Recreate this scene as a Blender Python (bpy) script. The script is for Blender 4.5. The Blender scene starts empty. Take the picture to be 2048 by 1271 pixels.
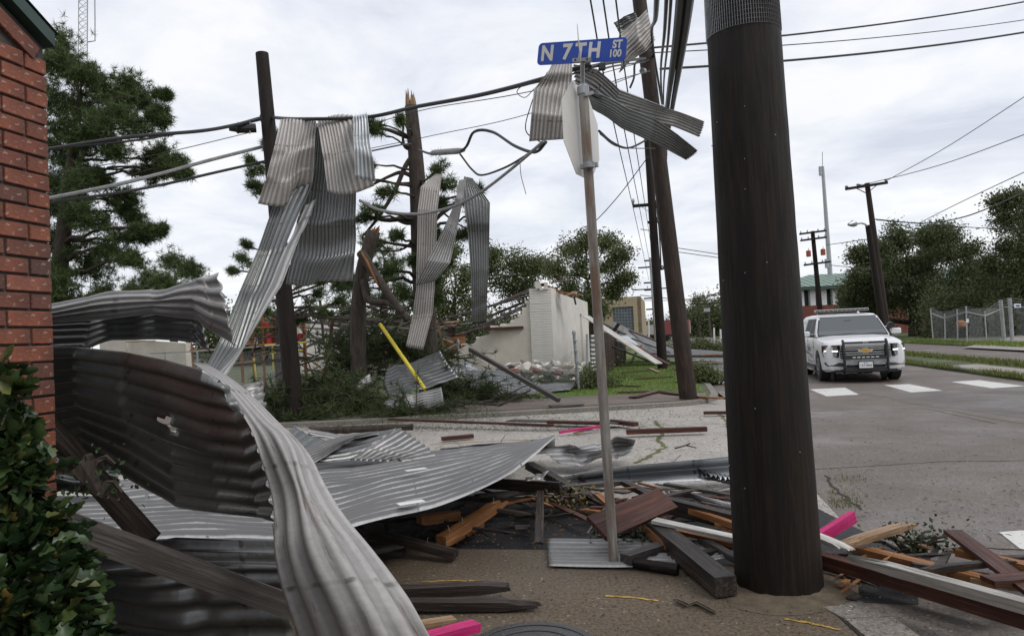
import bpy, bmesh, math, random
import numpy as np
from mathutils import Vector, Matrix, Euler
RND = random.Random(7)
NR = np.random.RandomState(11)
sc = bpy.context.scene
COL = sc.collection
# ---------------- camera ----------------
FPX, CX, CY = 1400.0, 1024.0, 635.5
PITCH, ROLL = math.atan(40.5 / 1400), math.radians(2.6)
CAMP = Vector((0, 0, 1.5))
F_ = Vector((0, math.cos(PITCH), math.sin(PITCH)))
U0 = Vector((0, -math.sin(PITCH), math.cos(PITCH)))
R0 = Vector((1, 0, 0))
R_ = R0 * math.cos(ROLL) - U0 * math.sin(ROLL)
U_ = U0 * math.cos(ROLL) + R0 * math.sin(ROLL)
def ray(px, py):
    return F_ + R_ * ((px - CX) / FPX) - U_ * ((py - CY) / FPX)
def P(px, py, d):
    return CAMP + ray(px, py) * d
def G(px, py, z=0.0):
    r = ray(px, py)
    return CAMP + r * ((z - CAMP.z) / r.z)
AZ = math.atan(306 / 1400)
u_ = Vector((math.sin(AZ), math.cos(AZ), 0))
v_ = Vector((math.cos(AZ), -math.sin(AZ), 0))
ZR = -0.08
cam = bpy.data.cameras.new("camera"); camo = bpy.data.objects.new("camera", cam); COL.objects.link(camo)
cam.sensor_width = 36.0; cam.lens = FPX / 2048 * 36.0; cam.clip_start = 0.05; cam.clip_end = 6000
mw = Matrix((( R_.x, U_.x, -F_.x, CAMP.x), (R_.y, U_.y, -F_.y, CAMP.y), (R_.z, U_.z, -F_.z, CAMP.z), (0, 0, 0, 1)))
camo.matrix_world = mw
sc.camera = camo
sc.view_settings.view_transform = 'Standard'; sc.view_settings.look = 'None'
sc.view_settings.exposure = 0.22; sc.view_settings.gamma = 1.0
sc.view_settings.use_curve_mapping = False
sc.cycles.max_bounces = 6; sc.cycles.diffuse_bounces = 3; sc.cycles.glossy_bounces = 3
sc.cycles.transparent_max_bounces = 8
SUN_EL, SUN_AZ = math.radians(48), math.radians(125)
def new_nodes(tree):
    tree.nodes.clear(); return tree.nodes, tree.links
world = bpy.data.worlds.new("World"); sc.world = world; world.use_nodes = True
n, l = new_nodes(world.node_tree)
out = n.new('ShaderNodeOutputWorld'); bg = n.new('ShaderNodeBackground'); bg.inputs[1].default_value = 0.1
sky = n.new('ShaderNodeTexSky'); sky.sky_type = 'NISHITA'; sky.sun_disc = False
sky.sun_elevation = SUN_EL; sky.sun_rotation = SUN_AZ; sky.air_density = 1.0; sky.dust_density = 2.0
tc = n.new('ShaderNodeTexCoord'); sx = n.new('ShaderNodeSeparateXYZ'); l.new(tc.outputs['Generated'], sx.inputs[0])
def wmath(op, a, b=None, clamp=False):
    m = n.new('ShaderNodeMath'); m.operation = op; m.use_clamp = clamp
    for i, q in enumerate((a, b)):
        if q is None: continue
        if isinstance(q, (int, float)): m.inputs[i].default_value = q
        else: l.new(q, m.inputs[i])
    return m.outputs[0]
# cloud layer laid out on a flat ceiling: direction / height
zz = wmath('ADD', wmath('MAXIMUM', sx.outputs[2], 0.0), 0.13)
cx = wmath('DIVIDE', sx.outputs[0], zz); cyy = wmath('DIVIDE', sx.outputs[1], zz)
cb = n.new('ShaderNodeCombineXYZ'); l.new(cx, cb.inputs[0]); l.new(cyy, cb.inputs[1])
n1 = n.new('ShaderNodeTexNoise'); n1.inputs['Scale'].default_value = 1.5; n1.inputs['Detail'].default_value = 8; n1.inputs['Roughness'].default_value = 0.58; n1.inputs['Distortion'].default_value = 0.35
l.new(cb.outputs[0], n1.inputs['Vector'])
r1 = n.new('ShaderNodeValToRGB'); l.new(n1.outputs[0], r1.inputs[0])
e = r1.color_ramp.elements
e[0].position = 0.34; e[0].color = (6.2, 6.5, 7.4, 1)
e[1].position = 0.60; e[1].color = (8.9, 8.95, 9.1, 1)
k = r1.color_ramp.elements.new(0.47); k.color = (7.5, 7.8, 8.5, 1)
n2 = n.new('ShaderNodeTexNoise'); n2.inputs['Scale'].default_value = 0.45; n2.inputs['Detail'].default_value = 3
l.new(cb.outputs[0], n2.inputs['Vector'])
# brighter band near the horizon
hb = wmath('SUBTRACT', 1.0, wmath('MULTIPLY', wmath('MAXIMUM', sx.outputs[2], 0.0), 4.5), clamp=True)
mixh = n.new('ShaderNodeMixRGB'); l.new(wmath('MULTIPLY', hb, 0.55), mixh.inputs[0]); l.new(r1.outputs[0], mixh.inputs[1]); mixh.inputs[2].default_value = (9.4, 9.6, 9.7, 1)
gap = wmath('MULTIPLY', wmath('SUBTRACT', n2.outputs[0], 0.56, True), 2.0, True)
mixs = n.new('ShaderNodeMixRGB'); l.new(gap, mixs.inputs[0]); l.new(mixh.outputs[0], mixs.inputs[1]); l.new(sky.outputs[0], mixs.inputs[2])
mf = n.new('ShaderNodeMixRGB'); mf.inputs[0].default_value = 0.08; l.new(mixs.outputs[0], mf.inputs[1]); l.new(sky.outputs[0], mf.inputs[2])
l.new(mf.outputs[0], bg.inputs[0]); l.new(bg.outputs[0], out.inputs[0])
sun = bpy.data.lights.new("sun", 'SUN'); sun.energy = 1.2; sun.angle = math.radians(20); sun.color = (1.0, 0.97, 0.93)
suno = bpy.data.objects.new("sun", sun); COL.objects.link(suno)
# soft light from the right, a little behind the camera
sd = Vector((math.sin(SUN_AZ) * math.cos(SUN_EL), math.cos(SUN_AZ) * math.cos(SUN_EL), math.sin(SUN_EL)))
suno.rotation_euler = (-sd).to_track_quat('-Z', 'Y').to_euler(); suno.location = (0, -5, 20)
# ---------------- object helpers ----------------
def tag(o, label=None, cat=None, group=None, kind=None):
    if label: o['label'] = label
    if cat: o['category'] = cat
    if group: o['group'] = group
    if kind: o['kind'] = kind
    return o
def thing(name, label, cat, loc=(0, 0, 0), group=None):
    o = bpy.data.objects.new(name, None); COL.objects.link(o); o.location = loc; o.empty_display_size = 0.2
    return tag(o, label, cat, group)
def wmat(o):
    m = o.matrix_basis.copy()
    if o.parent: m = wmat(o.parent) @ o.matrix_parent_inverse @ m
    return m
def set_parent(o, par):
    o.parent = par; o.matrix_parent_inverse = wmat(par).inverted()
def link_mesh(name, me, material=None, parent=None, loc=None):
    o = bpy.data.objects.new(name, me); COL.objects.link(o)
    if loc is not None: o.location = loc
    if material is not None and not me.materials: me.materials.append(material)
    if parent is not None: set_parent(o, parent)
    return o
class MB:
    """collects shapes into one mesh, world coordinates"""
    def __init__(s): s.v = []; s.f = []; s.uv = None
    def add(s, vs, fs):
        b = len(s.v); s.v += [Vector(q) for q in vs]; s.f += [tuple(i + b for i in f) for f in fs]; return s
    def box(s, c, size, rot=None, taper=1.0):
        hx, hy, hz = size[0] / 2, size[1] / 2, size[2] / 2
        vs = [Vector((x * hx * (taper if z > 0 else 1), y * hy * (taper if z > 0 else 1), z * hz)) for z in (-1, 1) for y in (-1, 1) for x in (-1, 1)]
        if rot is not None: vs = [rot @ q for q in vs]
        vs = [q + Vector(c) for q in vs]
        return s.add(vs, [(0, 2, 3, 1), (4, 5, 7, 6), (0, 1, 5, 4), (2, 6, 7, 3), (0, 4, 6, 2), (1, 3, 7, 5)])
    def bar(s, a, b, w, t, up=Vector((0, 0, 1))):
        a = Vector(a); b = Vector(b); d = (b - a); L = d.length; d.normalize()
        sd = d.cross(up); 
        if sd.length < 1e-4: sd = d.cross(Vector((1, 0, 0)))
        sd.normalize(); uu = sd.cross(d)
        vs = [q + sd * (i * w / 2) + uu * (j * t / 2) for q in (a, b) for j in (-1, 1) for i in (-1, 1)]
        return s.add(vs, [(0, 1, 3, 2), (4, 6, 7, 5), (0, 4, 5, 1), (2, 3, 7, 6), (0, 2, 6, 4), (1, 5, 7, 3)])
    def tube(s, pts, rad, n=8, cap=True):
        pts = [Vector(q) for q in pts]
        if not hasattr(rad, '__len__'): rad = [rad] * len(pts)
        base = len(s.v); pn = None
        for i, q in enumerate(pts):
            t = (pts[min(i + 1, len(pts) - 1)] - pts[max(i - 1, 0)])
            if t.length < 1e-9: t = Vector((0, 0, 1))
            t.normalize()
            if pn is None:
                pn = t.cross(Vector((0.13, 0.31, 0.94)))
                if pn.length < 1e-3: pn = t.cross(Vector((1, 0, 0)))
            pn = pn - t * pn.dot(t)
            if pn.length < 1e-6: pn = t.cross(Vector((1, 0, 0)))
            pn.normalize(); bn = t.cross(pn)
            for k in range(n):
                a = 2 * math.pi * k / n
                s.v.append(q + (pn * math.cos(a) + bn * math.sin(a)) * rad[i])
        for i in range(len(pts) - 1):
            for k in range(n):
                a = base + i * n + k; b = base + i * n + (k + 1) % n
                s.f.append((a, b, b + n, a + n))
        if cap and n > 2:
            s.f.append(tuple(base + k for k in reversed(range(n))))
            s.f.append(tuple(base + (len(pts) - 1) * n + k for k in range(n)))
        return s
    def poly(s, pts, h):
        """flat polygon extruded down by h from its z"""
        n = len(pts); pts = [Vector(q) for q in pts]
        vs = pts + [q - Vector((0, 0, h)) for q in pts]
        return s.add(vs, [tuple(range(n)), tuple(reversed(range(n, 2 * n)))] + [(i, i + n, (i + 1) % n + n, (i + 1) % n) for i in range(n)])
    def build(s, name, material, parent=None, origin='base', smooth=False, fixn=True):
        vs = s.v
        if not vs: vs = [Vector((0, 0, 0))]
        if parent is None and origin == 'base':
            lo = [min(q[i] for q in vs) for i in range(3)]; hi = [max(q[i] for q in vs) for i in range(3)]
            og = Vector(((lo[0] + hi[0]) / 2, (lo[1] + hi[1]) / 2, lo[2]))
        elif isinstance(origin, Vector): og = origin
        else: og = Vector((0, 0, 0))
        me = bpy.data.meshes.new(name)
        me.from_pydata([tuple(q - og) for q in vs], [], s.f)
        if fixn:
            bm = bmesh.new(); bm.from_mesh(me); bmesh.ops.recalc_face_normals(bm, faces=bm.faces); bm.to_mesh(me); bm.free()
        if smooth: me.polygons.foreach_set('use_smooth', [True] * len(me.polygons))
        return link_mesh(name, me, material, parent, og)
def smooth_angle(o, deg=35):
    me = o.data; me.polygons.foreach_set('use_smooth', [True] * len(me.polygons))
    try: me.set_sharp_from_angle(angle=math.radians(deg))
    except Exception: pass
def np_mesh(name, V, Fq, material, parent=None, origin=None, smooth=False):
    """fast mesh of quads/tris from numpy arrays; V world coords"""
    V = np.asarray(V, dtype=np.float32); Fq = np.asarray(Fq, dtype=np.int32); k = Fq.shape[1]
    og = np.array(origin if origin is not None else (0, 0, 0), dtype=np.float32)
    me = bpy.data.meshes.new(name)
    me.vertices.add(len(V)); me.vertices.foreach_set('co', (V - og).ravel())
    me.loops.add(Fq.size); me.loops.foreach_set('vertex_index', Fq.ravel())
    me.polygons.add(len(Fq)); me.polygons.foreach_set('loop_start', np.arange(0, Fq.size, k, dtype=np.int32))
    try: me.polygons.foreach_set('loop_total', np.full(len(Fq), k, dtype=np.int32))
    except Exception: pass
    if smooth: me.polygons.foreach_set('use_smooth', np.ones(len(Fq), dtype=bool))
    me.update(calc_edges=True)
    return link_mesh(name, me, material, parent, Vector(og))
def copy_tree(o, parent=None):
    c = o.copy(); COL.objects.link(c)
    if parent is not None: c.parent = parent
    for ch in [x for x in KIDS.get(o.name, [])] or list(o.children): copy_tree(ch, c)
    return c
KIDS = {}
# ---------------- material helpers ----------------
class NT:
    def __init__(s, name):
        s.m = bpy.data.materials.new(name); s.m.use_nodes = True; t = s.m.node_tree; t.nodes.clear()
        s.n = t.nodes; s.l = t.links
        s.out = s.n.new('ShaderNodeOutputMaterial'); s.b = s.n.new('ShaderNodeBsdfPrincipled'); s.l.new(s.b.outputs[0], s.out.inputs[0])
        s.tc = s.n.new('ShaderNodeTexCoord')
    def put(s, sock, q):
        if isinstance(q, (int, float)): sock.default_value = q
        elif isinstance(q, (tuple, list)): sock.default_value = tuple(q) + ((1,) if len(q) == 3 and sock.type == 'RGBA' else ())
        else: s.l.new(q, sock)
    def mapping(s, scale=(1, 1, 1), src='Object', loc=(0, 0, 0), rot=(0, 0, 0)):
        m = s.n.new('ShaderNodeMapping'); m.inputs['Scale'].default_value = scale; m.inputs['Location'].default_value = loc; m.inputs['Rotation'].default_value = rot
        s.l.new(s.tc.outputs[src] if isinstance(src, str) else src, m.inputs[0]); return m.outputs[0]
    def noise(s, scale, detail=4, rough=0.55, vec=None, dist=0.0):
        t = s.n.new('ShaderNodeTexNoise'); t.inputs['Scale'].default_value = scale; t.inputs['Detail'].default_value = detail
        t.inputs['Roughness'].default_value = rough; t.inputs['Distortion'].default_value = dist
        s.l.new(vec if vec is not None else s.tc.outputs['Object'], t.inputs['Vector']); return t.outputs[0]
    def voro(s, scale, vec=None, feature='F1', out='Distance'):
        t = s.n.new('ShaderNodeTexVoronoi'); t.feature = feature; t.inputs['Scale'].default_value = scale
        s.l.new(vec if vec is not None else s.tc.outputs['Object'], t.inputs['Vector']); return t.outputs[out]
    def ramp(s, fac, stops):
        r = s.n.new('ShaderNodeValToRGB'); s.put(r.inputs[0], fac); e = r.color_ramp.elements
        while len(e) < len(stops): e.new(0.5)
        for i, (p, c) in enumerate(stops):
            e[i].position = p; e[i].color = (c, c, c, 1) if isinstance(c, (int, float)) else (*c, 1)
        return r.outputs[0]
    def mix(s, f, a, b, mode='MIX'):
        m = s.n.new('ShaderNodeMixRGB'); m.blend_type = mode; s.put(m.inputs[0], f); s.put(m.inputs[1], a); s.put(m.inputs[2], b); return m.outputs[0]
    def math(s, op, a, b=0.0, clamp=False):
        m = s.n.new('ShaderNodeMath'); m.operation = op; m.use_clamp = clamp; s.put(m.inputs[0], a); s.put(m.inputs[1], b); return m.outputs[0]
    def bump(s, h, strength=0.3, dist=0.01):
        b = s.n.new('ShaderNodeBump'); b.inputs['Strength'].default_value = strength; b.inputs['Distance'].default_value = dist
        s.l.new(h, b.inputs['Height']); s.l.new(b.outputs[0], s.b.inputs['Normal'])
    def rnd(s):
        o = s.n.new('ShaderNodeObjectInfo'); return o.outputs['Random']
    def set(s, col=None, rough=None, metal=None, spec=None):
        if col is not None: s.put(s.b.inputs['Base Color'], col)
        if rough is not None: s.put(s.b.inputs['Roughness'], rough)
        if metal is not None: s.put(s.b.inputs['Metallic'], metal)
        if spec is not None: s.put(s.b.inputs['Specular IOR Level'], spec)
        return s.m
def simple(name, col, rough=0.6, metal=0.0, var=0.25, scale=8, bump=0.0, bscale=30, spec=0.5, stretch=(1, 1, 1)):
    t = NT(name); v = t.mapping(stretch); f = t.noise(scale, 5, 0.6, v)
    c0 = tuple(x * (1 - var) for x in col); c1 = tuple(min(1, x * (1 + var)) for x in col)
    t.set(t.ramp(f, [(0.3, c0), (0.7, c1)]), rough, metal, spec)
    if bump: t.bump(t.noise(bscale, 4, 0.6, v), bump)
    return t.m
def metal_sheet(name, base, rust=0.0, metal=0.35, rough=0.45, dark=0.55, shade_dirt=1.0):
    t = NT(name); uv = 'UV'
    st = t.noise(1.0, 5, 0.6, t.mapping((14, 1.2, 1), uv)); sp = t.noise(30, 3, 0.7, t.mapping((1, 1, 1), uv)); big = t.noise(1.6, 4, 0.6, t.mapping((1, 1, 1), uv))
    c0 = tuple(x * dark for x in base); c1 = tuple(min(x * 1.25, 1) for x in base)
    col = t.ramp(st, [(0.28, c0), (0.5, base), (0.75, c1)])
    col = t.mix(0.45, col, t.ramp(big, [(0.3, tuple(x * 0.72 for x in base)), (0.7, c1)]))
    col = t.mix(0.25, col, t.ramp(sp, [(0.35, c0), (0.65, c1)]))
    if rust:
        rn = t.noise(1.0, 6, 0.7, t.mapping((16, 1.3, 1), uv, (3.1, 5.2, 0)))
        rm = t.ramp(rn, [(0.70 - rust, 0.0), (0.79 - rust, 0.9)])
        col = t.mix(rm, col, (0.11, 0.045, 0.02))
    # rows of fixings and lap stains across the sheet every 60 cm
    sep = t.n.new('ShaderNodeSeparateXYZ'); t.l.new(t.tc.outputs['UV'], sep.inputs[0])
    fr = t.math('FRACT', t.math('ADD', t.math('DIVIDE', sep.outputs[1], 0.61), t.math('MULTIPLY', t.noise(7, 2, 0.5, t.mapping((1, 0.2, 1), uv)), 0.03)))
    row = t.ramp(fr, [(0.0, 0.0), (0.955, 0.0), (0.965, 1.0), (0.985, 1.0), (1.0, 0.0)])
    dots = t.ramp(t.noise(22, 2, 0.5, t.mapping((1, 0.3, 1), uv, (5, 1, 0))), [(0.5, 0.12), (0.6, 0.75)])
    col = t.mix(t.math('MULTIPLY', row, dots), col, (0.05, 0.038, 0.03))
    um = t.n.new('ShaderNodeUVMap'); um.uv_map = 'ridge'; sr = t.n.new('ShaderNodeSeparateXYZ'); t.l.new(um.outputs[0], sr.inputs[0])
    # troughs painted darker, as shade plus dirt, to bring out the ridges
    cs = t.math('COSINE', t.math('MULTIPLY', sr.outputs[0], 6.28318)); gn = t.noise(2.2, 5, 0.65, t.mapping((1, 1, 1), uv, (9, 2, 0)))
    vd = t.ramp(t.math('ADD', t.math('MULTIPLY', cs, 0.5), t.math('MULTIPLY', t.math('SUBTRACT', gn, 0.5), 0.9)), [(0.0, 0.7 * shade_dirt), (0.06, 0.42 * shade_dirt), (0.28, 0.0)])
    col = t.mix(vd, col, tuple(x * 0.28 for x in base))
    scr = t.ramp(t.noise(1.0, 4, 0.7, t.mapping((60, 2.5, 1), uv, (1, 7, 0))), [(0.66, 0.0), (0.72, 0.5)])
    col = t.mix(scr, col, tuple(x * 0.4 for x in base))
    t.set(col, t.ramp(st, [(0.3, rough - 0.08), (0.7, rough + 0.16)]), metal)
    t.bump(t.noise(9, 5, 0.6, t.mapping((1, 1, 1), uv)), 0.3, 0.012)
    return t.m
def wood(name, dark, light, rough=0.65, scale=1.0, crack=0.6):
    t = NT(name); g = t.noise(3.0 * scale, 6, 0.7, t.mapping((0.8, 18, 18)), 0.5); b = t.noise(2.6, 4, 0.6, t.mapping((1, 3, 3))); fine = t.noise(6, 4, 0.7, t.mapping((0.6, 60, 60)))
    col = t.ramp(g, [(0.30, tuple(x * 0.75 for x in dark)), (0.47, dark), (0.56, tuple((x + y) / 2 for x, y in zip(dark, light))), (0.70, light)])
    col = t.mix(t.ramp(b, [(0.42, 0.0), (0.68, 0.6)]), col, tuple(x * 0.45 for x in dark))
    cr = t.ramp(t.noise(1.3, 5, 0.75, t.mapping((0.5, 34, 34), loc=(3, 1, 2))), [(0.62, 0.0), (0.67, crack)])
    col = t.mix(cr, col, tuple(x * 0.12 for x in dark))
    col = t.mix(t.math('MULTIPLY', t.rnd(), 0.3), col, dark)
    t.set(col, t.ramp(b, [(0.3, rough), (0.7, rough - 0.25)]), 0, 0.28 if crack < .7 else .12); t.bump(t.math('SUBTRACT', t.math('ADD', g, t.math('MULTIPLY', fine, 0.5)), cr), 0.6, 0.008); return t.m
def leafmat(name, a, b, c=None, rough=0.55):
    t = NT(name); 
    f = t.noise(0.9, 3, 0.6, t.mapping((1, 1, 1))); g = t.noise(14, 2, 0.6)
    col = t.mix(0.5, t.ramp(f, [(0.3, a), (0.7, b)]), t.ramp(g, [(0.3, a), (0.7, c or b)]))
    t.set(col, rough, 0, 0.35)
    tr = t.n.new('ShaderNodeBsdfTranslucent'); t.l.new(col, tr.inputs[0]); ms = t.n.new('ShaderNodeMixShader'); ms.inputs[0].default_value = 0.22
    t.l.new(t.b.outputs[0], ms.inputs[1]); t.l.new(tr.outputs[0], ms.inputs[2]); t.l.new(ms.outputs[0], t.out.inputs[0])
    return t.m
MT = {}
def asphalt(name, a, b, wet=0.0, grain=55, cracks=0.0):
    t = NT(name); big = t.noise(0.35, 5, 0.6); g = t.noise(grain, 3, 0.75); sp = t.voro(70, feature='F1')
    col = t.ramp(big, [(0.3, a), (0.7, b)])
    col = t.mix(0.5, col, t.ramp(g, [(0.35, tuple(x * 0.35 for x in a)), (0.68, tuple(min(1, x * 1.9) for x in b))]))
    col = t.mix(t.ramp(sp, [(0.10, 0.55), (0.2, 0.0)]), col, tuple(min(1, x * 2.4) for x in b))
    md = t.noise(1.4, 6, 0.7, t.mapping((1, 1, 1), loc=(7, 3, 0)))
    col = t.mix(t.ramp(md, [(0.45, 0.0), (0.75, 0.35)]), col, tuple(x * 0.5 for x in a))
    if cracks:
        cr = t.voro(0.55, t.mapping((1, 1, 1)), 'DISTANCE_TO_EDGE'); dn = t.noise(6, 4, 0.7)
        line = t.math('ADD', cr, t.math('MULTIPLY', t.math('SUBTRACT', dn, 0.5), 0.06))
        col = t.mix(t.ramp(line, [(0.0, cracks), (0.012, 0.0)]), col, tuple(x * 0.3 for x in a))
    r = t.ramp(t.noise(0.5, 4, 0.6, t.mapping((1, 1, 1), loc=(2, 9, 0))), [(0.42, 0.85), (0.62, 0.85 - wet)])
    pb = t.voro(26, feature='F1', out='Color'); pd = t.voro(26, feature='F1'); sep = t.n.new('ShaderNodeSeparateXYZ'); t.l.new(pb, sep.inputs[0])
    col = t.mix(t.math('MULTIPLY', t.ramp(sep.outputs[0], [(0.86, 0.0), (0.88, 0.8)]), t.ramp(pd, [(0.16, 1.0), (0.26, 0.0)])), col, tuple(min(1, x * 2.6) for x in b))
    t.set(col, r, 0, 0.4); t.bump(g, 0.9, 0.007); return t.m
MT['asph'] = asphalt('worn_reddish_asphalt', (0.116, 0.098, 0.085), (0.152, 0.129, 0.112), 0.45)
MT['asph2'] = asphalt('fresh_black_asphalt', (0.016, 0.016, 0.017), (0.026, 0.026, 0.027), 0.2)
MT['conc_road'] = asphalt('pale_coarse_concrete', (0.26, 0.24, 0.215), (0.37, 0.34, 0.305), 0.2, 40)
MT['walk'] = asphalt('brown_wet_sidewalk', (0.068, 0.05, 0.033), (0.12, 0.092, 0.063), 0.45, 45)
MT['walk2'] = asphalt('far_brown_sidewalk', (0.11, 0.085, 0.07), (0.16, 0.125, 0.105), 0.2, 40)
MT['conc'] = asphalt('light_concrete', (0.22, 0.20, 0.175), (0.31, 0.28, 0.25), 0.1, 40)
MT['kerb'] = asphalt('kerb_concrete', (0.13, 0.115, 0.095), (0.21, 0.19, 0.165), 0.2, 40)
t = NT('road_paint_white'); f = t.noise(26, 5, .75); g = t.noise(2.5, 4, .7)
t.set(t.mix(t.ramp(t.math('ADD', f, t.math('MULTIPLY', g, .5)), [(.80, 0.0), (.92, .8)]), (.60, .59, .56), (.15, .125, .11)), .6); MT['stripe'] = t.m
MT['yellow'] = simple('road_paint_yellow', (0.38, 0.24, 0.05), 0.6, var=0.4, scale=25)
MT['puddle'] = asphalt('damp_patched_asphalt', (0.10, 0.088, 0.082), (0.135, 0.118, 0.11), 0.5)
MT['lawn'] = simple('lawn_ground', (0.085, 0.135, 0.022), 0.9, var=0.4, scale=1.3, bump=0.5)
MT['ground'] = simple('grassy_ground', (0.065, 0.078, 0.032), 0.95, var=0.45, scale=0.5, bump=0.3)
MT['grass'] = leafmat('grass_blades', (0.10, 0.16, 0.02), (0.16, 0.22, 0.035), (0.2, 0.24, 0.06))
MT['weed'] = leafmat('weed_blades', (0.09, 0.11, 0.025), (0.19, 0.19, 0.05), (0.13, 0.17, 0.03))
MT['gal'] = metal_sheet('weathered_galvanized', (0.42, 0.41, 0.40), 0.0, 0.5, 0.40, 0.5)
MT['galf'] = metal_sheet('trough_shaded_galvanized', (0.52, 0.51, 0.50), 0.0, 0.45, 0.42, 0.5, 1.4)  # flat sheets: strongest trough darkening, shading and dirt painted into the colour
MT['galr'] = metal_sheet('rust_spotted_galvanized', (0.37, 0.355, 0.345), 0.125, 0.12, 0.62, 0.62, 0.55)
MT['galw'] = metal_sheet('warm_weathered_galvanized', (0.44, 0.41, 0.385), 0.015, 0.35, 0.5, 0.55, 0.7)
MT['galb'] = metal_sheet('bright_zinc', (0.52, 0.54, 0.56), 0.0, 0.55, 0.38, 0.75)
MT['gald'] = metal_sheet('shade_toned_zinc', (0.21, 0.215, 0.21), 0.0, 0.8, 0.30, 0.6, 0.5)  # darker zinc copy: the shade on undersides is put into its colour
MT['wd'] = wood('weathered_dark_wood', (0.024, 0.018, 0.015), (0.115, 0.082, 0.066))
MT['wr'] = wood('red_brown_wood', (0.055, 0.02, 0.012), (0.15, 0.055, 0.035))
MT['wo'] = wood('fresh_orange_wood', (0.22, 0.09, 0.03), (0.46, 0.23, 0.09))
MT['wt'] = wood('tan_wood', (0.25, 0.15, 0.08), (0.45, 0.32, 0.2))
MT['wg'] = wood('grey_brown_wood', (0.06, 0.052, 0.047), (0.15, 0.132, 0.118))
MT['pink'] = wood('pink_painted_wood', (0.5, 0.02, 0.14), (0.62, 0.05, 0.22))
MT['whitew'] = wood('white_painted_wood', (0.45, 0.43, 0.39), (0.72, 0.70, 0.66))
MT['pole'] = wood('creosote_pole_wood', (0.009, 0.006, 0.0045), (0.034, 0.020, 0.012), 0.8, 0.8)
MT['pole2'] = wood('brown_pole_wood', (0.022, 0.014, 0.010), (0.075, 0.048, 0.034), 0.75)
MT['black'] = simple('black_rubber', (0.012, 0.012, 0.013), 0.5)
MT['wire'] = simple('dark_cable', (0.02, 0.02, 0.022), 0.5)
MT['wireg'] = simple('grey_cable', (0.24, 0.24, 0.24), 0.5, 0.3)
MT['steel'] = simple('galvanized_steel', (0.36, 0.37, 0.38), 0.45, 0.5)
MT['white'] = simple('white_paint', (0.74, 0.74, 0.73), 0.4, var=0.06)
MT['yel'] = simple('yellow_paint', (0.62, 0.5, 0.04), 0.5, var=0.1)
MT['red'] = simple('red_plastic', (0.35, 0.02, 0.03), 0.5)
MT['bark'] = simple('pine_bark', (0.045, 0.034, 0.026), 0.9, var=0.6, scale=5, bump=1.0, bscale=14, stretch=(3, 3, 0.7))
MT['pine'] = leafmat('pine_needles', (0.035, 0.06, 0.018), (0.085, 0.125, 0.038), (0.12, 0.155, 0.05))
MT['oak'] = leafmat('oak_leaves', (0.06, 0.078, 0.028), (0.125, 0.15, 0.052), (0.17, 0.19, 0.08))
MT['oak2'] = leafmat('dark_oak_leaves', (0.045, 0.06, 0.022), (0.095, 0.118, 0.042), (0.135, 0.155, 0.065))
# ---------------- the setting ----------------
OO = G(1461, 800, ZR); OO.z = 0
def UV(s, t, z=0.0):
    p = OO + u_ * s + v_ * t; return Vector((p.x, p.y, z))
def sheet_poly(name, pts, mat, h=0.0, parent=None, kind='structure'):
    m = MB()
    if h: m.poly(pts, h)
    else: m.add(pts, [tuple(range(len(pts)))])
    o = m.build(name, mat, parent, origin=None)
    if kind and parent is None: o['kind'] = kind
    return o
big = 3000
sheet_poly('ground', [(-big, -big, -0.16), (big, -big, -0.16), (big, big, -0.16), (-big, big, -0.16)], MT['ground'])
street = sheet_poly('main_street', [UV(-60, -.5, ZR), UV(-60, 6.95, ZR), UV(6, 6.95, ZR), UV(170, 7.1, ZR), UV(170, -0.2, ZR), UV(4, -0.2, ZR), UV(-1, 0, ZR), UV(-11.6, 0, ZR), UV(-11.7, -.5, ZR)], MT['asph'])
side = sheet_poly('side_street', [UV(-11.6, -70, ZR - .004), UV(-11.6, 0.06, ZR - .004), UV(0.2, 0.06, ZR - .004), UV(0.4, -0.3, ZR - .004), UV(-.95, -1.0, ZR - .004), UV(-1.2, -2, ZR - .004), UV(-3.2, -8.6, ZR - .004), UV(-5, -70, ZR - .004)], MT['conc_road'])
sheet_poly('asphalt_patch', [UV(-11.5, -9, ZR + .003), UV(-11.8, -0.02, ZR + .003), UV(-10.9, 0.25, ZR + .003), UV(-10.2, 0.03, ZR + .003), UV(-9.3, -0.2, ZR + .003), UV(-8.8, -0.5, ZR + .003), UV(-9.4, -1.8, ZR + .003), UV(-9.2, -3.2, ZR + .003), UV(-9.3, -6, ZR + .003), UV(-9.3, -9, ZR + .003)], MT['asph2'])
# near sidewalk block with rounded kerb
near = [UV(-60, -60, 0), UV(-60, -.35, 0), UV(-14.5, -.35, 0), UV(-13, -.38, 0), UV(-12.1, -.55, 0), UV(-11.55, -.95, 0), UV(-11.3, -1.5, 0), UV(-11.2, -2.2, 0), UV(-11.25, -3.7, 0), UV(-11.3, -60, 0)]
sheet_poly('near_sidewalk', near, MT['walk'], 0.15)
def kerb(name, path, w, side_sign=1):
    m = MB(); n = len(path)
    L = []; R = []
    for i, p in enumerate(path):
        d = (path[min(i + 1, n - 1)] - path[max(i - 1, 0)]).normalized(); s = Vector((d.y, -d.x, 0)) * w * side_sign
        L.append(p); R.append(p + s)
    for i in range(n - 1):
        a, b, c, d = L[i], L[i + 1], R[i + 1], R[i]; g = 0.004
        dirn = (b - a).normalized() * g
        top = [a + dirn, b - dirn, c - dirn + Vector((0, 0, -.012)), d + dirn + Vector((0, 0, -.012))]
        m.add(top + [q - Vector((0, 0, 0.155)) for q in top], [(0, 1, 2, 3), (7, 6, 5, 4), (0, 4, 5, 1), (1, 5, 6, 2), (2, 6, 7, 3), (3, 7, 4, 0)])
    o = m.build(name, MT['kerb'], None, origin=None); o['kind'] = 'structure'; return o
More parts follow.
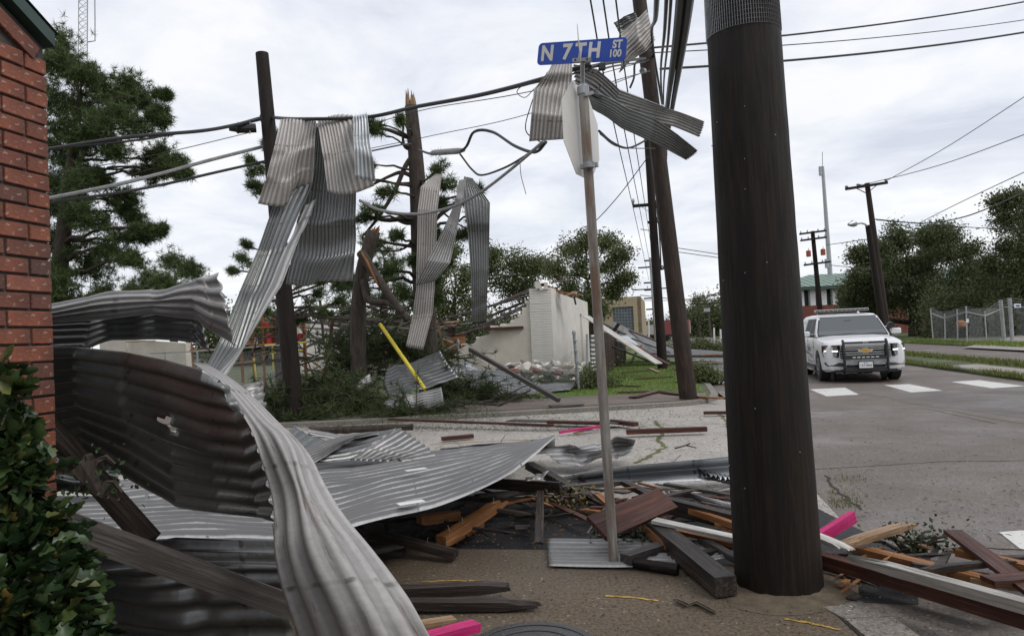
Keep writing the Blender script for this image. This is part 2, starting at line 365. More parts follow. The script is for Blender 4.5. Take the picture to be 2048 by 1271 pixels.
kerb('near_kerb', [UV(-60, -.34, .006), UV(-18, -.34, .006), UV(-14.5, -.34, .006), UV(-13.4, -.36, .006), UV(-12.7, -.4, .006), UV(-12.25, -.5, .006), UV(-11.9, -.68, .006)], 0.26)
far_k = [UV(-5, -70), UV(-3.2, -8.6), UV(-2.75, -7), UV(-2.25, -5.4), UV(-1.75, -3.8), UV(-1.3, -2.4), UV(-1.0, -1.5), UV(-.75, -1.0), UV(-.45, -.68), UV(0.1, -.45), UV(.8, -.36), UV(3.2, -.34), UV(8, -.34), UV(15, -.38), UV(30, -.4), UV(80, -.4), UV(170, -.4)]
fb = [p.copy() for p in far_k] + [UV(170, -80), UV(0, -80)]
sheet_poly('far_block', fb, MT['ground'], 0.15)
for p in far_k: p.z = 0.012
kerb('far_kerb', far_k, 0.16, 1)
# far sidewalk along the side street, then lawn
sheet_poly('far_sidewalk', [UV(-4.2, -70, .004), UV(-2.9, -8.6, .004), UV(-1.0, -2.4, .004), UV(-.6, -1.2, .004), UV(-.1, -.55, .004), UV(1.1, -.45, .004), UV(1.3, -1.6, .004), UV(1.0, -3.5, .004), UV(-.5, -8.6, .004), UV(-2.2, -70, .004)], MT['walk2'])
sheet_poly('lawn', [UV(1.3, -.5, .008), UV(60, -.6, .008), UV(60, -4.2, .008), UV(6, -4.6, .008), UV(6, -9, .008), UV(.5, -9, .008), UV(1.0, -3.5, .008), UV(1.3, -1.6, .008)], MT['lawn'])
# right side: kerb strip, island sidewalk, verge, frontage road, driveway
sheet_poly('right_verge', [UV(-60, 7.05, 0), UV(170, 7.2, 0), UV(170, 9.3, 0), UV(9.5, 9.2, 0), UV(-60, 9.2, 0)], MT['ground'], 0.15)
sheet_poly('right_sidewalk', [UV(-60, 7.35, .004), UV(8.6, 7.35, .004), UV(8.9, 8.35, .004), UV(-60, 8.35, .004)], MT['conc'])
sheet_poly('frontage_road', [UV(-60, 9.2, ZR), UV(170, 9.3, ZR), UV(170, 15.0, ZR), UV(-60, 14.6, ZR)], MT['asph'])
sheet_poly('right_block', [UV(-60, 14.6, 0), UV(170, 15, 0), UV(170, 90, 0), UV(-60, 90, 0)], MT['ground'], 0.15)
sheet_poly('driveway', [G(1925, 694, .004), G(2120, 704, .004), G(2120, 664, .004), G(2045, 667, .004), G(1985, 683, .004)], MT['conc'])
sheet_poly('side_walkway', [UV(14, 16.5, .004), UV(60, 17.5, .004), UV(60, 19.5, .004), UV(14, 18.0, .004)], MT['conc'])
sheet_poly('cross_road', [UV(62, -80, ZR - .006), UV(74, -80, ZR - .006), UV(74, 90, ZR - .006), UV(62, 90, ZR - .006)], MT['asph'])
# crosswalk stripes are parts of the street
for q in ([(1620, 778), (1690, 774.5), (1718, 788.5), (1653, 792)], [(1768, 769.5), (1818, 767.5), (1886, 780.5), (1822, 784)], [(1902, 763), (1958, 759.5), (2050, 771.5), (1984, 776)], [(1998, 1063), (2090, 1056), (2120, 1110), (2040, 1096)]):
    sheet_poly('crosswalk_stripe', [G(x, y, ZR + .004) for x, y in q], MT['stripe'], parent=street, kind=None)
def ribbon(name, pix, w, mat, parent, z, jit=0.0, n=6):
    pts = [G(x, y, z) for x, y in pix]; out = []
    for i in range(len(pts) - 1):
        for k in range(n):
            q = pts[i].lerp(pts[i + 1], k / n); out.append(q + Vector((RND.uniform(-jit, jit), RND.uniform(-jit, jit), 0)))
    out.append(pts[-1]); m = MB()
    for i in range(len(out) - 1):
        d = (out[i + 1] - out[i]); s = Vector((d.y, -d.x, 0)).normalized()
        a = w * RND.uniform(.4, 1.3); b = w * RND.uniform(.4, 1.3)
        m.add([out[i] + s * a / 2, out[i + 1] + s * a / 2 + d * .05, out[i + 1] - s * b / 2 + d * .05, out[i] - s * b / 2], [(0, 1, 2, 3)])
    return m.build(name, mat, parent, origin=None)
MT['crack'] = simple('crack_dirt', (0.035, 0.028, 0.02), 0.9)
ribbon('road_crack', [(1630, 937), (1760, 930), (1880, 922), (2048, 920)], .016, MT['crack'], street, ZR + .003, .015)
ribbon('road_crack', [(1625, 822), (1700, 818), (1850, 816), (1990, 846)], .02, MT['crack'], street, ZR + .003, .02)
ribbon('road_crack', [(1860, 1096), (1950, 1094), (2060, 1099)], .02, MT['crack'], street, ZR + .003, .01)
ribbon('road_crack', [(1722, 787), (1780, 795), (1860, 812), (1960, 832), (2060, 848)], .035, MT['weed'], street, ZR + .003, .03)
ribbon('road_crack', [(1650, 950), (1680, 985), (1722, 1018)], .04, MT['crack'], street, ZR + .003, .02)
ribbon('slab_joint', [(900, 866), (1100, 858), (1320, 849), (1440, 846)], .03, MT['conc'], side, ZR + .001, .01)
ribbon('weedy_crack', [(1310, 840), (1330, 862), (1318, 880), (1330, 893), (1300, 912), (1270, 925)], .07, MT['weed'], side, ZR + .001, .03)
ribbon('weedy_crack', [(1440, 828), (1452, 840), (1462, 860)], .05, MT['weed'], side, ZR + .001, .03)
ribbon('kerb_line', [(860, 888), (1000, 880), (1090, 878)], .05, MT['yellow'], side, ZR + .001, .01)
for q in ([(1212, 1190), (1260, 1193), (1316, 1200)], [(1570, 1236), (1620, 1244), (1680, 1258)], [(842, 1163), (890, 1160), (960, 1160)]):
    ribbon('utility_paint_mark', q, .022, MT['yellow'], bpy.data.objects['near_sidewalk'], .004, .004)
wet = sheet_poly('wet_patch', [G(x, y, ZR + .002) for x, y in ((1780, 800), (1850, 786), (1960, 782), (2060, 778), (2100, 800), (2100, 838), (2030, 834), (1930, 818), (1850, 812))], MT['puddle'], parent=street, kind=None)
# grass
def blades(name, region, n, h, w, mat, zf=0.0, kind='stuff', parent=None, lean=.4):
    pts = []
    while len(pts) < n:
        q = region()
        if q is not None: pts.append(q)
    B = np.array([tuple(q) for q in pts]); n = len(B)
    a = NR.uniform(0, 2 * np.pi, n); hh = h * NR.uniform(.5, 1.4, n); ln = NR.normal(0, lean, (n, 2)) * hh[:, None]
    dx = np.stack([np.cos(a), np.sin(a), np.zeros(n)], 1) * w / 2
    top = B + np.concatenate([ln, hh[:, None]], 1)
    V = np.empty((n * 3, 3)); V[0::3] = B - dx; V[1::3] = B + dx; V[2::3] = top
    o = np_mesh(name, V, np.arange(n * 3).reshape(-1, 3), mat, parent)
    if kind: o['kind'] = kind
    return o
def reg(s0, s1, t0, t1, z=0.0, f=None):
    def r():
        s = RND.uniform(s0, s1); t = RND.uniform(t0, t1)
        if f and not f(s, t): return None
        return UV(s, t, z)
    return r
tag(blades('lawn_grass', reg(1.2, 26, -5.2, -.55, .008, lambda s, t: RND.random() < 1.25 - s / 30), 42000, .045, .012, MT['grass']), 'bright green short grass between the sidewalk and the brown fence', 'grass')
tag(blades('verge_weeds', reg(-6, 60, 8.5, 9.5, 0, lambda s, t: RND.random() < math.exp(-((t - 9.0) / .35) ** 2)), 14000, .16, .03, MT['weed']), 'yellowish weeds growing along the edge of the frontage road', 'weeds')
tag(blades('kerb_weeds', reg(-4, 50, 6.9, 7.35, -.02, lambda s, t: math.sin(s * 1.7) + math.sin(s * .63) > RND.uniform(-1.4, .8)), 7000, .12, .025, MT['weed']), 'weeds sprouting from the kerb joint beside the crosswalk', 'weeds')
tag(blades('field_grass', reg(-4, 70, 14.8, 17.5, .0, lambda s, t: RND.random() < .7), 14000, .14, .05, MT['grass']), 'green grass in front of the chain-link enclosure', 'grass')
tag(blades('crack_weeds', lambda: G(RND.choice([1665, 1680, 1700, 1715]) + RND.gauss(0, 9), RND.choice([958, 985, 1003, 1013]) + RND.gauss(0, 5), ZR), 260, .035, .008, MT['weed']), 'small green weeds in the broken asphalt edge', 'weeds')
# ---------------- corrugated sheets ----------------
def cat_interp(A, t, smooth=True):
    """A: list of arrays (k, ...), t in 0..k-1"""
    k = len(A); i = min(int(t), k - 2); f = t - i
    if not smooth or k == 2: return A[i] * (1 - f) + A[i + 1] * f
    p0 = A[max(i - 1, 0)]; p1 = A[i]; p2 = A[i + 1]; p3 = A[min(i + 2, k - 1)]
    if i == 0: p0 = 2 * p1 - p2
    if i + 2 > k - 1: p3 = 2 * p2 - p1
    return 0.5 * ((2 * p1) + (-p0 + p2) * f + (2 * p0 - 5 * p1 + 4 * p2 - p3) * f * f + (-p0 + 3 * p1 - 3 * p2 + p3) * f ** 3)
def corr(name, label, rows, ridges, mat, amp=.010, nl=36, group=None, creased=False, dents=.012, cat='roofing sheet', parent=None, tear=0.0, seed=1, res=8, uvo=0.0, holes=None):
    """rows: list along the length of lists across the width; each point (px, py, depth) or Vector"""
    rs = np.random.RandomState(seed * 17 + 3)
    A = [np.array([tuple(q) if isinstance(q, Vector) else tuple(P(*q)) for q in r]) for r in rows]
    nu = int(ridges * res) + 1; us = np.linspace(0, 1, nu)
    vs = np.linspace(0, len(A) - 1, nl)
    if creased:
        vs = np.unique(np.concatenate([vs, np.arange(len(A))])); nl = len(vs)
    S = np.empty((nl, nu, 3))
    tj = rs.uniform(-1, 1, (2, nu)); tj = (tj + np.roll(tj, 1, 1) + np.roll(tj, 2, 1)) / 3
    for a, v in enumerate(vs):
        row = cat_interp(A, v, not creased)
        m = len(row)
        for b, uu in enumerate(us):
            S[a, b] = cat_interp(list(row), uu * (m - 1), True)
    if tear:   # ragged ends
        for b in range(nu):
            d0 = S[1, b] - S[0, b]; d0 /= np.linalg.norm(d0) + 1e-9; d1 = S[-1, b] - S[-2, b]; d1 /= np.linalg.norm(d1) + 1e-9
            S[0, b] += d0 * tear * abs(tj[0, b]); S[-1, b] -= d1 * tear * abs(tj[1, b])
    dv = np.gradient(S, axis=0); du = np.gradient(S, axis=1)
    N = np.cross(dv, du); N /= (np.linalg.norm(N, axis=2, keepdims=True) + 1e-9)
    W = np.linalg.norm(du, axis=2).sum(1).mean(); L = np.linalg.norm(dv, axis=2).sum(0).mean()
    wl = np.linalg.norm(du, axis=2).sum(1)
    ph = us * ridges * 2 * np.pi
    am = amp * np.clip(wl / max(wl.max(), 1e-6) * 1.3, .25, 1)
    # smooth random dents
    D = np.zeros((nl, nu)); X, Y = np.meshgrid(us, np.linspace(0, 1, nl))
    for k in range(14):
        cx_, cy_ = rs.uniform(0, 1, 2); sg = rs.uniform(.06, .25)
        D += rs.uniform(-1, 1) * np.exp(-(((X - cx_) * W / max(L, .1)) ** 2 + (Y - cy_) ** 2) / (sg * sg * .5))
    for k in range(3 if dents > .009 else 0):   # sharp kinks
        th = rs.uniform(-.5, .5); c_ = rs.uniform(.2, .8); ln = Y * math.cos(th) + (X - .5) * math.sin(th) * W / max(L, .1) - c_
        D += rs.choice((-1, 1)) * rs.uniform(.5, 1.1) * np.maximum(0, 1 - np.abs(ln) / rs.uniform(.05, .16))
    wob = .12 * np.sin(Y * 23 + rs.uniform(0, 6)) * rs.uniform(.4, 1)
    S += N * (am[:, None] * np.cos(ph[None, :] + wob) + dents * D)[:, :, None]
    idx = np.arange(nl * nu).reshape(nl, nu)
    Fq = np.stack([idx[:-1, :-1], idx[1:, :-1], idx[1:, 1:], idx[:-1, 1:]], 2).reshape(-1, 4)
    if holes:
        fc = (Y[:-1, :-1].ravel(), X[:-1, :-1].ravel()); keep = np.ones(len(Fq), bool)
        for (hv, hu, rv, ru) in holes:
            jag = 1 + .35 * np.sin(fc[1] * 60) * np.cos(fc[0] * 47)
            keep &= (((fc[0] - hv) / rv) ** 2 + ((fc[1] - hu) / ru) ** 2) > jag
        Fq = Fq[keep]
    Vs = S.reshape(-1, 3); og = None
    if parent is None:
        og = (float(Vs[:, 0].mean()), float(Vs[:, 1].mean()), float(Vs[:, 2].min()))
    o = np_mesh(name, Vs, Fq, mat, parent, og, smooth=True)
    uvl = o.data.uv_layers.new(name='UVMap')
    uvs = np.stack([X * W + uvo + seed * 1.7, Y * L + seed * .9], 2).reshape(-1, 2).astype(np.float32)
    uvl.data.foreach_set('uv', uvs[Fq.ravel()].ravel())
    uv2 = o.data.uv_layers.new(name='ridge'); r2 = np.stack([X * ridges, Y], 2).reshape(-1, 2).astype(np.float32); uv2.data.foreach_set('uv', r2[Fq.ravel()].ravel())
    sm = o.modifiers.new('thickness', 'SOLIDIFY'); sm.thickness = .0016; sm.offset = 0
    if parent is None: tag(o, label, cat, group)
    return o
GS = 'torn corrugated roofing sheets'
N_ = 'corrugated_sheet'
# --- foreground curl ---
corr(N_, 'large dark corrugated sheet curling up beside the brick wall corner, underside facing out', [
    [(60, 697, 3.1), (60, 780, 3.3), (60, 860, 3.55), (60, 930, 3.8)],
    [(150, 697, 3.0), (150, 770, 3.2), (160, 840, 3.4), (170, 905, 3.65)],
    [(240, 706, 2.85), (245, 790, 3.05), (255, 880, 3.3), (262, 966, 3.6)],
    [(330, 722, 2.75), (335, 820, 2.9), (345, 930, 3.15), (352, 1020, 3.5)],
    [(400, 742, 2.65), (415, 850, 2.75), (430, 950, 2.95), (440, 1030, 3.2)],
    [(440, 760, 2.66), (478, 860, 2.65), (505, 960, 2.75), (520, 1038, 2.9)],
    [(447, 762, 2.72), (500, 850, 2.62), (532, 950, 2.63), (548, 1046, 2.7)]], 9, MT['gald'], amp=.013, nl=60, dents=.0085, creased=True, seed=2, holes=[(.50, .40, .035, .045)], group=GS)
corr(N_, 'long pale rust-spotted corrugated sheet twisting down in front of the dark curl', [
    [(385, 722, 3.0), (398, 725, 3.02), (412, 728, 3.05)],
    [(440, 765, 2.78), (465, 772, 2.82), (487, 780, 2.88)],
    [(497, 850, 2.6), (530, 842, 2.62), (562, 850, 2.7)],
    [(523, 905, 2.5), (572, 890, 2.45), (618, 910, 2.55)],
    [(545, 1010, 2.4), (610, 1000, 2.3), (680, 1018, 2.4)],
    [(562, 1110, 2.3), (650, 1100, 2.15), (745, 1115, 2.28)],
    [(598, 1240, 2.25), (715, 1225, 2.08), (832, 1238, 2.2)],
    [(640, 1390, 2.3), (780, 1380, 2.15), (925, 1390, 2.3)],
    [(700, 1560, 2.45), (850, 1550, 2.35), (1000, 1560, 2.4)]], 5, MT['galr'], amp=.0085, nl=110, dents=.010, seed=3, res=10, group=GS)
corr('ridge_flashing', 'shiny bent zinc strip along the left edge of the pale twisted sheet', [
    [(545, 1046, 2.45), (556, 1050, 2.42)], [(560, 1120, 2.4), (582, 1120, 2.32)], [(578, 1190, 2.38), (606, 1190, 2.28)], [(600, 1290, 2.4), (632, 1290, 2.28)], [(640, 1430, 2.5), (670, 1430, 2.35)]], 1, MT['galb'], amp=.004, nl=40, dents=.006, seed=4, cat='flashing')
corr(N_, 'upper rolled corrugated sheet sticking out from behind the brick wall toward the hanging strips', [
    [(60, 611, 3.5), (60, 625, 3.42), (60, 638, 3.4), (60, 650, 3.42)],
    [(180, 594, 3.4), (180, 608, 3.3), (180, 622, 3.28), (180, 640, 3.3)],
    [(300, 575, 3.3), (300, 592, 3.2), (300, 610, 3.18), (300, 630, 3.2)],
    [(385, 561, 3.2), (387, 585, 3.1), (390, 612, 3.08), (394, 640, 3.1)],
    [(412, 553, 3.15), (416, 590, 3.05), (422, 632, 3.0), (428, 672, 3.05)],
    [(438, 543, 3.1), (452, 595, 3.0), (462, 645, 2.95), (472, 696, 3.0)]], 5, MT['gal'], amp=.009, nl=50, dents=.012, creased=True, seed=5, tear=.02, group=GS)
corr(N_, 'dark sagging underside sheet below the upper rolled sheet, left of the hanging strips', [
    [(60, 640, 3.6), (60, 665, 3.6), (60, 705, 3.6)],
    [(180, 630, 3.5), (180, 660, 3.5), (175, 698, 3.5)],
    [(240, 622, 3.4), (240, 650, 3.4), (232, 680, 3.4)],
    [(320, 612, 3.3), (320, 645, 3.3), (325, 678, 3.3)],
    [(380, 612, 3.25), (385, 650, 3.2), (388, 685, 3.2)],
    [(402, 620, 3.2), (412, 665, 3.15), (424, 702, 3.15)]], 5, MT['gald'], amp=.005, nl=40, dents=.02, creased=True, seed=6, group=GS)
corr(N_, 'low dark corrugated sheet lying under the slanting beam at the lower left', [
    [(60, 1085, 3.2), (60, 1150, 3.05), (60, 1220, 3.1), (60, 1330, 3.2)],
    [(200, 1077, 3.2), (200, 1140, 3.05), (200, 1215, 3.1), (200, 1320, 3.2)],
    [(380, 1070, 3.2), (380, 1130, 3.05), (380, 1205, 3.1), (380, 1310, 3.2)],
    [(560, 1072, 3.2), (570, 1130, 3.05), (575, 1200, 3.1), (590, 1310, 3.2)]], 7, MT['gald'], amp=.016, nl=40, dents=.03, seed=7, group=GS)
corr(N_, 'dark buckled corrugated sheet behind the bush and beam, by the wall foot', [
    [(80, 850, 3.9), (80, 905, 3.8), (80, 985, 3.7)], [(150, 860, 3.9), (150, 920, 3.8), (150, 980, 3.7)], [(225, 880, 3.9), (235, 940, 3.8), (250, 1000, 3.7)]], 4, MT['gald'], amp=.012, nl=20, seed=8, group=GS)
# --- big flat pile across the middle: long overlapping sheets ---
def low(px, py, z): return G(px, py, z)
corr(N_, 'nearest pale corrugated sheet of the flat roof section, its right tip curling up', [
    [low(120, 1010, .45), low(150, 1040, .45), low(190, 1085, .46)],
    [low(330, 1000, .45), low(345, 1030, .46), low(350, 1072, .48)],
    [low(560, 985, .46), low(570, 1025, .48), low(570, 1066, .50)],
    [low(730, 960, .44), low(735, 1000, .46), low(730, 1040, .48)],
    [low(870, 930, .40), low(880, 965, .43), low(890, 998, .45)],
    [low(1000, 898, .38), low(1010, 920, .42), low(1020, 943, .46)],
    [low(1095, 876, .42), low(1103, 874, .5), low(1110, 871, .58)]], 8, MT['galf'], amp=.015, nl=60, dents=.018, seed=9, res=12, group=GS)
corr(N_, 'second pale corrugated sheet of the flat roof section, with torn white tape strips', [
    [low(250, 985, 0.35), low(260, 1015, 0.37), low(270, 1040, 0.38)],
    [low(560, 950, 0.36), low(570, 972, 0.38), low(580, 998, 0.40)],
    [low(740, 928, 0.35), low(750, 950, 0.36), low(760, 975, 0.38)],
    [low(900, 905, 0.31), low(915, 922, 0.33), low(930, 942, 0.35)],
    [low(1060, 884, 0.28), low(1070, 892, 0.31), low(1080, 900, 0.33)]], 7, MT['galf'], amp=.015, nl=50, dents=.018, seed=10, res=12, group=GS)
corr(N_, 'farthest pale corrugated sheet of the flat roof section, under the folded tent pieces', [
    [low(200, 965, 0.25), low(210, 985, 0.27), low(220, 1010, 0.29)],
    [low(590, 918, 0.26), low(600, 932, 0.28), low(610, 955, 0.30)],
    [low(760, 906, 0.25), low(770, 918, 0.27), low(780, 932, 0.29)],
    [low(870, 898, 0.22), low(885, 905, 0.24), low(900, 912, 0.25)],
    [low(985, 888, 0.20), low(1000, 892, 0.21), low(1040, 896, 0.22)]], 7, MT['galf'], amp=.015, nl=50, dents=.018, seed=11, res=12, group=GS)
corr(N_, 'pale fan-shaped corrugated sheet standing up like a tent in the middle of the pile', [
    [(698, 918, 6.9), (745, 920, 6.85), (805, 920, 6.85)], [(750, 886, 7.1), (795, 899, 7.0), (845, 914, 6.95)], [(797, 854, 7.4), (834, 880, 7.3), (872, 908, 7.1)]], 8, MT['galf'], amp=.016, nl=30, seed=12, group=GS, dents=.01)
corr(N_, 'pale pleated sheet with folded dark flap left of the tent-shaped piece', [
    [(588, 904, 6.7), (606, 915, 6.6), (622, 928, 6.5)], [(636, 884, 7.0), (655, 892, 6.9), (658, 906, 6.8)], [(695, 868, 7.35), (712, 869, 7.3), (706, 876, 7.25)], [(740, 865, 7.6), (765, 863, 7.6), (786, 861, 7.6)]], 7, MT['galf'], amp=.012, nl=40, seed=13, group=GS, creased=True, dents=.008)
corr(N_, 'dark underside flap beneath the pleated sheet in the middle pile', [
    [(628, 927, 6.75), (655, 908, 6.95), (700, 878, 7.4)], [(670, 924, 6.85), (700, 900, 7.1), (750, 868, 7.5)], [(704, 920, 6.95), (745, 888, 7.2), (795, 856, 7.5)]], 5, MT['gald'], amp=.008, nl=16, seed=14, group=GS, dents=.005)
corr(N_, 'small dark tent-folded sheet at the back of the pile, left of the fan piece', [
    [(560, 880, 7.6), (580, 900, 7.4), (602, 908, 7.2)], [(588, 851, 7.9), (620, 870, 7.6), (672, 884, 7.4)]], 5, MT['gald'], amp=.009, nl=16, seed=15, group=GS)
corr(N_, 'narrow pale sheet edge sloping down to the right behind the dark tent fold', [
    [(586, 850, 7.9), (594, 854, 7.8)], [(640, 862, 8.0), (650, 872, 7.8)], [(720, 876, 8.2), (735, 884, 8.0)]], 2, MT['gal'], amp=.008, nl=16, seed=16, group=GS)
corr(N_, 'short ribbed sheet end peeking up behind the pale twisted sheet', [
    [(455, 785, 4.4), (470, 815, 4.2), (500, 845, 4.0)], [(490, 768, 4.4), (500, 800, 4.2), (520, 835, 4.0)], [(526, 760, 4.4), (528, 790, 4.3), (534, 842, 4.1)]], 5, MT['gal'], amp=.017, nl=20, seed=17, group=GS)
corr(N_, 'pale bent sheet corner above the dark tent fold, beside the twisted sheet', [
    [(530, 820, 5.0), (536, 850, 4.9)], [(555, 850, 5.2), (560, 880, 5.0)], [(588, 880, 5.4), (600, 905, 5.2)]], 2, MT['galb'], amp=.008, nl=16, seed=18, group=GS)
corr(N_, 'corrugated sheet lying flat on the sidewalk edge under the foot of the sign post', [
    [G(1095, 1076, .04), G(1096, 1104, .035), G(1098, 1127, .03)], [G(1240, 1074, .05), G(1243, 1102, .04), G(1248, 1130, .03)], [G(1370, 1078, .06), G(1370, 1100, .05), G(1360, 1124, .04)], [G(1475, 1080, .07), G(1475, 1095, .06), G(1470, 1112, .05)]], 7, MT['gal'], amp=.012, nl=40, dents=.008, seed=19, group=GS)
corr('crumpled_flashing', 'crumpled silvery sheet lying on the pale road left of the sign post', [
    [G(1085, 892, .1), G(1090, 905, .12), G(1115, 925, .05)], [G(1140, 890, .22), G(1150, 905, .1), G(1160, 930, .03)], [G(1190, 884, .18), G(1200, 900, .2), G(1210, 915, .02)], [G(1235, 873, .25), G(1232, 892, .1), G(1235, 914, .04)], [G(1271, 880, .2), G(1268, 890, .12), G(1262, 905, .1)]], 5, MT['gal'], amp=.012, nl=22, res=4, creased=True, dents=.03, seed=20, cat='flashing')
corr('gutter_flashing', 'long straight zinc flashing on the pale road between the pile and the post', [
    [G(880, 898, .22), G(880, 910, .1), G(880, 922, .02)], [G(1000, 886, .24), G(1000, 898, .1), G(1000, 912, .02)], [G(1110, 876, .26), G(1110, 890, .12), G(1112, 905, .02)]], 1, MT['galb'], amp=.01, nl=30, dents=.01, seed=21, cat='flashing', creased=True)
corr('long_flashing', 'long bright fluted flashing stretching along the road behind the posts', [
    [G(1090, 960, .10), G(1095, 962, .05), G(1100, 968, .01)], [G(1210, 938, .16), G(1212, 950, .06), G(1215, 966, .01)], [G(1330, 926, .2), G(1332, 940, .08), G(1335, 962, .01)], [G(1500, 910, .22), G(1500, 928, .1), G(1500, 955, .01)], [G(1590, 905, .22), G(1590, 918, .1), G(1590, 944, .01)]], 1, MT['galb'], amp=.012, nl=120, dents=.01, seed=22, cat='flashing')
corr('metal_flap', 'grey triangular sheet-metal scrap leaning on the dark beam in mid-pile', [[G(1052, 952, .3), G(1050, 960, .28)], [G(1098, 940, .34), G(1086, 957, .28)]], 1, MT['gal'], amp=.004, nl=10, seed=23, cat='scrap metal')
corr('metal_flap', 'grey flat metal scrap lying beside the red board behind the big pole', [[G(1366, 984, .14), G(1368, 990, .1)], [G(1420, 995, .12), G(1430, 1014, .05)], [G(1470, 1006, .1), G(1470, 1024, .04)]], 1, MT['gal'], amp=.004, nl=14, seed=24, cat='scrap metal')
# --- sheets hanging over the cables, by the left pole ---
GH = 'corrugated sheets draped over the overhead cables'
D = 12.6
def hang(label, rows, r, m, seed, amp=.010, **k): return corr(N_, label, rows, r, m, amp=amp, nl=k.pop('nl', 34), dents=k.pop('dents', .03), seed=seed, group=GH, creased=k.pop('creased', True), **k)
hang('left broad grey sheet draped over the cable next to the left pole', [
    [(563, 239, D + .15), (580, 238, D + .15), (600, 239, D + .15), (620, 238, D + .15), (634, 242, D + .15)], [(561, 240, D), (578, 238, D), (598, 240, D), (618, 239, D), (632, 243, D)], [(547, 300, D - .25), (568, 302, D - .2), (588, 300, D - .2), (608, 298, D - .1), (630, 292, D)],
    [(532, 355, D - .3), (555, 358, D - .2), (578, 358, D - .2), (600, 340, D), (628, 335, D + .1)], [(516, 407, D - .2), (540, 411, D - .2), (572, 410, D - .1), (592, 378, D + .1), (624, 368, D + .2)]], 11, MT['galw'], 31)
hang('middle broad grey sheet draped over the cable, with a dark hole behind its left edge', [
    [(636, 240, D + .15), (655, 236, D + .15), (675, 232, D + .15), (705, 233, D + .15)], [(636, 242, D), (655, 238, D), (675, 234, D), (705, 234, D)], [(645, 310, D - .25), (668, 308, D - .25), (690, 304, D - .2), (728, 300, D - .1)], [(656, 384, D - .2), (680, 388, D - .2), (710, 386, D - .1), (748, 372, D + .1)]], 10, MT['galw'], 32)
hang('narrow bright sheet draped over the cable, rightmost beside the middle one', [
    [(705, 232, D - .1), (720, 230, D - .1), (734, 230, D - .1)], [(706, 234, D - .3), (720, 232, D - .3), (735, 232, D - .3)], [(708, 290, D - .5), (724, 290, D - .45), (741, 292, D - .4)], [(710, 355, D - .5), (730, 360, D - .4), (751, 364, D - .3)]], 5, MT['galb'], 33)
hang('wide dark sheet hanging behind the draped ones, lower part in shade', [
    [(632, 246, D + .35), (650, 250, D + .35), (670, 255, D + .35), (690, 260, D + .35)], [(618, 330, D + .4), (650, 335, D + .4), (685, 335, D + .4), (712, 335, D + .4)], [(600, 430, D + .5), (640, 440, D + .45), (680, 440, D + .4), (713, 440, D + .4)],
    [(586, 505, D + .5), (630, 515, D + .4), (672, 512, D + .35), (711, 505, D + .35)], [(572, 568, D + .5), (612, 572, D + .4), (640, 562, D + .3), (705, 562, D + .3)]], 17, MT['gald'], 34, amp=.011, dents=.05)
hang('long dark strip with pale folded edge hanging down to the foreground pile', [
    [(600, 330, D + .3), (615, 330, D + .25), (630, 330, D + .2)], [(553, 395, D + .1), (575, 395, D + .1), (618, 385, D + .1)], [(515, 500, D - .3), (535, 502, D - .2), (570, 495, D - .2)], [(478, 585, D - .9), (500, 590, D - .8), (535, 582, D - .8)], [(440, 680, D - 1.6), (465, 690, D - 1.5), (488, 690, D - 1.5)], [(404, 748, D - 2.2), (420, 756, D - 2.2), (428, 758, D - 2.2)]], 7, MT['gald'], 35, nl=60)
hang('pale flat folded edge of the long strip, running down beside it', [
    [(612, 410, D + .1), (634, 396, D + .2)], [(594, 450, D), (620, 432, D + .05)], [(570, 495, D - .35), (600, 470, D - .2)], [(535, 582, D - .95), (562, 575, D - .9)], [(488, 690, D - 1.65), (508, 660, D - 1.6)], [(424, 758, D - 2.35), (445, 762, D - 2.3)]], 1.5, MT['gal'], 36, amp=.006, nl=50)
# --- sheets caught in the broken pine ---
GP = 'corrugated strips caught in the broken pine'
E_ = 16.5
def pine_sheet(label, rows, r, m, seed, **k): return corr(N_, label, rows, r, m, amp=.011, nl=50, dents=.03, seed=seed, group=GP, creased=True, **k)
pine_sheet('long pale strip hanging down from the broken pine, left of the crossing one', [
    [(872, 345, E_ + .5), (884, 347, E_ + .5)], [(842, 372, E_ + .1), (880, 376, E_ + .1)], [(836, 420, E_), (875, 425, E_)], [(834, 500, E_), (872, 505, E_)], [(832, 580, E_), (869, 580, E_)], [(826, 630, E_), (866, 625, E_)], [(812, 693, E_ - .2), (846, 700, E_ - .2)]], 8, MT['galw'], 41)
pine_sheet('pale strip crossing diagonally in front of the long strip in the pine', [
    [(918, 360, E_ - .3), (932, 358, E_ - .3)], [(912, 400, E_ - .4), (926, 400, E_ - .4)], [(888, 455, E_ - .5), (912, 470, E_ - .5)], [(855, 520, E_ - .6), (900, 525, E_ - .6)], [(831, 570, E_ - .4), (868, 562, E_ - .4)]], 8, MT['gal'], 42)
pine_sheet('dark strip bent over the branch on the right of the broken pine', [
    [(928, 352, E_), (945, 356, E_)], [(925, 385, E_ - .1), (980, 405, E_ - .1)], [(934, 450, E_ - .2), (979, 450, E_ - .2)], [(941, 540, E_ - .2), (977, 540, E_ - .2)], [(943, 600, E_ - .1), (974, 602, E_ - .1)], [(944, 648, E_), (973, 644, E_)]], 8, MT['gald'], 43)
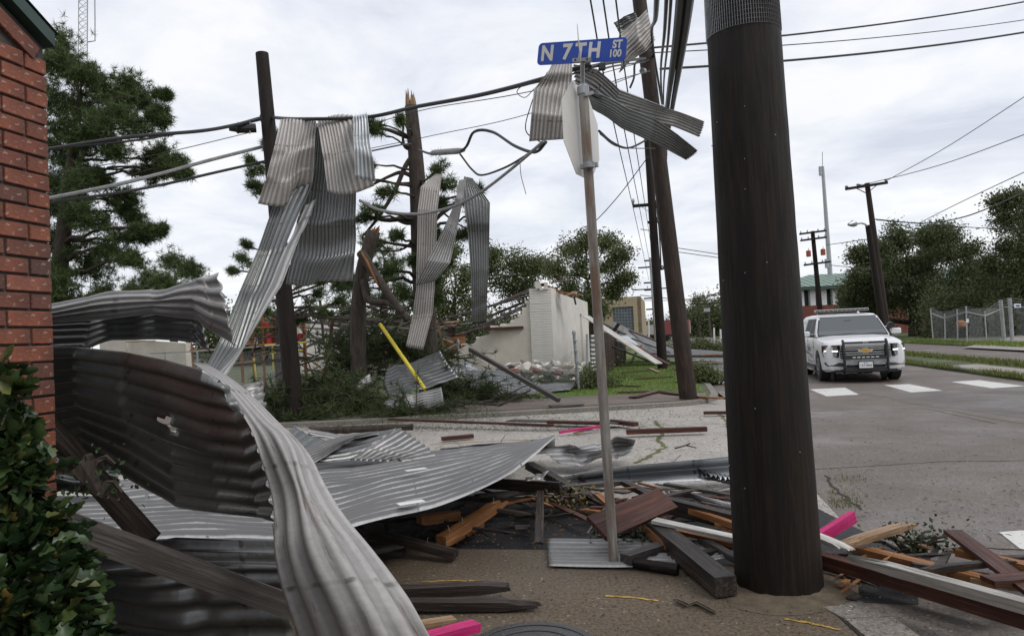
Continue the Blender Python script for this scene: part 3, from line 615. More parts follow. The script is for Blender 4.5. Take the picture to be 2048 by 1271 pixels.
# --- sheets round the street sign ---
GQ = 'corrugated sheets wrapped on cables near the leaning pole'
H_ = 9.2
def sg(label, rows, r, m, seed, **k): return corr(N_, label, rows, r, m, nl=k.pop('nl', 40), dents=.03, seed=seed, group=GQ, creased=True, **k)
sg('pale sheet hanging behind the left half of the street sign', [
    [(1105, 128, H_ + .2), (1112, 124, H_ + .2), (1130, 122, H_ + .2), (1144, 120, H_ + .2)], [(1092, 150, H_), (1105, 150, H_), (1125, 150, H_), (1144, 150, H_)], [(1068, 178, H_), (1090, 180, H_), (1118, 182, H_), (1144, 184, H_)], [(1063, 225, H_ - .1), (1085, 228, H_ - .1), (1110, 230, H_ - .1), (1134, 230, H_ - .1)], [(1058, 283, H_), (1080, 281, H_), (1105, 280, H_), (1130, 278, H_)]], 9, MT['galw'], 51, amp=.008)
sg('upper dark sheet stretching from the sign to its blunt end past the leaning pole', [
    [(1146, 128, H_ + .4), (1148, 142, H_ + .4), (1150, 172, H_ + .4)], [(1195, 138, H_ + 1), (1190, 160, H_ + 1), (1185, 195, H_ + 1)], [(1240, 178, H_ + 2), (1235, 200, H_ + 2), (1228, 225, H_ + 2)], [(1300, 200, H_ + 3), (1296, 218, H_ + 3), (1290, 240, H_ + 3)], [(1350, 220, H_ + 3.5), (1348, 232, H_ + 3.5), (1345, 252, H_ + 3.5)], [(1408, 242, H_ + 4), (1405, 256, H_ + 4), (1398, 274, H_ + 4)]], 7, MT['gal'], 52, amp=.014)
sg('lower dark sheet sloping from the stop sign to its torn end past the leaning pole', [
    [(1148, 165, H_ + .3), (1155, 185, H_ + .3), (1160, 200, H_ + .3)], [(1200, 188, H_ + 1), (1198, 210, H_ + 1), (1196, 226, H_ + 1)], [(1255, 215, H_ + 2), (1250, 240, H_ + 2), (1246, 258, H_ + 2)], [(1310, 235, H_ + 3), (1306, 262, H_ + 3), (1300, 282, H_ + 3)], [(1360, 268, H_ + 3.6), (1354, 285, H_ + 3.6), (1344, 303, H_ + 3.6)], [(1398, 302, H_ + 4), (1388, 312, H_ + 4), (1374, 322, H_ + 4)]], 8, MT['gald'], 53, amp=.014, tear=.04)
sg('pale sheet with a pointed lower tip wrapped round the top of the leaning pole', [
    [(1293, 22, 14.4), (1300, 45, 14.3), (1305, 62, 14.3), (1310, 80, 14.4)], [(1268, 45, 14.3), (1275, 65, 14.2), (1285, 88, 14.2), (1292, 102, 14.3)], [(1240, 68, 14.3), (1248, 92, 14.2), (1258, 112, 14.3), (1262, 122, 14.3)], [(1238, 100, 14.4), (1240, 118, 14.3), (1242, 130, 14.3), (1238, 146, 14.4)]], 9, MT['galw'], 54, amp=.012, nl=30)
sg('small dark sheet corner behind the pale sheet on the leaning pole', [
    [(1270, 24, 14.8), (1274, 34, 14.8), (1278, 46, 14.8)], [(1248, 34, 14.8), (1252, 44, 14.8), (1258, 62, 14.8)], [(1227, 46, 14.8), (1232, 54, 14.8), (1243, 76, 14.8)]], 5, MT['gald'], 55, amp=.014, nl=16)
# --- debris sheets on the far ground ---
GD = 'corrugated sheets lying in the far debris'
def far(label, rows, r, m, seed, **k): return corr(N_, label, rows, r, m, amp=.014, nl=26, dents=k.pop('dents', .05), seed=seed, group=GD, **k)
far('pale sheet standing on its edge in the road debris below the yellow pole', [[(776, 792, 15.5), (766, 812, 15.2), (750, 832, 15)], [(830, 785, 15.5), (825, 808, 15.2), (800, 838, 15)], [(882, 772, 15.5), (886, 792, 15.3), (888, 808, 15.2)]], 9, MT['gal'], 61)
far('dark sheet tilted above the pale one where the yellow pole rests', [[(772, 735, 17), (768, 765, 16.5), (775, 790, 16)], [(830, 720, 17), (830, 750, 16.5), (840, 780, 16)], [(880, 700, 17), (895, 725, 16.6), (918, 752, 16.2)]], 9, MT['gald'], 62)
far('small pale sheet lying in the pine branches left of the tilted dark one', [[(670, 782, 16), (680, 792, 15.8), (690, 798, 15.6)], [(705, 765, 16.3), (712, 778, 16), (716, 785, 15.8)], [(740, 745, 16.6), (742, 760, 16.3), (742, 770, 16)]], 6, MT['gal'], 63)
far('long dark sheet lying low across the lawn corner beneath the chain-link', [[(930, 738, 20), (935, 760, 19), (940, 780, 18)], [(1000, 740, 20), (1005, 765, 19), (1010, 785, 18)], [(1060, 758, 20), (1070, 772, 19), (1080, 784, 18.4)], [(1110, 762, 20), (1115, 770, 19), (1120, 780, 18.4)], [(1152, 762, 20), (1150, 768, 19.2), (1142, 778, 18.6)]], 8, MT['gald'], 64, dents=.08)
far('bright twisted flashing between the rubble and the chain-link posts', [[(900, 735, 21), (905, 745, 20.6)], [(930, 722, 21), (935, 738, 20.6)], [(955, 735, 21), (962, 748, 20.6)]], 2, MT['galb'], 65)
far('dark roof panel fallen from the brown fence onto the grass, lower ribs bare', [[(1245, 655, 33), (1240, 668, 32), (1232, 680, 31)], [(1290, 680, 33), (1286, 692, 32), (1282, 702, 31)], [(1340, 700, 33), (1340, 708, 32), (1338, 716, 31)], [(1450, 706, 33), (1450, 712, 32), (1450, 720, 31)]], 14, MT['gald'], 66)
far('dark roof panel behind the leaning poles reaching over the kerb', [[(1225, 640, 36), (1222, 655, 35), (1220, 665, 34)], [(1290, 672, 36), (1288, 682, 35), (1286, 690, 34)], [(1360, 695, 36), (1360, 702, 35), (1360, 708, 34)], [(1448, 704, 35), (1448, 708, 34.4), (1448, 712, 34)]], 10, MT['gald'], 67)
# ---------------- poles, posts and signs ----------------
def pole_mb(base, top, rb, rt, n=20, seg=10, wob=0.0):
    pts = [base.lerp(top, i / seg) + Vector((RND.uniform(-wob, wob), RND.uniform(-wob, wob), 0)) for i in range(seg + 1)]
    return MB().tube(pts, [rb + (rt - rb) * i / seg for i in range(seg + 1)], n)
def aligned(name, mat, a, b, rb, rt, parent=None, n=20, seg=10, rough=0.0):
    """tapered round timber whose own X axis runs along it, so the wood grain does too"""
    d = b - a; L = d.length
    q = d.to_track_quat('X', 'Z').to_matrix().to_4x4(); M = Matrix.Translation(a) @ q
    m = MB(); m.tube([Vector((L * i / seg, 0, 0)) for i in range(seg + 1)], [rb + (rt - rb) * i / seg for i in range(seg + 1)], n)
    if rough:
        for v in m.v: v.y += RND.uniform(-rough, rough); v.z += RND.uniform(-rough, rough)
    me = bpy.data.meshes.new(name); me.from_pydata([tuple(v) for v in m.v], [], m.f); me.materials.append(mat)
    o = bpy.data.objects.new(name, me); COL.objects.link(o)
    if parent is not None:
        o.matrix_world = M; o.parent = parent; o.matrix_parent_inverse = wmat(parent).inverted(); 
        o.matrix_basis = M
    else: o.matrix_world = M
    smooth_angle(o, 40); return o
big_b = G(1557, 1168, -.0); big_t = P(1472, -160, 4.05)
bp = thing('utility_pole', 'thick dark utility pole standing close on the sidewalk corner, wire mesh round its upper part', 'utility pole', big_b)
aligned('shaft', MT['pole'], big_b + (big_b - big_t).normalized() * .3, big_t, .248, .195, bp, 40, 30, .0012)
# hardware-cloth wrap on the upper part
m = MB(); ax = (big_t - big_b).normalized(); ref = ax.cross(Vector((0, 1, 0))).normalized(); rf2 = ax.cross(ref)
Lb = (big_t - big_b).length
def pp(tt, ang, r): return big_b + ax * tt + (ref * math.cos(ang) + rf2 * math.sin(ang)) * r
h0 = Lb * .825
for i in range(40):
    tt = h0 + i * .0127 * 2; rr = .248 - .053 * tt / Lb + .004
    if tt > Lb: break
    m.tube([pp(tt, k * math.pi / 12, rr) for k in range(25)], .0013, 3, False)
for k in range(90):
    a = 2 * math.pi * k / 90
    m.tube([pp(h0, a, .248 - .053 * h0 / Lb + .004), pp(Lb, a, .199)], .0013, 3, False)
m.build('wire_mesh', MT['steel'], bp, origin=None)['kind'] = 'stuff'
m = MB()
for i in range(26):
    a = RND.uniform(0, 6.28); tt = RND.uniform(.6, 1.9) if i < 12 else RND.uniform(.2, h0); r = .247 - .053 * tt / Lb
    p0 = pp(tt, a, r - .005); m.tube([p0, pp(tt, a, r + .006)], .003, 5)
m.build('staples', MT['steel'], bp, origin=None)['kind'] = 'stuff'
m = MB(); rr = random.Random(3); N = 40; c0_ = big_b.copy(); c0_.z = 0
rings = []
for (r, z) in ((.235, .022), (.29, .016), (.36, .008), (.44, .002)):
    rings.append([c0_ + Vector((math.cos(a) * r * (1 + (.12 * math.sin(3 * a + 1) + .06 * math.sin(7 * a) if r > .26 else 0)), math.sin(a) * r * (1 + (.1 * math.sin(2 * a) if r > .26 else 0)), z * rr.uniform(.8, 1.2))) for a in [k * 2 * math.pi / N for k in range(N)]])
m.add([q for r in rings for q in r], [(i * N + j, i * N + (j + 1) % N, (i + 1) * N + (j + 1) % N, (i + 1) * N + j) for i in range(3) for j in range(N)])
so = m.build('sand_skirt', simple('damp_sand', (.105, .08, .052), .9, var=.35, scale=12, bump=.8, bscale=60), None, fixn=False, smooth=True); tag(so, 'damp brown sand heaped round the foot of the big pole', 'sand', kind='stuff')
def pole_thing(label, base, top, rb, rt, mat, group=None, cat='utility pole', n=16):
    t = thing('utility_pole', label, cat, base, group); aligned('shaft', mat, base - Vector((0, 0, .2)), top, rb, rt, t, n, 14); return t
GPZ = None
p2b = G(1378, 797, 0); p2t = P(1264, -120, 15.9)
p2 = pole_thing('brown leaning utility pole rising from the far grass corner, sheet metal wrapped round its top', p2b, p2t, .195, .15, MT['pole2'])
p1b = G(592, 838, 0); p1t = P(524, 107, p1b.y + .2)
p1 = pole_thing('dark utility pole behind the draped sheets, its top cut flat', p1b, p1t, .20, .135, MT['pole'])
D3 = 28.0
p3b = P(1326, 745, D3); p3b.z = 0; p3t = P(1291, 215, D3)
p3 = pole_thing('slim dark utility pole with two crossarms just behind the brown leaning pole', p3b, p3t, .20, .13, MT['pole'])
def crossarm(t, c, L, az, sz=.1, mat=None, ins=(-.95, -.5, .5, .95), brace=True, roll=0.0, name='crossarm'):
    d = Vector((math.cos(az), math.sin(az), math.tan(roll))).normalized(); mb = MB().bar(c - d * L / 2, c + d * L / 2, sz, sz * 1.2)
    a = mb.build(name, mat or MT['pole'], t, origin=None)
    for f in ins:
        q = c + d * L / 2 * f
        MB().tube([q + Vector((0, 0, sz * .5)), q + Vector((0, 0, sz + .05)), q + Vector((0, 0, sz + .12)), q + Vector((0, 0, sz + .2))], [.02, .05, .06, .03], 8).build('insulator', MT['steel'], a, origin=None)
    if brace:
        MB().bar(c - d * L * .3, c - Vector((0, 0, L * .25)), .03, .02).bar(c + d * L * .3, c - Vector((0, 0, L * .25)), .03, .02).build('brace', MT['steel'], t, origin=None)
    return a
crossarm(p3, P(1303, 409, D3), 1.5, -.2, .10, ins=(-.95,))
crossarm(p3, P(1318, 443, D3), .9, -.2, .08, ins=(), brace=False)
MB().bar(P(1281, 458, D3), P(1305, 462, D3), .03, .03).build('standoff_arm', MT['steel'], p3, origin=None)
MB().bar(P(1318, 478, D3), P(1330, 475, D3), .03, .03).build('standoff_arm', MT['steel'], p3, origin=None)
MB().tube([P(1321, 434, D3), P(1321, 444, D3)], .17, 10).build('cable_terminal', MT['steel'], p3, origin=None)
# hardware of the brown leaning pole
MB().tube([P(1321, 232, 15.2), P(1325, 226, 15.1), P(1330, 215, 15.0)], [.12, .15, .11], 12).build('splice_can', MT['steel'], p2, origin=None)
MB().bar(P(1296, 262, 15.2), P(1312, 272, 15.2), .2, .16).build('broken_stub', MT['wt'], p2, origin=None)
MB().tube([P(1288, 142, 14.9), P(1284, 142, 14.7)], .06, 8).build('cable_clamp', MT['steel'], p2, origin=None)
# distant pole line along the street
def far_pole(label, px, ybase, ytop, d, arms, mat, lean=0, rad=.17, group='distant poles lining the street'):
    b = P(px, ybase, d); b.z = 0; t0 = P(px - lean, ytop, d)
    t = pole_thing(label, b, t0, rad, rad * .65, mat, group, n=8)
    for (ya, L) in arms:
        f = (ya - ytop) / (ybase - ytop); crossarm(t, t0.lerp(b, f), L, -.2, .12, ins=(), brace=False)
    return t
far_pole('tall pale distant pole with five short arms, left of the slim dark pole', 1312, 676, 515, 70, [(520, 1.2), (532, 2.5), (560, 1.6), (573, 1.6), (588, 1.8), (608, 1.5)], MT['steel'], 12)
far_pole('darker distant pole half hidden behind the slim dark pole', 1318, 672, 516, 90, [(572, 6.0)], MT['pole'], 10, .2)
far_pole('leaning distant pole with crossarm and a grey transformer before the dark woods', 1422, 674, 605, 130, [(607, 6.5)], MT['wg'], 7, .25)
tt_ = [o for o in bpy.data.objects if o.name.startswith('utility_pole')][-1]
MB().tube([P(1414, 616, 129.5), P(1414, 623, 129.5)], .55, 8).build('transformer', MT['steel'], tt_, origin=None)
# right side poles
DR = 44
rb_ = P(1777, 668, DR); rb_.z = 0; rt_ = P(1734, 366, DR)
rp = pole_thing('tall leaning pole with one long crossarm over the dark oaks, right of the police vehicle', rb_, rt_, .24, .15, MT['pole2'])
cc = P(1733, 372, DR - .3); dd = (P(1775, 366, DR - .3) - P(1691, 378, DR - .3))
MB().bar(P(1691, 378, DR - .3), P(1775, 365, DR - .3), .13, .16).build('crossarm', MT['pole'], rp, origin=None)
MB().bar(P(1712, 376, DR - .3), P(1736, 388, DR - .3), .05, .04).build('brace', MT['pole'], rp, origin=None)
MB().bar(P(1755, 369, DR - .3), P(1737, 384, DR - .3), .05, .04).build('brace', MT['pole'], rp, origin=None)
for px, py in ((1693, 375), (1716, 371), (1772, 362), (1722, 372)):
    MB().tube([P(px, py + 1, DR - .3), P(px, py - 2, DR - .3), P(px, py - 4, DR - .3)], [.05, .12, .06], 8).build('insulator', MT['steel'], rp, origin=None)
lb = P(1771, 668, DR - 2); lb.z = 0; lt = P(1736, 450, DR - 2)
lp = pole_thing('shorter dark pole with a street lamp arm, alongside the tall leaning pole', lb, lt, .22, .16, MT['pole'], cat='street lamp')
MB().tube([P(1736, 455, DR - 2), P(1730, 448, DR - 2.2), P(1722, 446, DR - 2.5), P(1712, 448, DR - 2.8)], .05, 8).build('lamp_arm', MT['steel'], lp, origin=None)
MB().tube([P(1712, 448, DR - 2.8), P(1706, 447, DR - 3), P(1697, 449, DR - 3.2)], [.12, .2, .08], 8).build('lamp_head', MT['steel'], lp, origin=None)
DT = 62
tb = P(1645, 664, DT); tb.z = 0; tt = P(1625, 462, DT)
tp = pole_thing('dark pole with three crossarms and two red transformers behind the police vehicle', tb, tt, .26, .17, MT['pole'])
for (x0, y0, x1, y1) in ((1599, 468, 1652, 461), (1601, 481, 1653, 474), (1608, 530, 1661, 523)):
    ca = MB().bar(P(x0, y0, DT - .3), P(x1, y1, DT - .3), .14, .16).build('crossarm', MT['pole'], tp, origin=None)
    for f in (.05, .3, .7, .95):
        q = P(x0 + (x1 - x0) * f, y0 + (y1 - y0) * f, DT - .3)
        MB().tube([q, q + Vector((0, 0, .25))], [.07, .05], 6).build('insulator', MT['steel'], ca, origin=None)
MT['rust'] = simple('rust_red_paint', (0.33, 0.07, 0.035), 0.55)
for px, py in ((1617, 507), (1646, 504)):
    q = P(px, py, DT - .5); tr = MB().tube([q - Vector((0, 0, .27)), q - Vector((0, 0, .25)), q + Vector((0, 0, .25)), q + Vector((0, 0, .29))], [.16, .2, .2, .1], 12).build('transformer', MT['rust'], tp, origin=None)
    MB().tube([q + Vector((0, 0, .28)), q + Vector((.05, 0, .5))], .03, 6).build('bushing', MT['steel'], tr, origin=None)
DM = 95
mb_ = P(1667, 640, DM); mb_.z = 0; mt_ = P(1645, 333, DM)
mono = thing('monopole_tower', 'tall slender grey communications mast rising behind the green roof', 'mast', mb_)
aligned('shaft', MT['steel'], mb_, mt_, .38, .2, mono, 12)
for f, r in ((0.0, .4), (.55, .5)):
    q = mt_.lerp(mb_, f); MB().tube([q + Vector((-.3, 0, -1.2)), q + Vector((-.3, 0, 0))], r * .6, 8).build('antenna_unit', MT['steel'], mono, origin=None)
MB().tube([mt_, mt_ + Vector((.1, 0, 2.0))], .05, 5).build('whip_antenna', MT['steel'], mono, origin=None)
# lattice tower behind the pine
LTD = 80
lt_b = P(176, 330, LTD); lt_b.z = 0; 
lat = thing('lattice_tower', 'thin white lattice radio tower rising out of the top edge behind the left pine', 'radio tower', lt_b)
b0 = P(168, 300, LTD); b1 = P(168, -120, LTD); top_c = b1; bot = P(168, 300, LTD); bot.z = 0
axis_pts = [P(168, 300, LTD).lerp(P(170, -120, LTD), i / 30) for i in range(31)]
gz = axis_pts[0].copy(); gz.z = 0
hw = .5; offs = [Vector((-hw, -.3, 0)), Vector((hw, -.3, 0)), Vector((0, .55, 0))]
for of in offs: MB().tube([gz + of, axis_pts[0] + of, axis_pts[-1] + of], .05, 5).build('leg', MT['steel'], lat, origin=None)
m = MB()
for i in range(30):
    for a, b in ((0, 1), (1, 2), (2, 0)):
        m.tube([axis_pts[i] + offs[a], axis_pts[i + 1] + offs[b]], .025, 3, False); m.tube([axis_pts[i] + offs[b], axis_pts[i + 1] + offs[a]], .025, 3, False)
m.build('lattice_bracing', MT['steel'], lat, origin=None)
MB().tube([P(176, 84, LTD), P(190, 82, LTD), P(190, 40, LTD), P(189, -60, LTD)], .07, 5).build('side_antenna', MT['steel'], lat, origin=None)
# --- street sign post with stop sign seen from behind ---
MT['post'] = None
t = NT('rust_streaked_post'); f = t.noise(1, 5, .65, t.mapping((2.2, 30, 30))); g = t.noise(3, 4, .6, t.mapping((1, 4, 4)))
t.set(t.mix(t.ramp(g, [(.47, 0.0), (.66, .75)]), t.ramp(f, [(.35, (.20, .18, .155)), (.65, (.38, .355, .32))]), (.17, .085, .045)), .6, .2); MT['post'] = t.m
pb = G(1228, 1131, 0); ptp = P(1166, 178, 4.5)
sp = thing('street_sign_post', 'rusty round sign post carrying a blue street-name sign and a stop sign seen from behind', 'street sign', pb)
aligned('post', MT['post'], pb, ptp, .0315, .0315, sp, 20, 12)
capo = MB(); dp = (ptp - pb).normalized()
capo.tube([ptp - dp * .035, ptp + dp * .012, ptp + dp * .03], [.0385, .0385, .02], 20); capo.build('post_cap', MT['steel'], sp, origin=None, smooth=False)
MT['signblue'] = simple('sign_blue', (0.010, 0.065, 0.40), 0.35, var=.06); MT['signwhite'] = simple('sign_white', (0.66, 0.64, 0.60), 0.4, var=.06)
# blade corners taken at their own slanted plane
bl, br = P(1076, 109, 4.62), P(1253, 98, 4.30)
ex = (br - bl); Lw = ex.length; ex.normalize(); ez = (dp - ex * dp.dot(ex)).normalized(); ey = ex.cross(ez)
Hh = .118
def rounded(w, h, r, n=6):
    pts = []
    for cx_, cy_, a0 in ((w / 2 - r, h / 2 - r, 0), (-w / 2 + r, h / 2 - r, 90), (-w / 2 + r, -h / 2 + r, 180), (w / 2 - r, -h / 2 + r, 270)):
        for k in range(n + 1):
            a = math.radians(a0 + 90 * k / n); pts.append((cx_ + r * math.cos(a), cy_ + r * math.sin(a)))
    return pts
def plate(pts2, c, ex, ez, ey, th, name, mat, parent):
    n = len(pts2); vs = [c + ex * x + ez * z + ey * s * th / 2 for s in (-1, 1) for x, z in pts2]
    return MB().add(vs, [tuple(range(n)), tuple(reversed(range(n, 2 * n)))] + [(i, i + n, (i + 1) % n + n, (i + 1) % n) for i in range(n)]).build(name, mat, parent, origin=None)
bc = (bl + br) / 2
if ey.dot(CAMP - bc) < 0: ey = -ey
blade = plate(rounded(Lw, Hh * 1.2, .028), bc, ex, ez, ey, .004, 'name_blade', MT['signblue'], sp)
def text3d(name, s, c, ex, ez, ey, size, mat, parent, xs=1.0, align='CENTER', th=.0006, bold=0.0):
    cu = bpy.data.curves.new(name, 'FONT'); cu.body = s; cu.size = size; cu.align_x = align; cu.align_y = 'CENTER'; cu.offset = bold; cu.extrude = th; cu.resolution_u = 4
    to = bpy.data.objects.new(name, cu); COL.objects.link(to); dg = bpy.context.evaluated_depsgraph_get(); me = bpy.data.meshes.new_from_object(to.evaluated_get(dg)); bpy.data.objects.remove(to)
    o = bpy.data.objects.new(name, me); COL.objects.link(o); me.materials.clear(); me.materials.append(mat)
    M = Matrix(((ex.x * xs, ez.x, ey.x, c.x), (ex.y * xs, ez.y, ey.y, c.y), (ex.z * xs, ez.z, ey.z, c.z), (0, 0, 0, 1)))
    me.transform(M)
    if parent is not None: set_parent(o, parent)
    return o
def on_blade(fx, fz): return bc + ex * (Lw / 2 * fx) + ez * (Hh * .6 * fz) + ey * .0032
text3d('letter', 'N', on_blade(-.77, -.02), ex, ez, ey, .132, MT['signwhite'], blade, .92, bold=.005)
text3d('letter', '7', on_blade(-.31, 0), ex, ez, ey, .132, MT['signwhite'], blade, 1.0, bold=.005)
text3d('letter', 'T', on_blade(.0, 0), ex, ez, ey, .132, MT['signwhite'], blade, .92, bold=.005)
text3d('letter', 'H', on_blade(.31, 0), ex, ez, ey, .132, MT['signwhite'], blade, .92, bold=.005)
text3d('lettering', 'ST', on_blade(.80, .42), ex, ez, ey, .066, MT['signwhite'], blade, .92, bold=.0026)
text3d('lettering', '100', on_blade(.77, -.36), ex, ez, ey, .062, MT['signwhite'], blade, .92, bold=.002)
br_ = MB().box((0, 0, 0), (1, 1, 1)); 
bk = MB(); c0 = P(1165, 121, 4.44); bk.add([c0 + ex * x + ez * z + ey * y for z in (-.011, .011) for y in (-.016, .02) for x in (-.062, .062)], [(0, 2, 3, 1), (4, 5, 7, 6), (0, 1, 5, 4), (2, 6, 7, 3), (0, 4, 6, 2), (1, 3, 7, 5)])
bk.build('bracket', MT['steel'], sp, origin=None)
for x in (-.042, .042): MB().tube([c0 + ex * x + ey * .019, c0 + ex * x + ey * .024], .006, 8).build('bolt', MT['black'], sp, origin=None)
MB().tube([ptp + dp * .02, c0 - ez * .01], .014, 10).build('bracket_stem', MT['steel'], sp, origin=None)
# second blade pointing almost at the camera: edge-on
ed = (CAMP - ptp); ed.z = 0; ed.normalize(); ed = (Matrix.Rotation(math.radians(-1.2), 3, 'Z') @ ed); eyy = ed.cross(dp).normalized()
c2 = P(1162, 128, 4.5) + ed * .22
plate(rounded(.5, .13, .028), c2, ed, ed.cross(eyy).normalized(), eyy, .004, 'name_blade', MT['signwhite'], sp)
# stop sign, turned edge-on, grey back
sc_ = P(1163, 264, 4.47); fx = (Matrix.Rotation(math.radians(0), 3, 'Z') @ Vector((1, 0, 0)))
va = math.radians(68)
view = (sc_ - CAMP); view.z = 0; view.normalize(); rt = Vector((view.y, -view.x, 0))
sxv = (rt * math.cos(va) + view * math.sin(va)).normalized(); szv = (dp - sxv * dp.dot(sxv)).normalized(); syv = sxv.cross(szv)
R8 = .30 / math.cos(math.pi / 8)
oct8 = [(R8 * math.cos(math.pi / 8 + k * math.pi / 4), R8 * math.sin(math.pi / 8 + k * math.pi / 4)) for k in range(8)]
if syv.dot(CAMP - sc_) < 0: syv = -syv
stp = plate(oct8, P(1163, 264, 4.58), sxv, szv, syv, .003, 'stop_sign_back', MT['signwhite'], sp)
MB().tube([P(1178, 330, 4.44) - dp * .018, P(1178, 330, 4.44) + dp * .018], .036, 16).build('clamp', MT['steel'], sp, origin=None)
MB().bar(P(1162, 334, 4.5), P(1196, 329, 4.46), .03, .026).build('clamp_bar', MT['steel'], sp, origin=None)
MB().bar(P(1168, 190, 4.46), P(1184, 186, 4.5), .03, .02).build('clamp_bar', MT['steel'], sp, origin=None)
# ---------------- brick building at the left edge ----------------
t = NT('red_brick'); r = t.rnd(); f = t.noise(9, 5, .65, t.mapping((1, 1, 1))); ff = t.noise(38, 5, .7, t.mapping((1, 1, 2)))
base = t.ramp(r, [(0.0, (.07, .04, .034)), (.10, (.12, .05, .034)), (.22, (.20, .062, .034)), (.65, (.25, .078, .042)), (.85, (.17, .052, .034)), (1, (.29, .10, .06))])
col = t.mix(t.ramp(f, [(.38, .0), (.64, .75)]), base, (.085, .035, .026)); col = t.mix(t.ramp(ff, [(.57, 0.0), (.66, .55)]), col, (.5, .38, .3))
t.set(col, .8); t.bump(ff, .6, .004); MT['brick'] = t.m
MT['mortar'] = simple('grey_mortar', (.05, .044, .040), .9, var=.3, scale=30, bump=.6)
t = NT('distant_brickwork'); b = t.n.new('ShaderNodeTexBrick'); b.inputs['Scale'].default_value = 4.9; b.inputs['Color1'].default_value = (.27, .065, .04, 1); b.inputs['Color2'].default_value = (.18, .05, .035, 1); b.inputs['Mortar'].default_value = (.06, .05, .045, 1); b.inputs['Mortar Size'].default_value = .03
t.l.new(t.mapping((1, 1, 1), rot=(math.pi / 2, 0, 0)), b.inputs[0]); t.set(b.outputs[0], .85); MT['brickwork'] = t.m
MT['greentrim'] = simple('green_metal_trim', (.035, .062, .052), .45, .2, var=.15)
BC = P(108, 717, 2.8); BC.z = 0
bt = thing('brick_building', 'red brick building corner with a sloping green roof trim at the left edge', 'building', BC)
au = -u_; an = v_   # along wall towards the camera, outward normal
def BW(a, n, z): return BC + au * a + an * n + Vector((0, 0, z))
HK = 2.73; SL = .56
# mortar-faced wall behind the bricks, gable shaped
Lg = 9.0; inn = -.10
prof = [(0.004, -.15), (Lg, -.15), (Lg, HK - .02), (Lg / 2, HK + SL * Lg / 2 + .03), (0.004, HK + .03)]
m = MB(); vs = [BW(a, inn + .088, z) for a, z in prof] + [BW(a, -6.0, z) for a, z in prof]; k = 5
m.add(vs, [tuple(range(k)), tuple(reversed(range(k, 2 * k)))] + [(i, i + k, (i + 1) % k + k, (i + 1) % k) for i in range(k)])
m.build('wall', MT['mortar'], bt, origin=None)
brick_meshes = []
def brick_mesh(L, H, Dp, seed):
    rr = random.Random(seed); bm = bmesh.new(); bmesh.ops.create_cube(bm, size=1)
    for v in bm.verts: v.co = Vector((v.co.x * L, v.co.y * Dp, v.co.z * H))
    bmesh.ops.bevel(bm, geom=list(bm.edges), offset=.0028, segments=1, affect='EDGES')
    for v in bm.verts: v.co += Vector([rr.uniform(-.0012, .0012) for _ in range(3)])
    me = bpy.data.meshes.new('brick'); bm.to_mesh(me); bm.free(); me.materials.append(MT['brick']); return me
full = [brick_mesh(.193, .058, .09, s) for s in range(5)]; half = [brick_mesh(.092, .058, .09, s + 9) for s in range(3)]
Rm = Matrix(((au.x, an.x, 0), (au.y, an.y, 0), (0, 0, 1))).to_4x4()
def put_brick(me, a, z, n=-.045, rot=0.0):
    o = bpy.data.objects.new('brick', me); COL.objects.link(o); set_parent(o, bt)
    o.matrix_basis = Matrix.Translation(BW(a, n + RND.uniform(-.0015, .0025), z)) @ Rm @ Matrix.Rotation(-rot, 4, 'Y')
    return o
pitch = .0677; row = 0; z = .035
while z < HK + .6:
    a = .0
    if row % 2: items = [(.092, half)] + [(.193, full)] * 4
    else: items = [(.193, full)] * 4 + [(.092, half)]
    for L, ms in items:
        ca = a + L / 2; a += L + .0105
        lim = HK + SL * (ca - L / 2) - .012
        if z + .029 < lim and z > .35: put_brick(RND.choice(ms), ca, z)
    z += pitch; row += 1
ang = math.atan(SL)
for i in range(6):   # sloping course under the trim
    s = .055 + i * .2035; a = s * math.cos(ang) + .045; zz_ = HK + .005 + s * math.sin(ang)
    put_brick(full[i % 5], a + .04, zz_, -.036, ang)
m = MB(); tr = [BW(-.015, .03, HK + .035), BW(-.015, .03, HK + .09), BW(Lg / 2, .03, HK + SL * Lg / 2 + .095), BW(Lg / 2, .03, HK + SL * Lg / 2 + .04)]
m.add(tr + [q - an * .08 for q in tr], [(0, 1, 2, 3), (7, 6, 5, 4), (0, 4, 5, 1), (1, 5, 6, 2), (2, 6, 7, 3), (3, 7, 4, 0)]); m.build('roof_trim', MT['greentrim'], bt, origin=None)
m = MB()
m.add([BW(-.05, .02, HK + .1), BW(-.05, -6.3, HK + .1), BW(Lg / 2, -6.3, HK + SL * Lg / 2 + .13), BW(Lg / 2, .02, HK + SL * Lg / 2 + .13), BW(Lg + .05, -6.3, HK + .03), BW(Lg + .05, .02, HK + .03)], [(0, 1, 2, 3), (3, 2, 4, 5)])
ro = m.build('roof', MT['greentrim'], bt, origin=None)
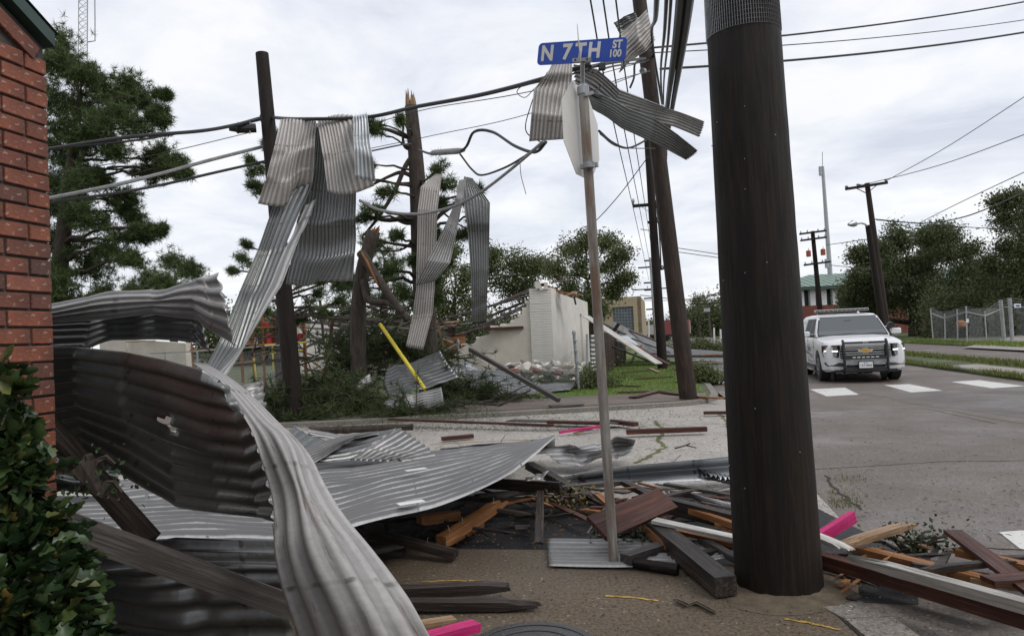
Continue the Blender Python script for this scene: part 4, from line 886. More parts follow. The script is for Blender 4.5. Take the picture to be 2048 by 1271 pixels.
# ---------------- broad-leaved bush in the corner ----------------
t = NT('holly_leaf'); r = t.rnd(); c = t.ramp(r, [(0, (.009, .022, .007)), (.5, (.022, .048, .013)), (.85, (.055, .09, .026)), (.97, (.16, .15, .04)), (1, (.2, .07, .02))])
t.set(t.mix(.35, c, t.ramp(t.noise(30, 3, .6), [(.3, (.012, .028, .01)), (.7, (.07, .11, .035))])), .42, 0, .4); MT['holly'] = t.m
t = NT('holly_leaf_mass'); geo = t.n.new('ShaderNodeNewGeometry'); c = t.ramp(geo.outputs['Random Per Island'], [(0, (.007, .017, .006)), (.6, (.02, .042, .012)), (.93, (.05, .08, .024)), (1, (.18, .12, .03))])
t.set(c, .42, 0, .4); MT['hollym'] = t.m
LEAF2 = [(0, 0), (.16, .22), (.30, .16), (.5, .34), (.62, .2), (.8, .2), (1, 0)]
def leaf_geo(L, curl=.12):
    up = [(x * L, y * L, 0) for x, y in LEAF2]; dn = [(x * L, -y * L, 0) for x, y in LEAF2[1:-1]]
    mid = [(x * L, 0, -curl * L * abs(math.sin(x * 3))) for x, _ in LEAF2]
    V = [Vector((x, y, z + abs(y) * .35 - curl * .6 * (x / L) ** 2 * L)) for x, y, z in (up[:1] + up[1:-1] + up[-1:] + dn + mid[1:-1])]
    # 0..6 upper outline, 7..11 lower, 12..16 midrib
    F = []
    U = [0, 1, 2, 3, 4, 5, 6]; Dn = [0, 7, 8, 9, 10, 11, 6]; Mi = [0, 12, 13, 14, 15, 16, 6]
    for i in range(6):
        for A, B in ((U, Mi), (Mi, Dn)):
            q = [A[i], A[i + 1], B[i + 1], B[i]]; q2 = []
            for w in q:
                if w not in q2: q2.append(w)
            if len(q2) > 2: F.append(tuple(q2))
    return V, F
leafm = []
for L in (.05, .058, .066):
    V, F = leaf_geo(L, RND.uniform(.08, .2)); me = bpy.data.meshes.new('leaf'); me.from_pydata([tuple(v) for v in V], [], F); me.materials.append(MT['holly']); me.polygons.foreach_set('use_smooth', [True] * len(F)); leafm.append((me, V, F))
bush_lobes = [(P(5, 960, 1.75), .07), (P(60, 1075, 1.85), .07), (P(0, 1110, 1.75), .13), (P(105, 1130, 1.85), .07), (P(110, 1215, 1.8), .08), (P(20, 1240, 1.7), .17), (P(120, 1290, 1.8), .10), (P(-10, 860, 1.75), .05), (P(50, 1370, 1.75), .2)]
bz = P(60, 1200, 1.8); bz.z = 0
bu = thing('leafy_bush', 'dark green spiny-leaved bush in front of the brick wall at the lower left corner', 'bush', bz)
m = MB(); twigs = []
def twig(a, b, r=.004):
    mid = a.lerp(b, .5) + Vector((RND.uniform(-.04, .04), RND.uniform(-.04, .04), .03)); m.tube([a, mid, b], [r, r * .7, r * .35], 5); return [a, mid, b]
for c, r in bush_lobes:
    p0 = bz + Vector((RND.uniform(-.1, .1), RND.uniform(-.1, .1), 0)); twig(p0, c, .008)
    for k in range(7):
        d = Vector([RND.gauss(0, 1) for _ in range(3)]).normalized(); twigs.append((c, c + d * r * .95))
sprigs = [[P(20, 900, 1.7), P(45, 800, 1.7), P(35, 735, 1.7)], [P(60, 1000, 1.8), P(85, 900, 1.82), P(70, 830, 1.85)], [P(50, 930, 1.78), P(85, 875, 1.8), P(112, 905, 1.85)], [P(0, 850, 1.6), P(25, 790, 1.65), P(40, 770, 1.7)], [P(0, 760, 1.6), P(10, 740, 1.65), P(5, 715, 1.65)], [P(60, 1000, 1.8), P(80, 950, 1.85), P(112, 935, 1.9)], [P(10, 960, 1.7), P(30, 880, 1.72), P(50, 850, 1.75)], [P(100, 1010, 1.85), P(140, 1030, 1.88), P(185, 1110, 1.9)], [P(110, 1100, 1.85), P(170, 1150, 1.9), P(198, 1180, 1.92)]]
for s in sprigs: m.tube(s, [.004, .003, .0015], 5)
for a, b in twigs: twig(a, b, .003)
m.build('stems', simple('green_stem', (.05, .06, .02), .6), bu, origin=None)
leaves = []
for s in sprigs:
    for i in range(24):
        f = (i + .5) / 24 * 2; k = min(int(f), 1); p = s[k].lerp(s[k + 1], f - k); leaves.append((p + Vector((0, -.01, 0)), Vector([RND.gauss(0, .8), RND.gauss(-.5, .5), RND.gauss(.25, .5)])))
for a, b in twigs:
    for k in range(16):
        f = RND.uniform(.35, 1.02); leaves.append((a.lerp(b, f), (b - a).normalized() + Vector([RND.gauss(0, .7), RND.gauss(-.2, .6), RND.gauss(.1, .6)])))
leaves.sort(key=lambda q: (q[0] - CAMP).length)
def leaf_M(p, d):
    d = d.normalized(); q = d.to_track_quat('X', 'Z').to_matrix().to_4x4(); return Matrix.Translation(p) @ q @ Matrix.Rotation(RND.uniform(-1, 1), 4, 'X')
inview = lambda p: -40 < (p.x / max((p - CAMP).dot(F_), .1)) * FPX + CX < 300
n_ = 0; rest = []
for p, d in leaves:
    if n_ < 285 and inview(p):
        o = bpy.data.objects.new('leaf', leafm[n_ % 3][0]); COL.objects.link(o); set_parent(o, bu); o.matrix_basis = leaf_M(p, d); n_ += 1
    else: rest.append((p, d))
for c, r in bush_lobes:
    for k in range(int(3000 * r)):
        d = Vector([RND.gauss(0, 1) for _ in range(3)]).normalized(); rest.append((c + d * r * RND.uniform(.3, 1), d + Vector([RND.gauss(0, .6) for _ in range(3)])))
m = MB()
for p, d in rest:
    me, V, F = leafm[RND.randrange(3)]; M = leaf_M(p, d); m.add([M @ v for v in V], F)
m.build('leaf_mass', MT['hollym'], bu, origin=None, fixn=False, smooth=True)['kind'] = 'stuff'
# ---------------- broken timbers ----------------
def plank(label, a, b, w, th, mat, name='plank', cat='broken plank', group='splintered planks strewn about the corner', split=(0, 0), roll=0.0, parent=None, bend=0.0, seed=None, kind=None, nails=0):
    if not isinstance(a, Vector): a = G(*a)
    if not isinstance(b, Vector): b = G(*b)
    if group == 'splintered planks strewn about the corner' and cat != 'beam': w *= .88; th *= .85
    rr = random.Random(hash((round(a.x, 3), round(b.y, 3), w)) & 0xffff if seed is None else seed)
    d = b - a; L = d.length; q = d.to_track_quat('X', 'Z').to_matrix().to_4x4(); M = Matrix.Translation((a + b) / 2) @ q @ Matrix.Rotation(roll, 4, 'X')
    nx = max(4, int(L / .25)); nyy = 9; vs = []; fs = []
    sp0 = [rr.uniform(0, 1) ** 1.6 + .15 * (j % 2) for j in range(nyy)]; sp1 = [rr.uniform(0, 1) ** 1.6 + .15 * (j % 2) for j in range(nyy)]
    for i in range(nx + 1):
        for kz in (0, 1):
            for j in range(nyy):
                x = -L / 2 + L * i / nx
                ex0 = split[0] * (sp0[j] + kz * .15); ex1 = split[1] * (sp1[j] + kz * .15)
                if i == 0: x += ex0 if split[0] else 0
                if i == nx: x -= ex1 if split[1] else 0
                if i == 1 and split[0]: x = max(x, -L / 2 + ex0 + .01)
                if i == nx - 1 and split[1]: x = min(x, L / 2 - ex1 - .01)
                thin = 1.0
                if split[0] and i == 0: thin = .35
                if split[1] and i == nx: thin = .35
                y = (j / (nyy - 1) - .5) * w; zc = (kz - .5) * th * thin
                vs.append((x + rr.uniform(-.001, .001), y + rr.uniform(-.0015, .0015), zc + bend * ((2 * i / nx - 1) ** 2 - .5) + rr.uniform(-.001, .001)))
    S = 2 * nyy
    for i in range(nx):
        o_ = i * S
        for j in range(nyy - 1):
            fs.append((o_ + j, o_ + j + 1, o_ + S + j + 1, o_ + S + j)); fs.append((o_ + nyy + j, o_ + S + nyy + j, o_ + S + nyy + j + 1, o_ + nyy + j + 1))
        fs.append((o_, o_ + S, o_ + S + nyy, o_ + nyy)); e_ = nyy - 1; fs.append((o_ + e_, o_ + nyy + e_, o_ + S + nyy + e_, o_ + S + e_))
    for j in range(nyy - 1):
        fs.append((j, nyy + j, nyy + j + 1, j + 1)); o_ = nx * S; fs.append((o_ + j, o_ + j + 1, o_ + nyy + j + 1, o_ + nyy + j))
    me = bpy.data.meshes.new(name); me.from_pydata(vs, [], fs); me.materials.append(mat)
    bm = bmesh.new(); bm.from_mesh(me); bmesh.ops.recalc_face_normals(bm, faces=bm.faces); bm.to_mesh(me); bm.free()
    o = bpy.data.objects.new(name, me); COL.objects.link(o)
    if parent is not None: set_parent(o, parent); o.matrix_basis = M
    else:
        o.matrix_world = M; tag(o, label, cat, group)
    for k in range(nails):
        x = rr.uniform(-L * .45, L * .45); nl_ = MB().tube([Vector((x, w * .3 * rr.uniform(-1, 1), th / 2 - .01)), Vector((x + .01, 0, th / 2 + .045))], .0018, 5)
        na = nl_.build('nail', MT['steel'], None, origin=Vector((0, 0, 0))); na.parent = o
    return o
WD, WR, WO, WT, WG = MT['wd'], MT['wr'], MT['wo'], MT['wt'], MT['wg']
PI = math.pi
plank('long grey weathered beam slanting from the bush down to the pale twisted sheet', P(-60, 985, 1.95), P(640, 1232, 2.95), .04, .088, WG, roll=.15, cat='beam')
plank('dark post leaning under the dark curled sheet beside the brick wall', P(95, 850, 3.1), P(300, 1080, 3.0), .10, .05, WD, cat='beam')
plank('dark beam end with fresh split tip, upper of the two at the bottom centre', (760, 1185, .08), (1022, 1172, .07), .09, .07, WD, split=(0, .05))
plank('long thin dark board below the upper one, its point almost at the yellow mark', (790, 1207, .05), (1086, 1208, .03), .09, .055, WD, split=(0, .14))
plank('bright pink painted timber end at the bottom edge', (800, 1290, .1), (952, 1250, .06), .09, .05, MT['pink'], name='painted_timber', nails=1)
plank('tan timber stub just above the bright pink timber end', (820, 1254, .1), (908, 1240, .08), .08, .04, WT)
plank('brown-topped dark timber with a squared end lying half on the black asphalt', (745, 1066, .16), (912, 1108, .05), .10, .06, WD, nails=2)
plank('short orange timber block under the edge of the pale sheets', (838, 1040, .12), (916, 1029, .1), .1, .08, WO)
plank('dark timber sliver under the sheets left of the brown-topped timber', (700, 1105, .05), (812, 1105, .03), .08, .04, WD)
plank('fresh orange four-sided timber split to a point, lying on the black asphalt', (882, 1082, .06), (1014, 997, .14), .10, .09, WO, split=(0, .22), nails=3)
plank('lower slab of the split orange timber, stamped side up', (890, 1086, .03), (960, 1048, .03), .09, .04, WO)
plank('dark narrow board pointing toward the camera with a broken tip', (1081, 985, .14), (1078, 1088, .03), .07, .05, WD, split=(0, .04))
plank('dark thick beam lying across the end of the pointing board', (900, 962, .16), (1122, 974, .18), .06, .09, WD, cat='beam')
plank('grey dark beam running diagonally back under the sheet tip', (1058, 930, .16), (1215, 1015, .05), .09, .07, WD, cat='beam')
plank('long dark board reaching right past the sign post', (960, 992, .10), (1284, 960, .12), .09, .05, WG, split=(0, .1))
plank('long warped dark plank under the sheet edge behind the orange timber', (900, 1000, .1), (1150, 996, .06), .12, .02, WD, bend=.02)
plank('wide red-brown board standing on edge against the sign post', (1193, 1056, .21), (1334, 996, .27), .23, .035, WR, roll=.62, cat='board')
plank('splintered orange timber end behind the red-brown board', (1188, 985, .1), (1224, 1015, .08), .08, .06, WO, split=(.12, 0))
plank('orange splinter lying flat left of the red-brown board', (1158, 1018, .06), (1215, 1026, .05), .05, .03, WO, split=(.05, 0))
plank('thick dark square beam pointing at the camera from under the red-brown board', (1278, 1030, .13), (1452, 1172, .07), .125, .11, WD, cat='beam')
plank('orange torn sliver along the left side of the thick dark beam', (1284, 1050, .12), (1345, 1102, .08), .045, .07, WO, split=(0, .1))
plank('small orange split stick right of the thick dark beam', (1300, 1036, .15), (1382, 1086, .08), .05, .03, WO, split=(0, .05))
plank('long dark beam behind the red-brown board running behind the big pole', (1300, 1000, .2), (1500, 1050, .14), .08, .11, WD, cat='beam')
plank('thin dark red board behind the big pole with a grey metal scrap on it', (1342, 985, .1), (1490, 1004, .08), .06, .04, WR)
plank('white painted trim board running behind the big pole', (1308, 1040, .19), (1560, 1094, .12), .10, .025, MT['whitew'], name='trim_board', cat='trim board')
plank('brown backing board below the white trim behind the big pole', (1318, 1052, .12), (1560, 1110, .08), .07, .03, WO)
plank('short dark timber block on the ribbed sheet right of the sign post', (1250, 1116, .07), (1325, 1092, .07), .10, .06, WG)
plank('dark timber lying under the beams left of the big pole foot', (1385, 1110, .06), (1490, 1092, .06), .07, .04, WD)
plank('dark grey board behind the red-brown board, half hidden', (1250, 965, .12), (1340, 1010, .08), .09, .05, WD)
plank('thin grey lath crossing behind the sign post', (1120, 968, .12), (1250, 985, .1), .05, .02, WG)
rs_ = aligned('round_stub', MT['pole'], G(1268, 1124, .045), G(1356, 1138, .035), .03, .038, None, 10, 4, .003); tag(rs_, 'round dark broken branch stub with orange torn end at the sheet edge', 'branch')
plank('broken end of the white fascia just right of the big pole', (1600, 1058, .22), (1702, 1100, .2), .09, .03, MT['whitew'], name='trim_board', split=(0, .06), cat='trim board')
plank('long white fascia board sweeping to the lower right corner', (1690, 1112, .2), (2130, 1232, .2), .035, .085, MT['whitew'], name='trim_board', split=(.12, 0), roll=.5, cat='trim board')
plank('dark brown split timber under the long white fascia', (1560, 1092, .14), (2130, 1262, .1), .07, .07, MT['wr'], split=(0, 0), cat='beam')
plank('second dark timber below the brown one at the right pile', (1560, 1098, .05), (2000, 1222, .02), .1, .05, WD, cat='beam')
plank('pink painted timber chunk sticking up just right of the big pole', (1640, 1074, .08), (1706, 1032, .16), .05, .09, MT['pink'], name='painted_timber', nails=2)
plank('fresh tan timber leaning across the right pile, upper end free', (1680, 1090, .16), (1826, 1046, .14), .09, .045, WT, split=(.1, .03))
plank('long orange timber lying on the asphalt behind the white fascia', (1700, 1094, .08), (1995, 1166, .05), .09, .05, WO)
plank('thin tan lath beneath the long orange timber', (1940, 1158, .05), (2100, 1182, .04), .06, .04, WT)
plank('red-brown plank crossing the orange timber near the right edge', (1905, 1062, .14), (2085, 1195, .1), .12, .03, WR)
plank('fresh orange timber at the right edge behind the crossing plank', (1915, 1102, .08), (2110, 1146, .06), .09, .05, WO)
plank('reddish board lying flat at the right edge over the orange timbers', (1975, 1160, .12), (2100, 1150, .12), .12, .03, WR)
corr('gutter_flashing', 'thin bright gutter strip beneath the fascia at the lower right', [[G(1835, 1180, .05), G(1832, 1186, .02)], [G(1920, 1206, .05), G(1916, 1214, .02)], [G(2012, 1230, .06), G(2000, 1245, .02)]], 1, MT['galb'], amp=.004, nl=16, seed=71, cat='flashing')
bkt = thing('bent_bracket', 'small blue-grey bent metal bracket on the sidewalk left of the big pole', 'bracket', G(1392, 1206, 0))
for q in ([(1352, 1198, .004), (1376, 1210, .004), (1378, 1206, .035), (1354, 1196, .035)], [(1376, 1210, .004), (1392, 1203, .006), (1392, 1200, .03), (1378, 1206, .035)], [(1392, 1203, .006), (1432, 1224, .004), (1434, 1222, .03), (1392, 1200, .03)]):
    v = [G(*k) for k in q]; MB().add(v + [k + Vector((0, .0025, 0)) for k in v], [(0, 1, 2, 3), (7, 6, 5, 4), (0, 4, 5, 1), (1, 5, 6, 2), (2, 6, 7, 3), (3, 7, 4, 0)]).build('bracket_plate', MT['steel'], bkt, origin=None)
# black rubber closure strip
m = MB()
for i in range(9):
    c = G(1398 + i * 9, 948 + i * 2.2, .04); ps = []
    for k in range(11):
        a = k / 10 * 5.2; ps.append(c + Vector((.045 * math.sin(a) + i * .004, RND.uniform(-.02, .02), .035 * math.cos(a) + .012)))
    for k in range(10):
        w = Vector((.0, .06, .01)); m.add([ps[k] - w / 2, ps[k + 1] - w / 2, ps[k + 1] + w / 2, ps[k] + w / 2], [(0, 1, 2, 3)])
o = m.build('curled_rubber_strip', MT['black'], None); tag(o, 'black curly rubber closure strip on the road left of the big pole', 'rubber strip')
# planks on the side street and far side
plank('single dark red beam lying alone on the pale road, right of the sign post', (1253, 863, .0), (1413, 857, .0), .12, .07, WR, cat='beam')
plank('short dark timber at the kerb line, half behind the big pole', (1407, 825, -.02), (1470, 824, -.02), .12, .06, WR)
plank('short rounded red timber on the pale road above the zinc flashing', (884, 877, -.03), (946, 871, -.03), .11, .07, WR)
plank('long thin reddish plank lying along the far kerb, left part', (778, 838, .05), (1105, 850, .02), .10, .045, WR)
plank('reddish plank continuing the long one toward the sign post', (1096, 843, .06), (1206, 846, .04), .12, .06, WR)
plank('dark red timber stub right of the sign post near the kerb', (1225, 842, .0), (1272, 848, .0), .12, .08, WR)
plank('dark board beneath the long reddish plank', (1020, 840, .0), (1240, 845, .0), .3, .02, WD)
plank('thin pink stick crossing behind the sign post on the road', (1119, 864, -.02), (1206, 851, .02), .07, .04, MT['pink'], name='painted_timber')
plank('yellowish lath beside the thin pink stick', (1150, 866, -.05), (1182, 857, -.02), .09, .02, WT)
plank('small white offcut standing on the road before the long flashing', (1346, 922, -.03), (1362, 908, .05), .06, .02, MT['whitew'], name='trim_offcut', cat='offcut')
yp = thing('yellow_pipe', 'bright yellow pipe leaning on the dark sheet in the fallen pine', 'pipe', P(850, 778, 15.8))
MB().tube([P(760, 648, 17.0), P(850, 778, 15.8)], .045, 10).build('pipe', MT['yel'], yp, origin=None)
for i, (x0, y0, x1, y1, w, mt, lb) in enumerate([
    (935, 797, 1012, 796, .1, WO, 'tan splinter lying on the far sidewalk left of the pale kerb'), (1100, 812, 1165, 808, .3, WG, 'grey flat board on the far kerb left of the sign post'),
    (1236, 784, 1330, 781, .14, WR, 'red board on the sidewalk in front of the lawn'), (1322, 783, 1380, 790, .14, WR, 'red board reaching the brown leaning pole foot'),
    (1265, 794, 1312, 782, .2, WR, 'broad red board slanting at the lawn edge'), (1388, 792, 1444, 796, .12, WO, 'orange-brown board right of the brown leaning pole foot'),
    (1240, 745, 1315, 738, .12, WD, 'dark board lying in the middle of the lawn'), (1270, 758, 1345, 753, .08, WR, 'thin red board on the lawn, nearer of two'),
    (1236, 770, 1280, 772, .1, WR, 'small red lath on the lawn near the sidewalk'), (1300, 736, 1318, 744, .14, WT, 'pale offcut on the lawn beside the dark board')]):
    plank(lb, (x0, y0, .04), (x1, y1, .04), w, .035, mt, group='boards scattered on the far lawn and sidewalk')
# wood chips, twigs and leaves scattered on the ground
def scatter(name, label, cat, n, region, mat, size, flat=True, thick=.003, parent=None):
    m = MB()
    for i in range(n):
        c = region(); a = RND.uniform(0, PI); L = size * RND.uniform(.4, 1.6); w = L * RND.uniform(.12, .4) if flat else L * .06
        d = Vector((math.cos(a), math.sin(a), RND.uniform(0, .15))); s = Vector((-d.y, d.x, 0)) * w / 2; c = c + Vector((0, 0, thick + .001))
        m.add([c - d * L / 2 - s, c + d * L / 2 - s * .3, c + d * L / 2 + s * .6, c - d * L / 2 + s, c - d * L / 2 - s + Vector((0, 0, thick)), c + d * L / 2 - s * .3 + Vector((0, 0, thick)), c + d * L / 2 + s * .6 + Vector((0, 0, thick)), c - d * L / 2 + s + Vector((0, 0, thick))], [(4, 5, 6, 7), (0, 1, 5, 4), (1, 2, 6, 5), (2, 3, 7, 6), (3, 0, 4, 7)])
    o = m.build(name, mat, None, fixn=False); tag(o, label, cat, kind='stuff'); return o
def pixreg(x0, x1, y0, y1, z=0.0): return lambda: G(RND.uniform(x0, x1), y0 + (y1 - y0) * RND.random() ** .8, z)
scatter('wood_chips', 'pale wood chips sprinkled over the brown sidewalk', 'wood chips', 420, pixreg(600, 1880, 1110, 1271, 0), WT, .008)
scatter('orange_splinters', 'small orange splinters around the broken timbers', 'splinters', 110, pixreg(760, 1480, 990, 1110, -.02), WO, .03)
scatter('grit', 'dark grit and bark bits on the brown sidewalk', 'grit', 420, pixreg(600, 1900, 1110, 1271, 0), MT['bark'], .009)
scatter('asphalt_litter', 'fine litter and straws scattered over the main road', 'litter', 240, pixreg(1620, 2048, 790, 1080, ZR), MT['bark'], .028, False)
scatter('pale_litter', 'pale flakes and straws scattered over the main road', 'litter', 380, pixreg(1620, 2048, 790, 1080, ZR), WT, .014)
scatter('road_litter', 'sticks and bark bits scattered on the pale side road', 'litter', 420, pixreg(640, 1460, 825, 985, ZR), MT['bark'], .06, False)
scatter('black_patch_litter', 'pale bits on the black asphalt patch', 'litter', 160, pixreg(720, 1120, 990, 1095, ZR + .004), WT, .018)
def twigpile(pts, label, mat=None, r=.012):
    m = MB()
    for s in pts: m.tube([G(*q) if not isinstance(q, Vector) else q for q in s], [r, r * .8, r * .6, r * .4][:len(s)], 6)
    o = m.build('fallen_branch', mat or MT['bark'], None); tag(o, label, 'branch'); return o
twigpile([[(1350, 896, -.04), (1372, 890, -.02), (1393, 895, -.05)], [(1372, 890, -.02), (1380, 886, 0)]], 'small dark twig on the pale road right of the weedy crack')
twigpile([[(990, 900, .1), (1000, 886, .2), (1010, 870, .3)]], 'thin twig standing in the sheets', r=.006)
twigpile([[P(1380, 694, 40), P(1400, 682, 40), P(1402, 668, 40), P(1412, 692, 40)], [P(1401, 680, 40), P(1406, 692, 40)]], 'bare bent branch of the fallen limb on the far road', r=.05)
twigpile([[(880, 800, .1), (960, 806, .15), (1000, 810, .1), (1060, 780, .6)], [(770, 822, 0), (900, 812, .1), (985, 800, .1)]], 'long thin fallen branch along the far sidewalk', r=.04)
# log on the far sidewalk
lg = aligned('fallen_log', MT['bark'], G(618, 862, .03), G(826, 853, .03), .075, .055, None, 12, 14, .012); tag(lg, 'thick dark pine log lying along the far kerb behind the pile', 'log')
# utility cover at bottom edge
cvp = G(1066, 1300, .006); m = MB(); m.tube([cvp + Vector((0, 0, -.02)), cvp + Vector((0, 0, .004))], .33, 48)
mh = m.build('manhole_cover', simple('wet_dark_iron', (.03, .026, .026), .18, .6, var=.3, scale=20, bump=.3, bscale=60), None); tag(mh, 'wet dark round utility cover cut off by the bottom edge', 'manhole cover')
m = MB()
for r in (.08, .15, .22, .29):
    m.tube([cvp + Vector((math.cos(a) * r, math.sin(a) * r, .005)) for a in [k * 2 * PI / 48 for k in range(49)]], .004, 4, False)
m.build('raised_rings', simple('worn_iron', (.08, .075, .075), .3, .6), mh, origin=None)
st = MB()
pc = G(1708, 1194, .012); st.tube([pc + Vector((-.04, 0, 0)), pc, pc + Vector((.03, .01, .004)), pc + Vector((.045, .01, 0))], [.008, .018, .015, .006], 8); o = st.build('pine_cone', MT['bark'], None, smooth=True); tag(o, 'brown pine cone lying on the sidewalk below the big pole', 'pine cone')

# tangle of thin splinters and laths nobody could count, in the near pile
def tangle(name, label, n, region, mats, L0, w0, zmax, frac=(1, .5, 1, 1)):
    for mi, mt in enumerate(mats):
        m = MB(); rr = random.Random(77 + mi + n)
        for i in range(int(n // len(mats) * frac[mi])):
            x, y = region(rr); c = G(x, y, rr.uniform(.0, zmax)); a = rr.gauss(0, .7); L = L0 * rr.uniform(.3, 1.6); d = Vector((math.cos(a), math.sin(a) * 1.2, rr.gauss(0, .18))).normalized()
            p0, p1 = c - d * L / 2, c + d * L / 2; p0.z = max(p0.z, .0); p1.z = max(p1.z, .0); w = w0 * rr.uniform(.4, 1.6)
            m.bar(p0, p0.lerp(p1, .8), w, w * rr.uniform(.2, .6)); q = p0.lerp(p1, .8); m.tube([q, p1], [w * .4, .001], 4)
        o = m.build(name, mt, None, origin=None); tag(o, label[mi], 'wood debris', kind='stuff')
tangle('splinter_tangle', ['dark splintered laths tangled through the near debris pile', 'orange splinters tangled through the near debris pile', 'grey broken laths tangled through the near debris pile', 'red-brown slivers tangled through the near debris pile'], 100, lambda r: (lambda x: (x, r.triangular(962, 1085 if x > 1180 else 1005, 1000)))(r.uniform(930, 1500)), (WD, WO, WG, WR), .42, .026, .12, (1, .35, 1, 1))
tangle('splinter_tangle', ['dark broken laths under the white fascia at the right', 'orange splinters under the white fascia at the right'], 40, lambda r: (r.uniform(1660, 2060), r.triangular(1080, 1180, 1120)), (WD, WO), .4, .03, .07)
tangle('splinter_tangle', ['dark slivers around the flat roof sheets', 'grey slivers around the flat roof sheets'], 40, lambda r: (r.uniform(720, 1100), r.triangular(990, 1090, 1050)), (WD, WG), .4, .03, .06)
for i, (x0, y0, z0, x1, y1, z1, w, th, mt, lb) in enumerate([
    (1010, 1002, .05, 1200, 990, .09, .07, .03, WG, 'thin grey board under the long dark board left of the sign post'), (1225, 1020, .1, 1400, 975, .16, .08, .03, WD, 'dark board sticking out behind the top of the red-brown board'), (1380, 1020, .18, 1500, 1060, .15, .05, .05, WO, 'orange batten above the white trim near the big pole'),
    (1090, 1000, .05, 1190, 1045, .04, .06, .02, WR, 'thin red-brown slat on the black asphalt left of the sign post'), (930, 1010, .16, 1075, 1030, .04, .05, .03, WD, 'dark slat from under the sheet edge onto the black asphalt'), (1400, 1075, .1, 1492, 1130, .04, .06, .05, WG, 'grey batten beside the foot of the big pole'),
    (1330, 968, .1, 1470, 990, .12, .06, .03, WG, 'pale grey slat behind the thin red board near the big pole'), (1840, 1140, .1, 2030, 1120, .1, .05, .04, WD, 'dark batten lying across the right pile'), (1760, 1070, .03, 1880, 1100, .03, .05, .02, WT, 'thin tan slat on the asphalt by the tan timber'), (640, 1120, .2, 800, 1090, .12, .1, .04, WD, 'dark board in the shade right of the pale twisted sheet')]):
    plank(lb, (x0, y0, z0), (x1, y1, z1), w, th, mt, split=(.06 * (i % 2), .1))
for q_, lb in (((822, 1004), 'torn white tape strip on the nearest roof sheet'), ((832, 938), 'small white tape scrap on the roof sheets')):
    c = G(q_[0], q_[1], .5); o = MB().box(c, (.17, .07, .002), Matrix.Rotation(.5, 3, 'Z')).build('paper_scrap', MT['white'], None); tag(o, lb, 'paper')
# ---------------- cables ----------------
def sag(a, b, n=14, s=0.0):
    return [a.lerp(b, i / n) - Vector((0, 0, s * 4 * (i / n) * (1 - i / n))) for i in range(n + 1)]
def spl(pts, n=8):
    A = [np.array(tuple(q)) for q in pts]; out = []
    for k in range((len(A) - 1) * n + 1): out.append(Vector(cat_interp(A, k / n)))
    return out
def cable(label, pts, r, mat=None, group='overhead cables', name='overhead_cable', smooth=True, cat='cable'):
    pts = [P(*q) if not isinstance(q, Vector) else q for q in pts]
    if len(pts) > 2: pts = spl(pts)
    o = MB().tube(pts, r, 6).build(name, mat or MT['wire'], None); tag(o, label, cat, group); return o
Cb = 'bundled cable'
cable('heavy dark bundled cable from behind the brick wall to the collar of the left pole', [(60, 304, 13), (250, 275, 13.4), (400, 262, 14), (470, 250, 14.5), (530, 236, 15.3)], .035)
cable('second strand slung along the heavy bundled cable at the left', [(60, 300, 13), (260, 282, 13.4), (350, 268, 13.8), (440, 256, 14.3), (530, 232, 15.3)], .02)
cable('thin wire just below the black splice box at the left', [(60, 357, 13), (300, 312, 13.8), (500, 265, 14.6)], .008)
cable('grey-sleeved thick cable rising to the left pole below the splice box', [(60, 404, 12.5), (220, 372, 13), (330, 345, 13.8), (420, 320, 14.4), (538, 290, 15.3)], .035, MT['wireg'])
cable('lowest dark cable rising from the left behind the brick wall', [(60, 410, 12.5), (220, 388, 13), (330, 368, 13.8), (430, 345, 14.4), (532, 322, 15.3)], .028)
sb = thing('cable_splice_box', 'black cylindrical cable splice box hanging on the bundled cable left of the pole', 'splice box', P(491, 266, 14.8))
MB().tube([P(458, 257, 14.7), P(470, 257, 14.75), P(474, 257, 14.76), P(512, 256, 14.9)], [.05, .07, .10, .095], 12).build('case', MT['black'], sb, origin=None)
for px in (476, 500): MB().tube([P(px, 244, 14.8), P(px, 268, 14.8)], .012, 6).build('strap', MT['steel'], sb, origin=None)
MB().tube([P(522, 236, 15.5), P(546, 236, 15.5)], .09, 8).build('pole_collar', MT['black'], p1, origin=None)
cable('main thick cable running from the left pole over the draped sheets to the sign sheet', [(535, 234, 15.5), (600, 238, 12.7), (735, 234, 12.6), (830, 214, 11.8), (960, 190, 10.8), (1085, 158, 9.8), (1180, 128, 9.4)], .032)
cable('second strand lashed to the main thick cable', [(740, 232, 12.6), (860, 208, 11.6), (990, 182, 10.6), (1060, 168, 10), (1180, 140, 9.4)], .012)
cable('thin wire parallel below the main cable in the middle', [(735, 250, 13), (860, 217, 12), (1075, 180, 10.5), (1300, 120, 14)], .007)
cable('thin wire crossing behind the broken pine trunk', [(740, 297, 16), (870, 270, 16), (1060, 227, 15), (1300, 140, 15)], .008)
cable('black service line from the draped sheets up to the pine trunk', [(742, 302, 16), (800, 290, 17), (822, 287, 18)], .02)
cable('grey drooping cable looping in front of the pine up to the sign sheet', [(718, 400, 12.5), (760, 420, 12.6), (830, 428, 12.6), (900, 415, 12), (960, 385, 11.3), (1020, 340, 10.5), (1088, 282, 9.6)], .026, MT['wireg'])
cable('black looping cable from the grey sleeve over to the bottom of the sign sheet', [(838, 300, 14), (868, 308, 13.2), (925, 300, 12), (948, 264, 11.6), (985, 264, 11.3), (1030, 292, 10.6), (1070, 304, 10), (1092, 284, 9.6)], .024)
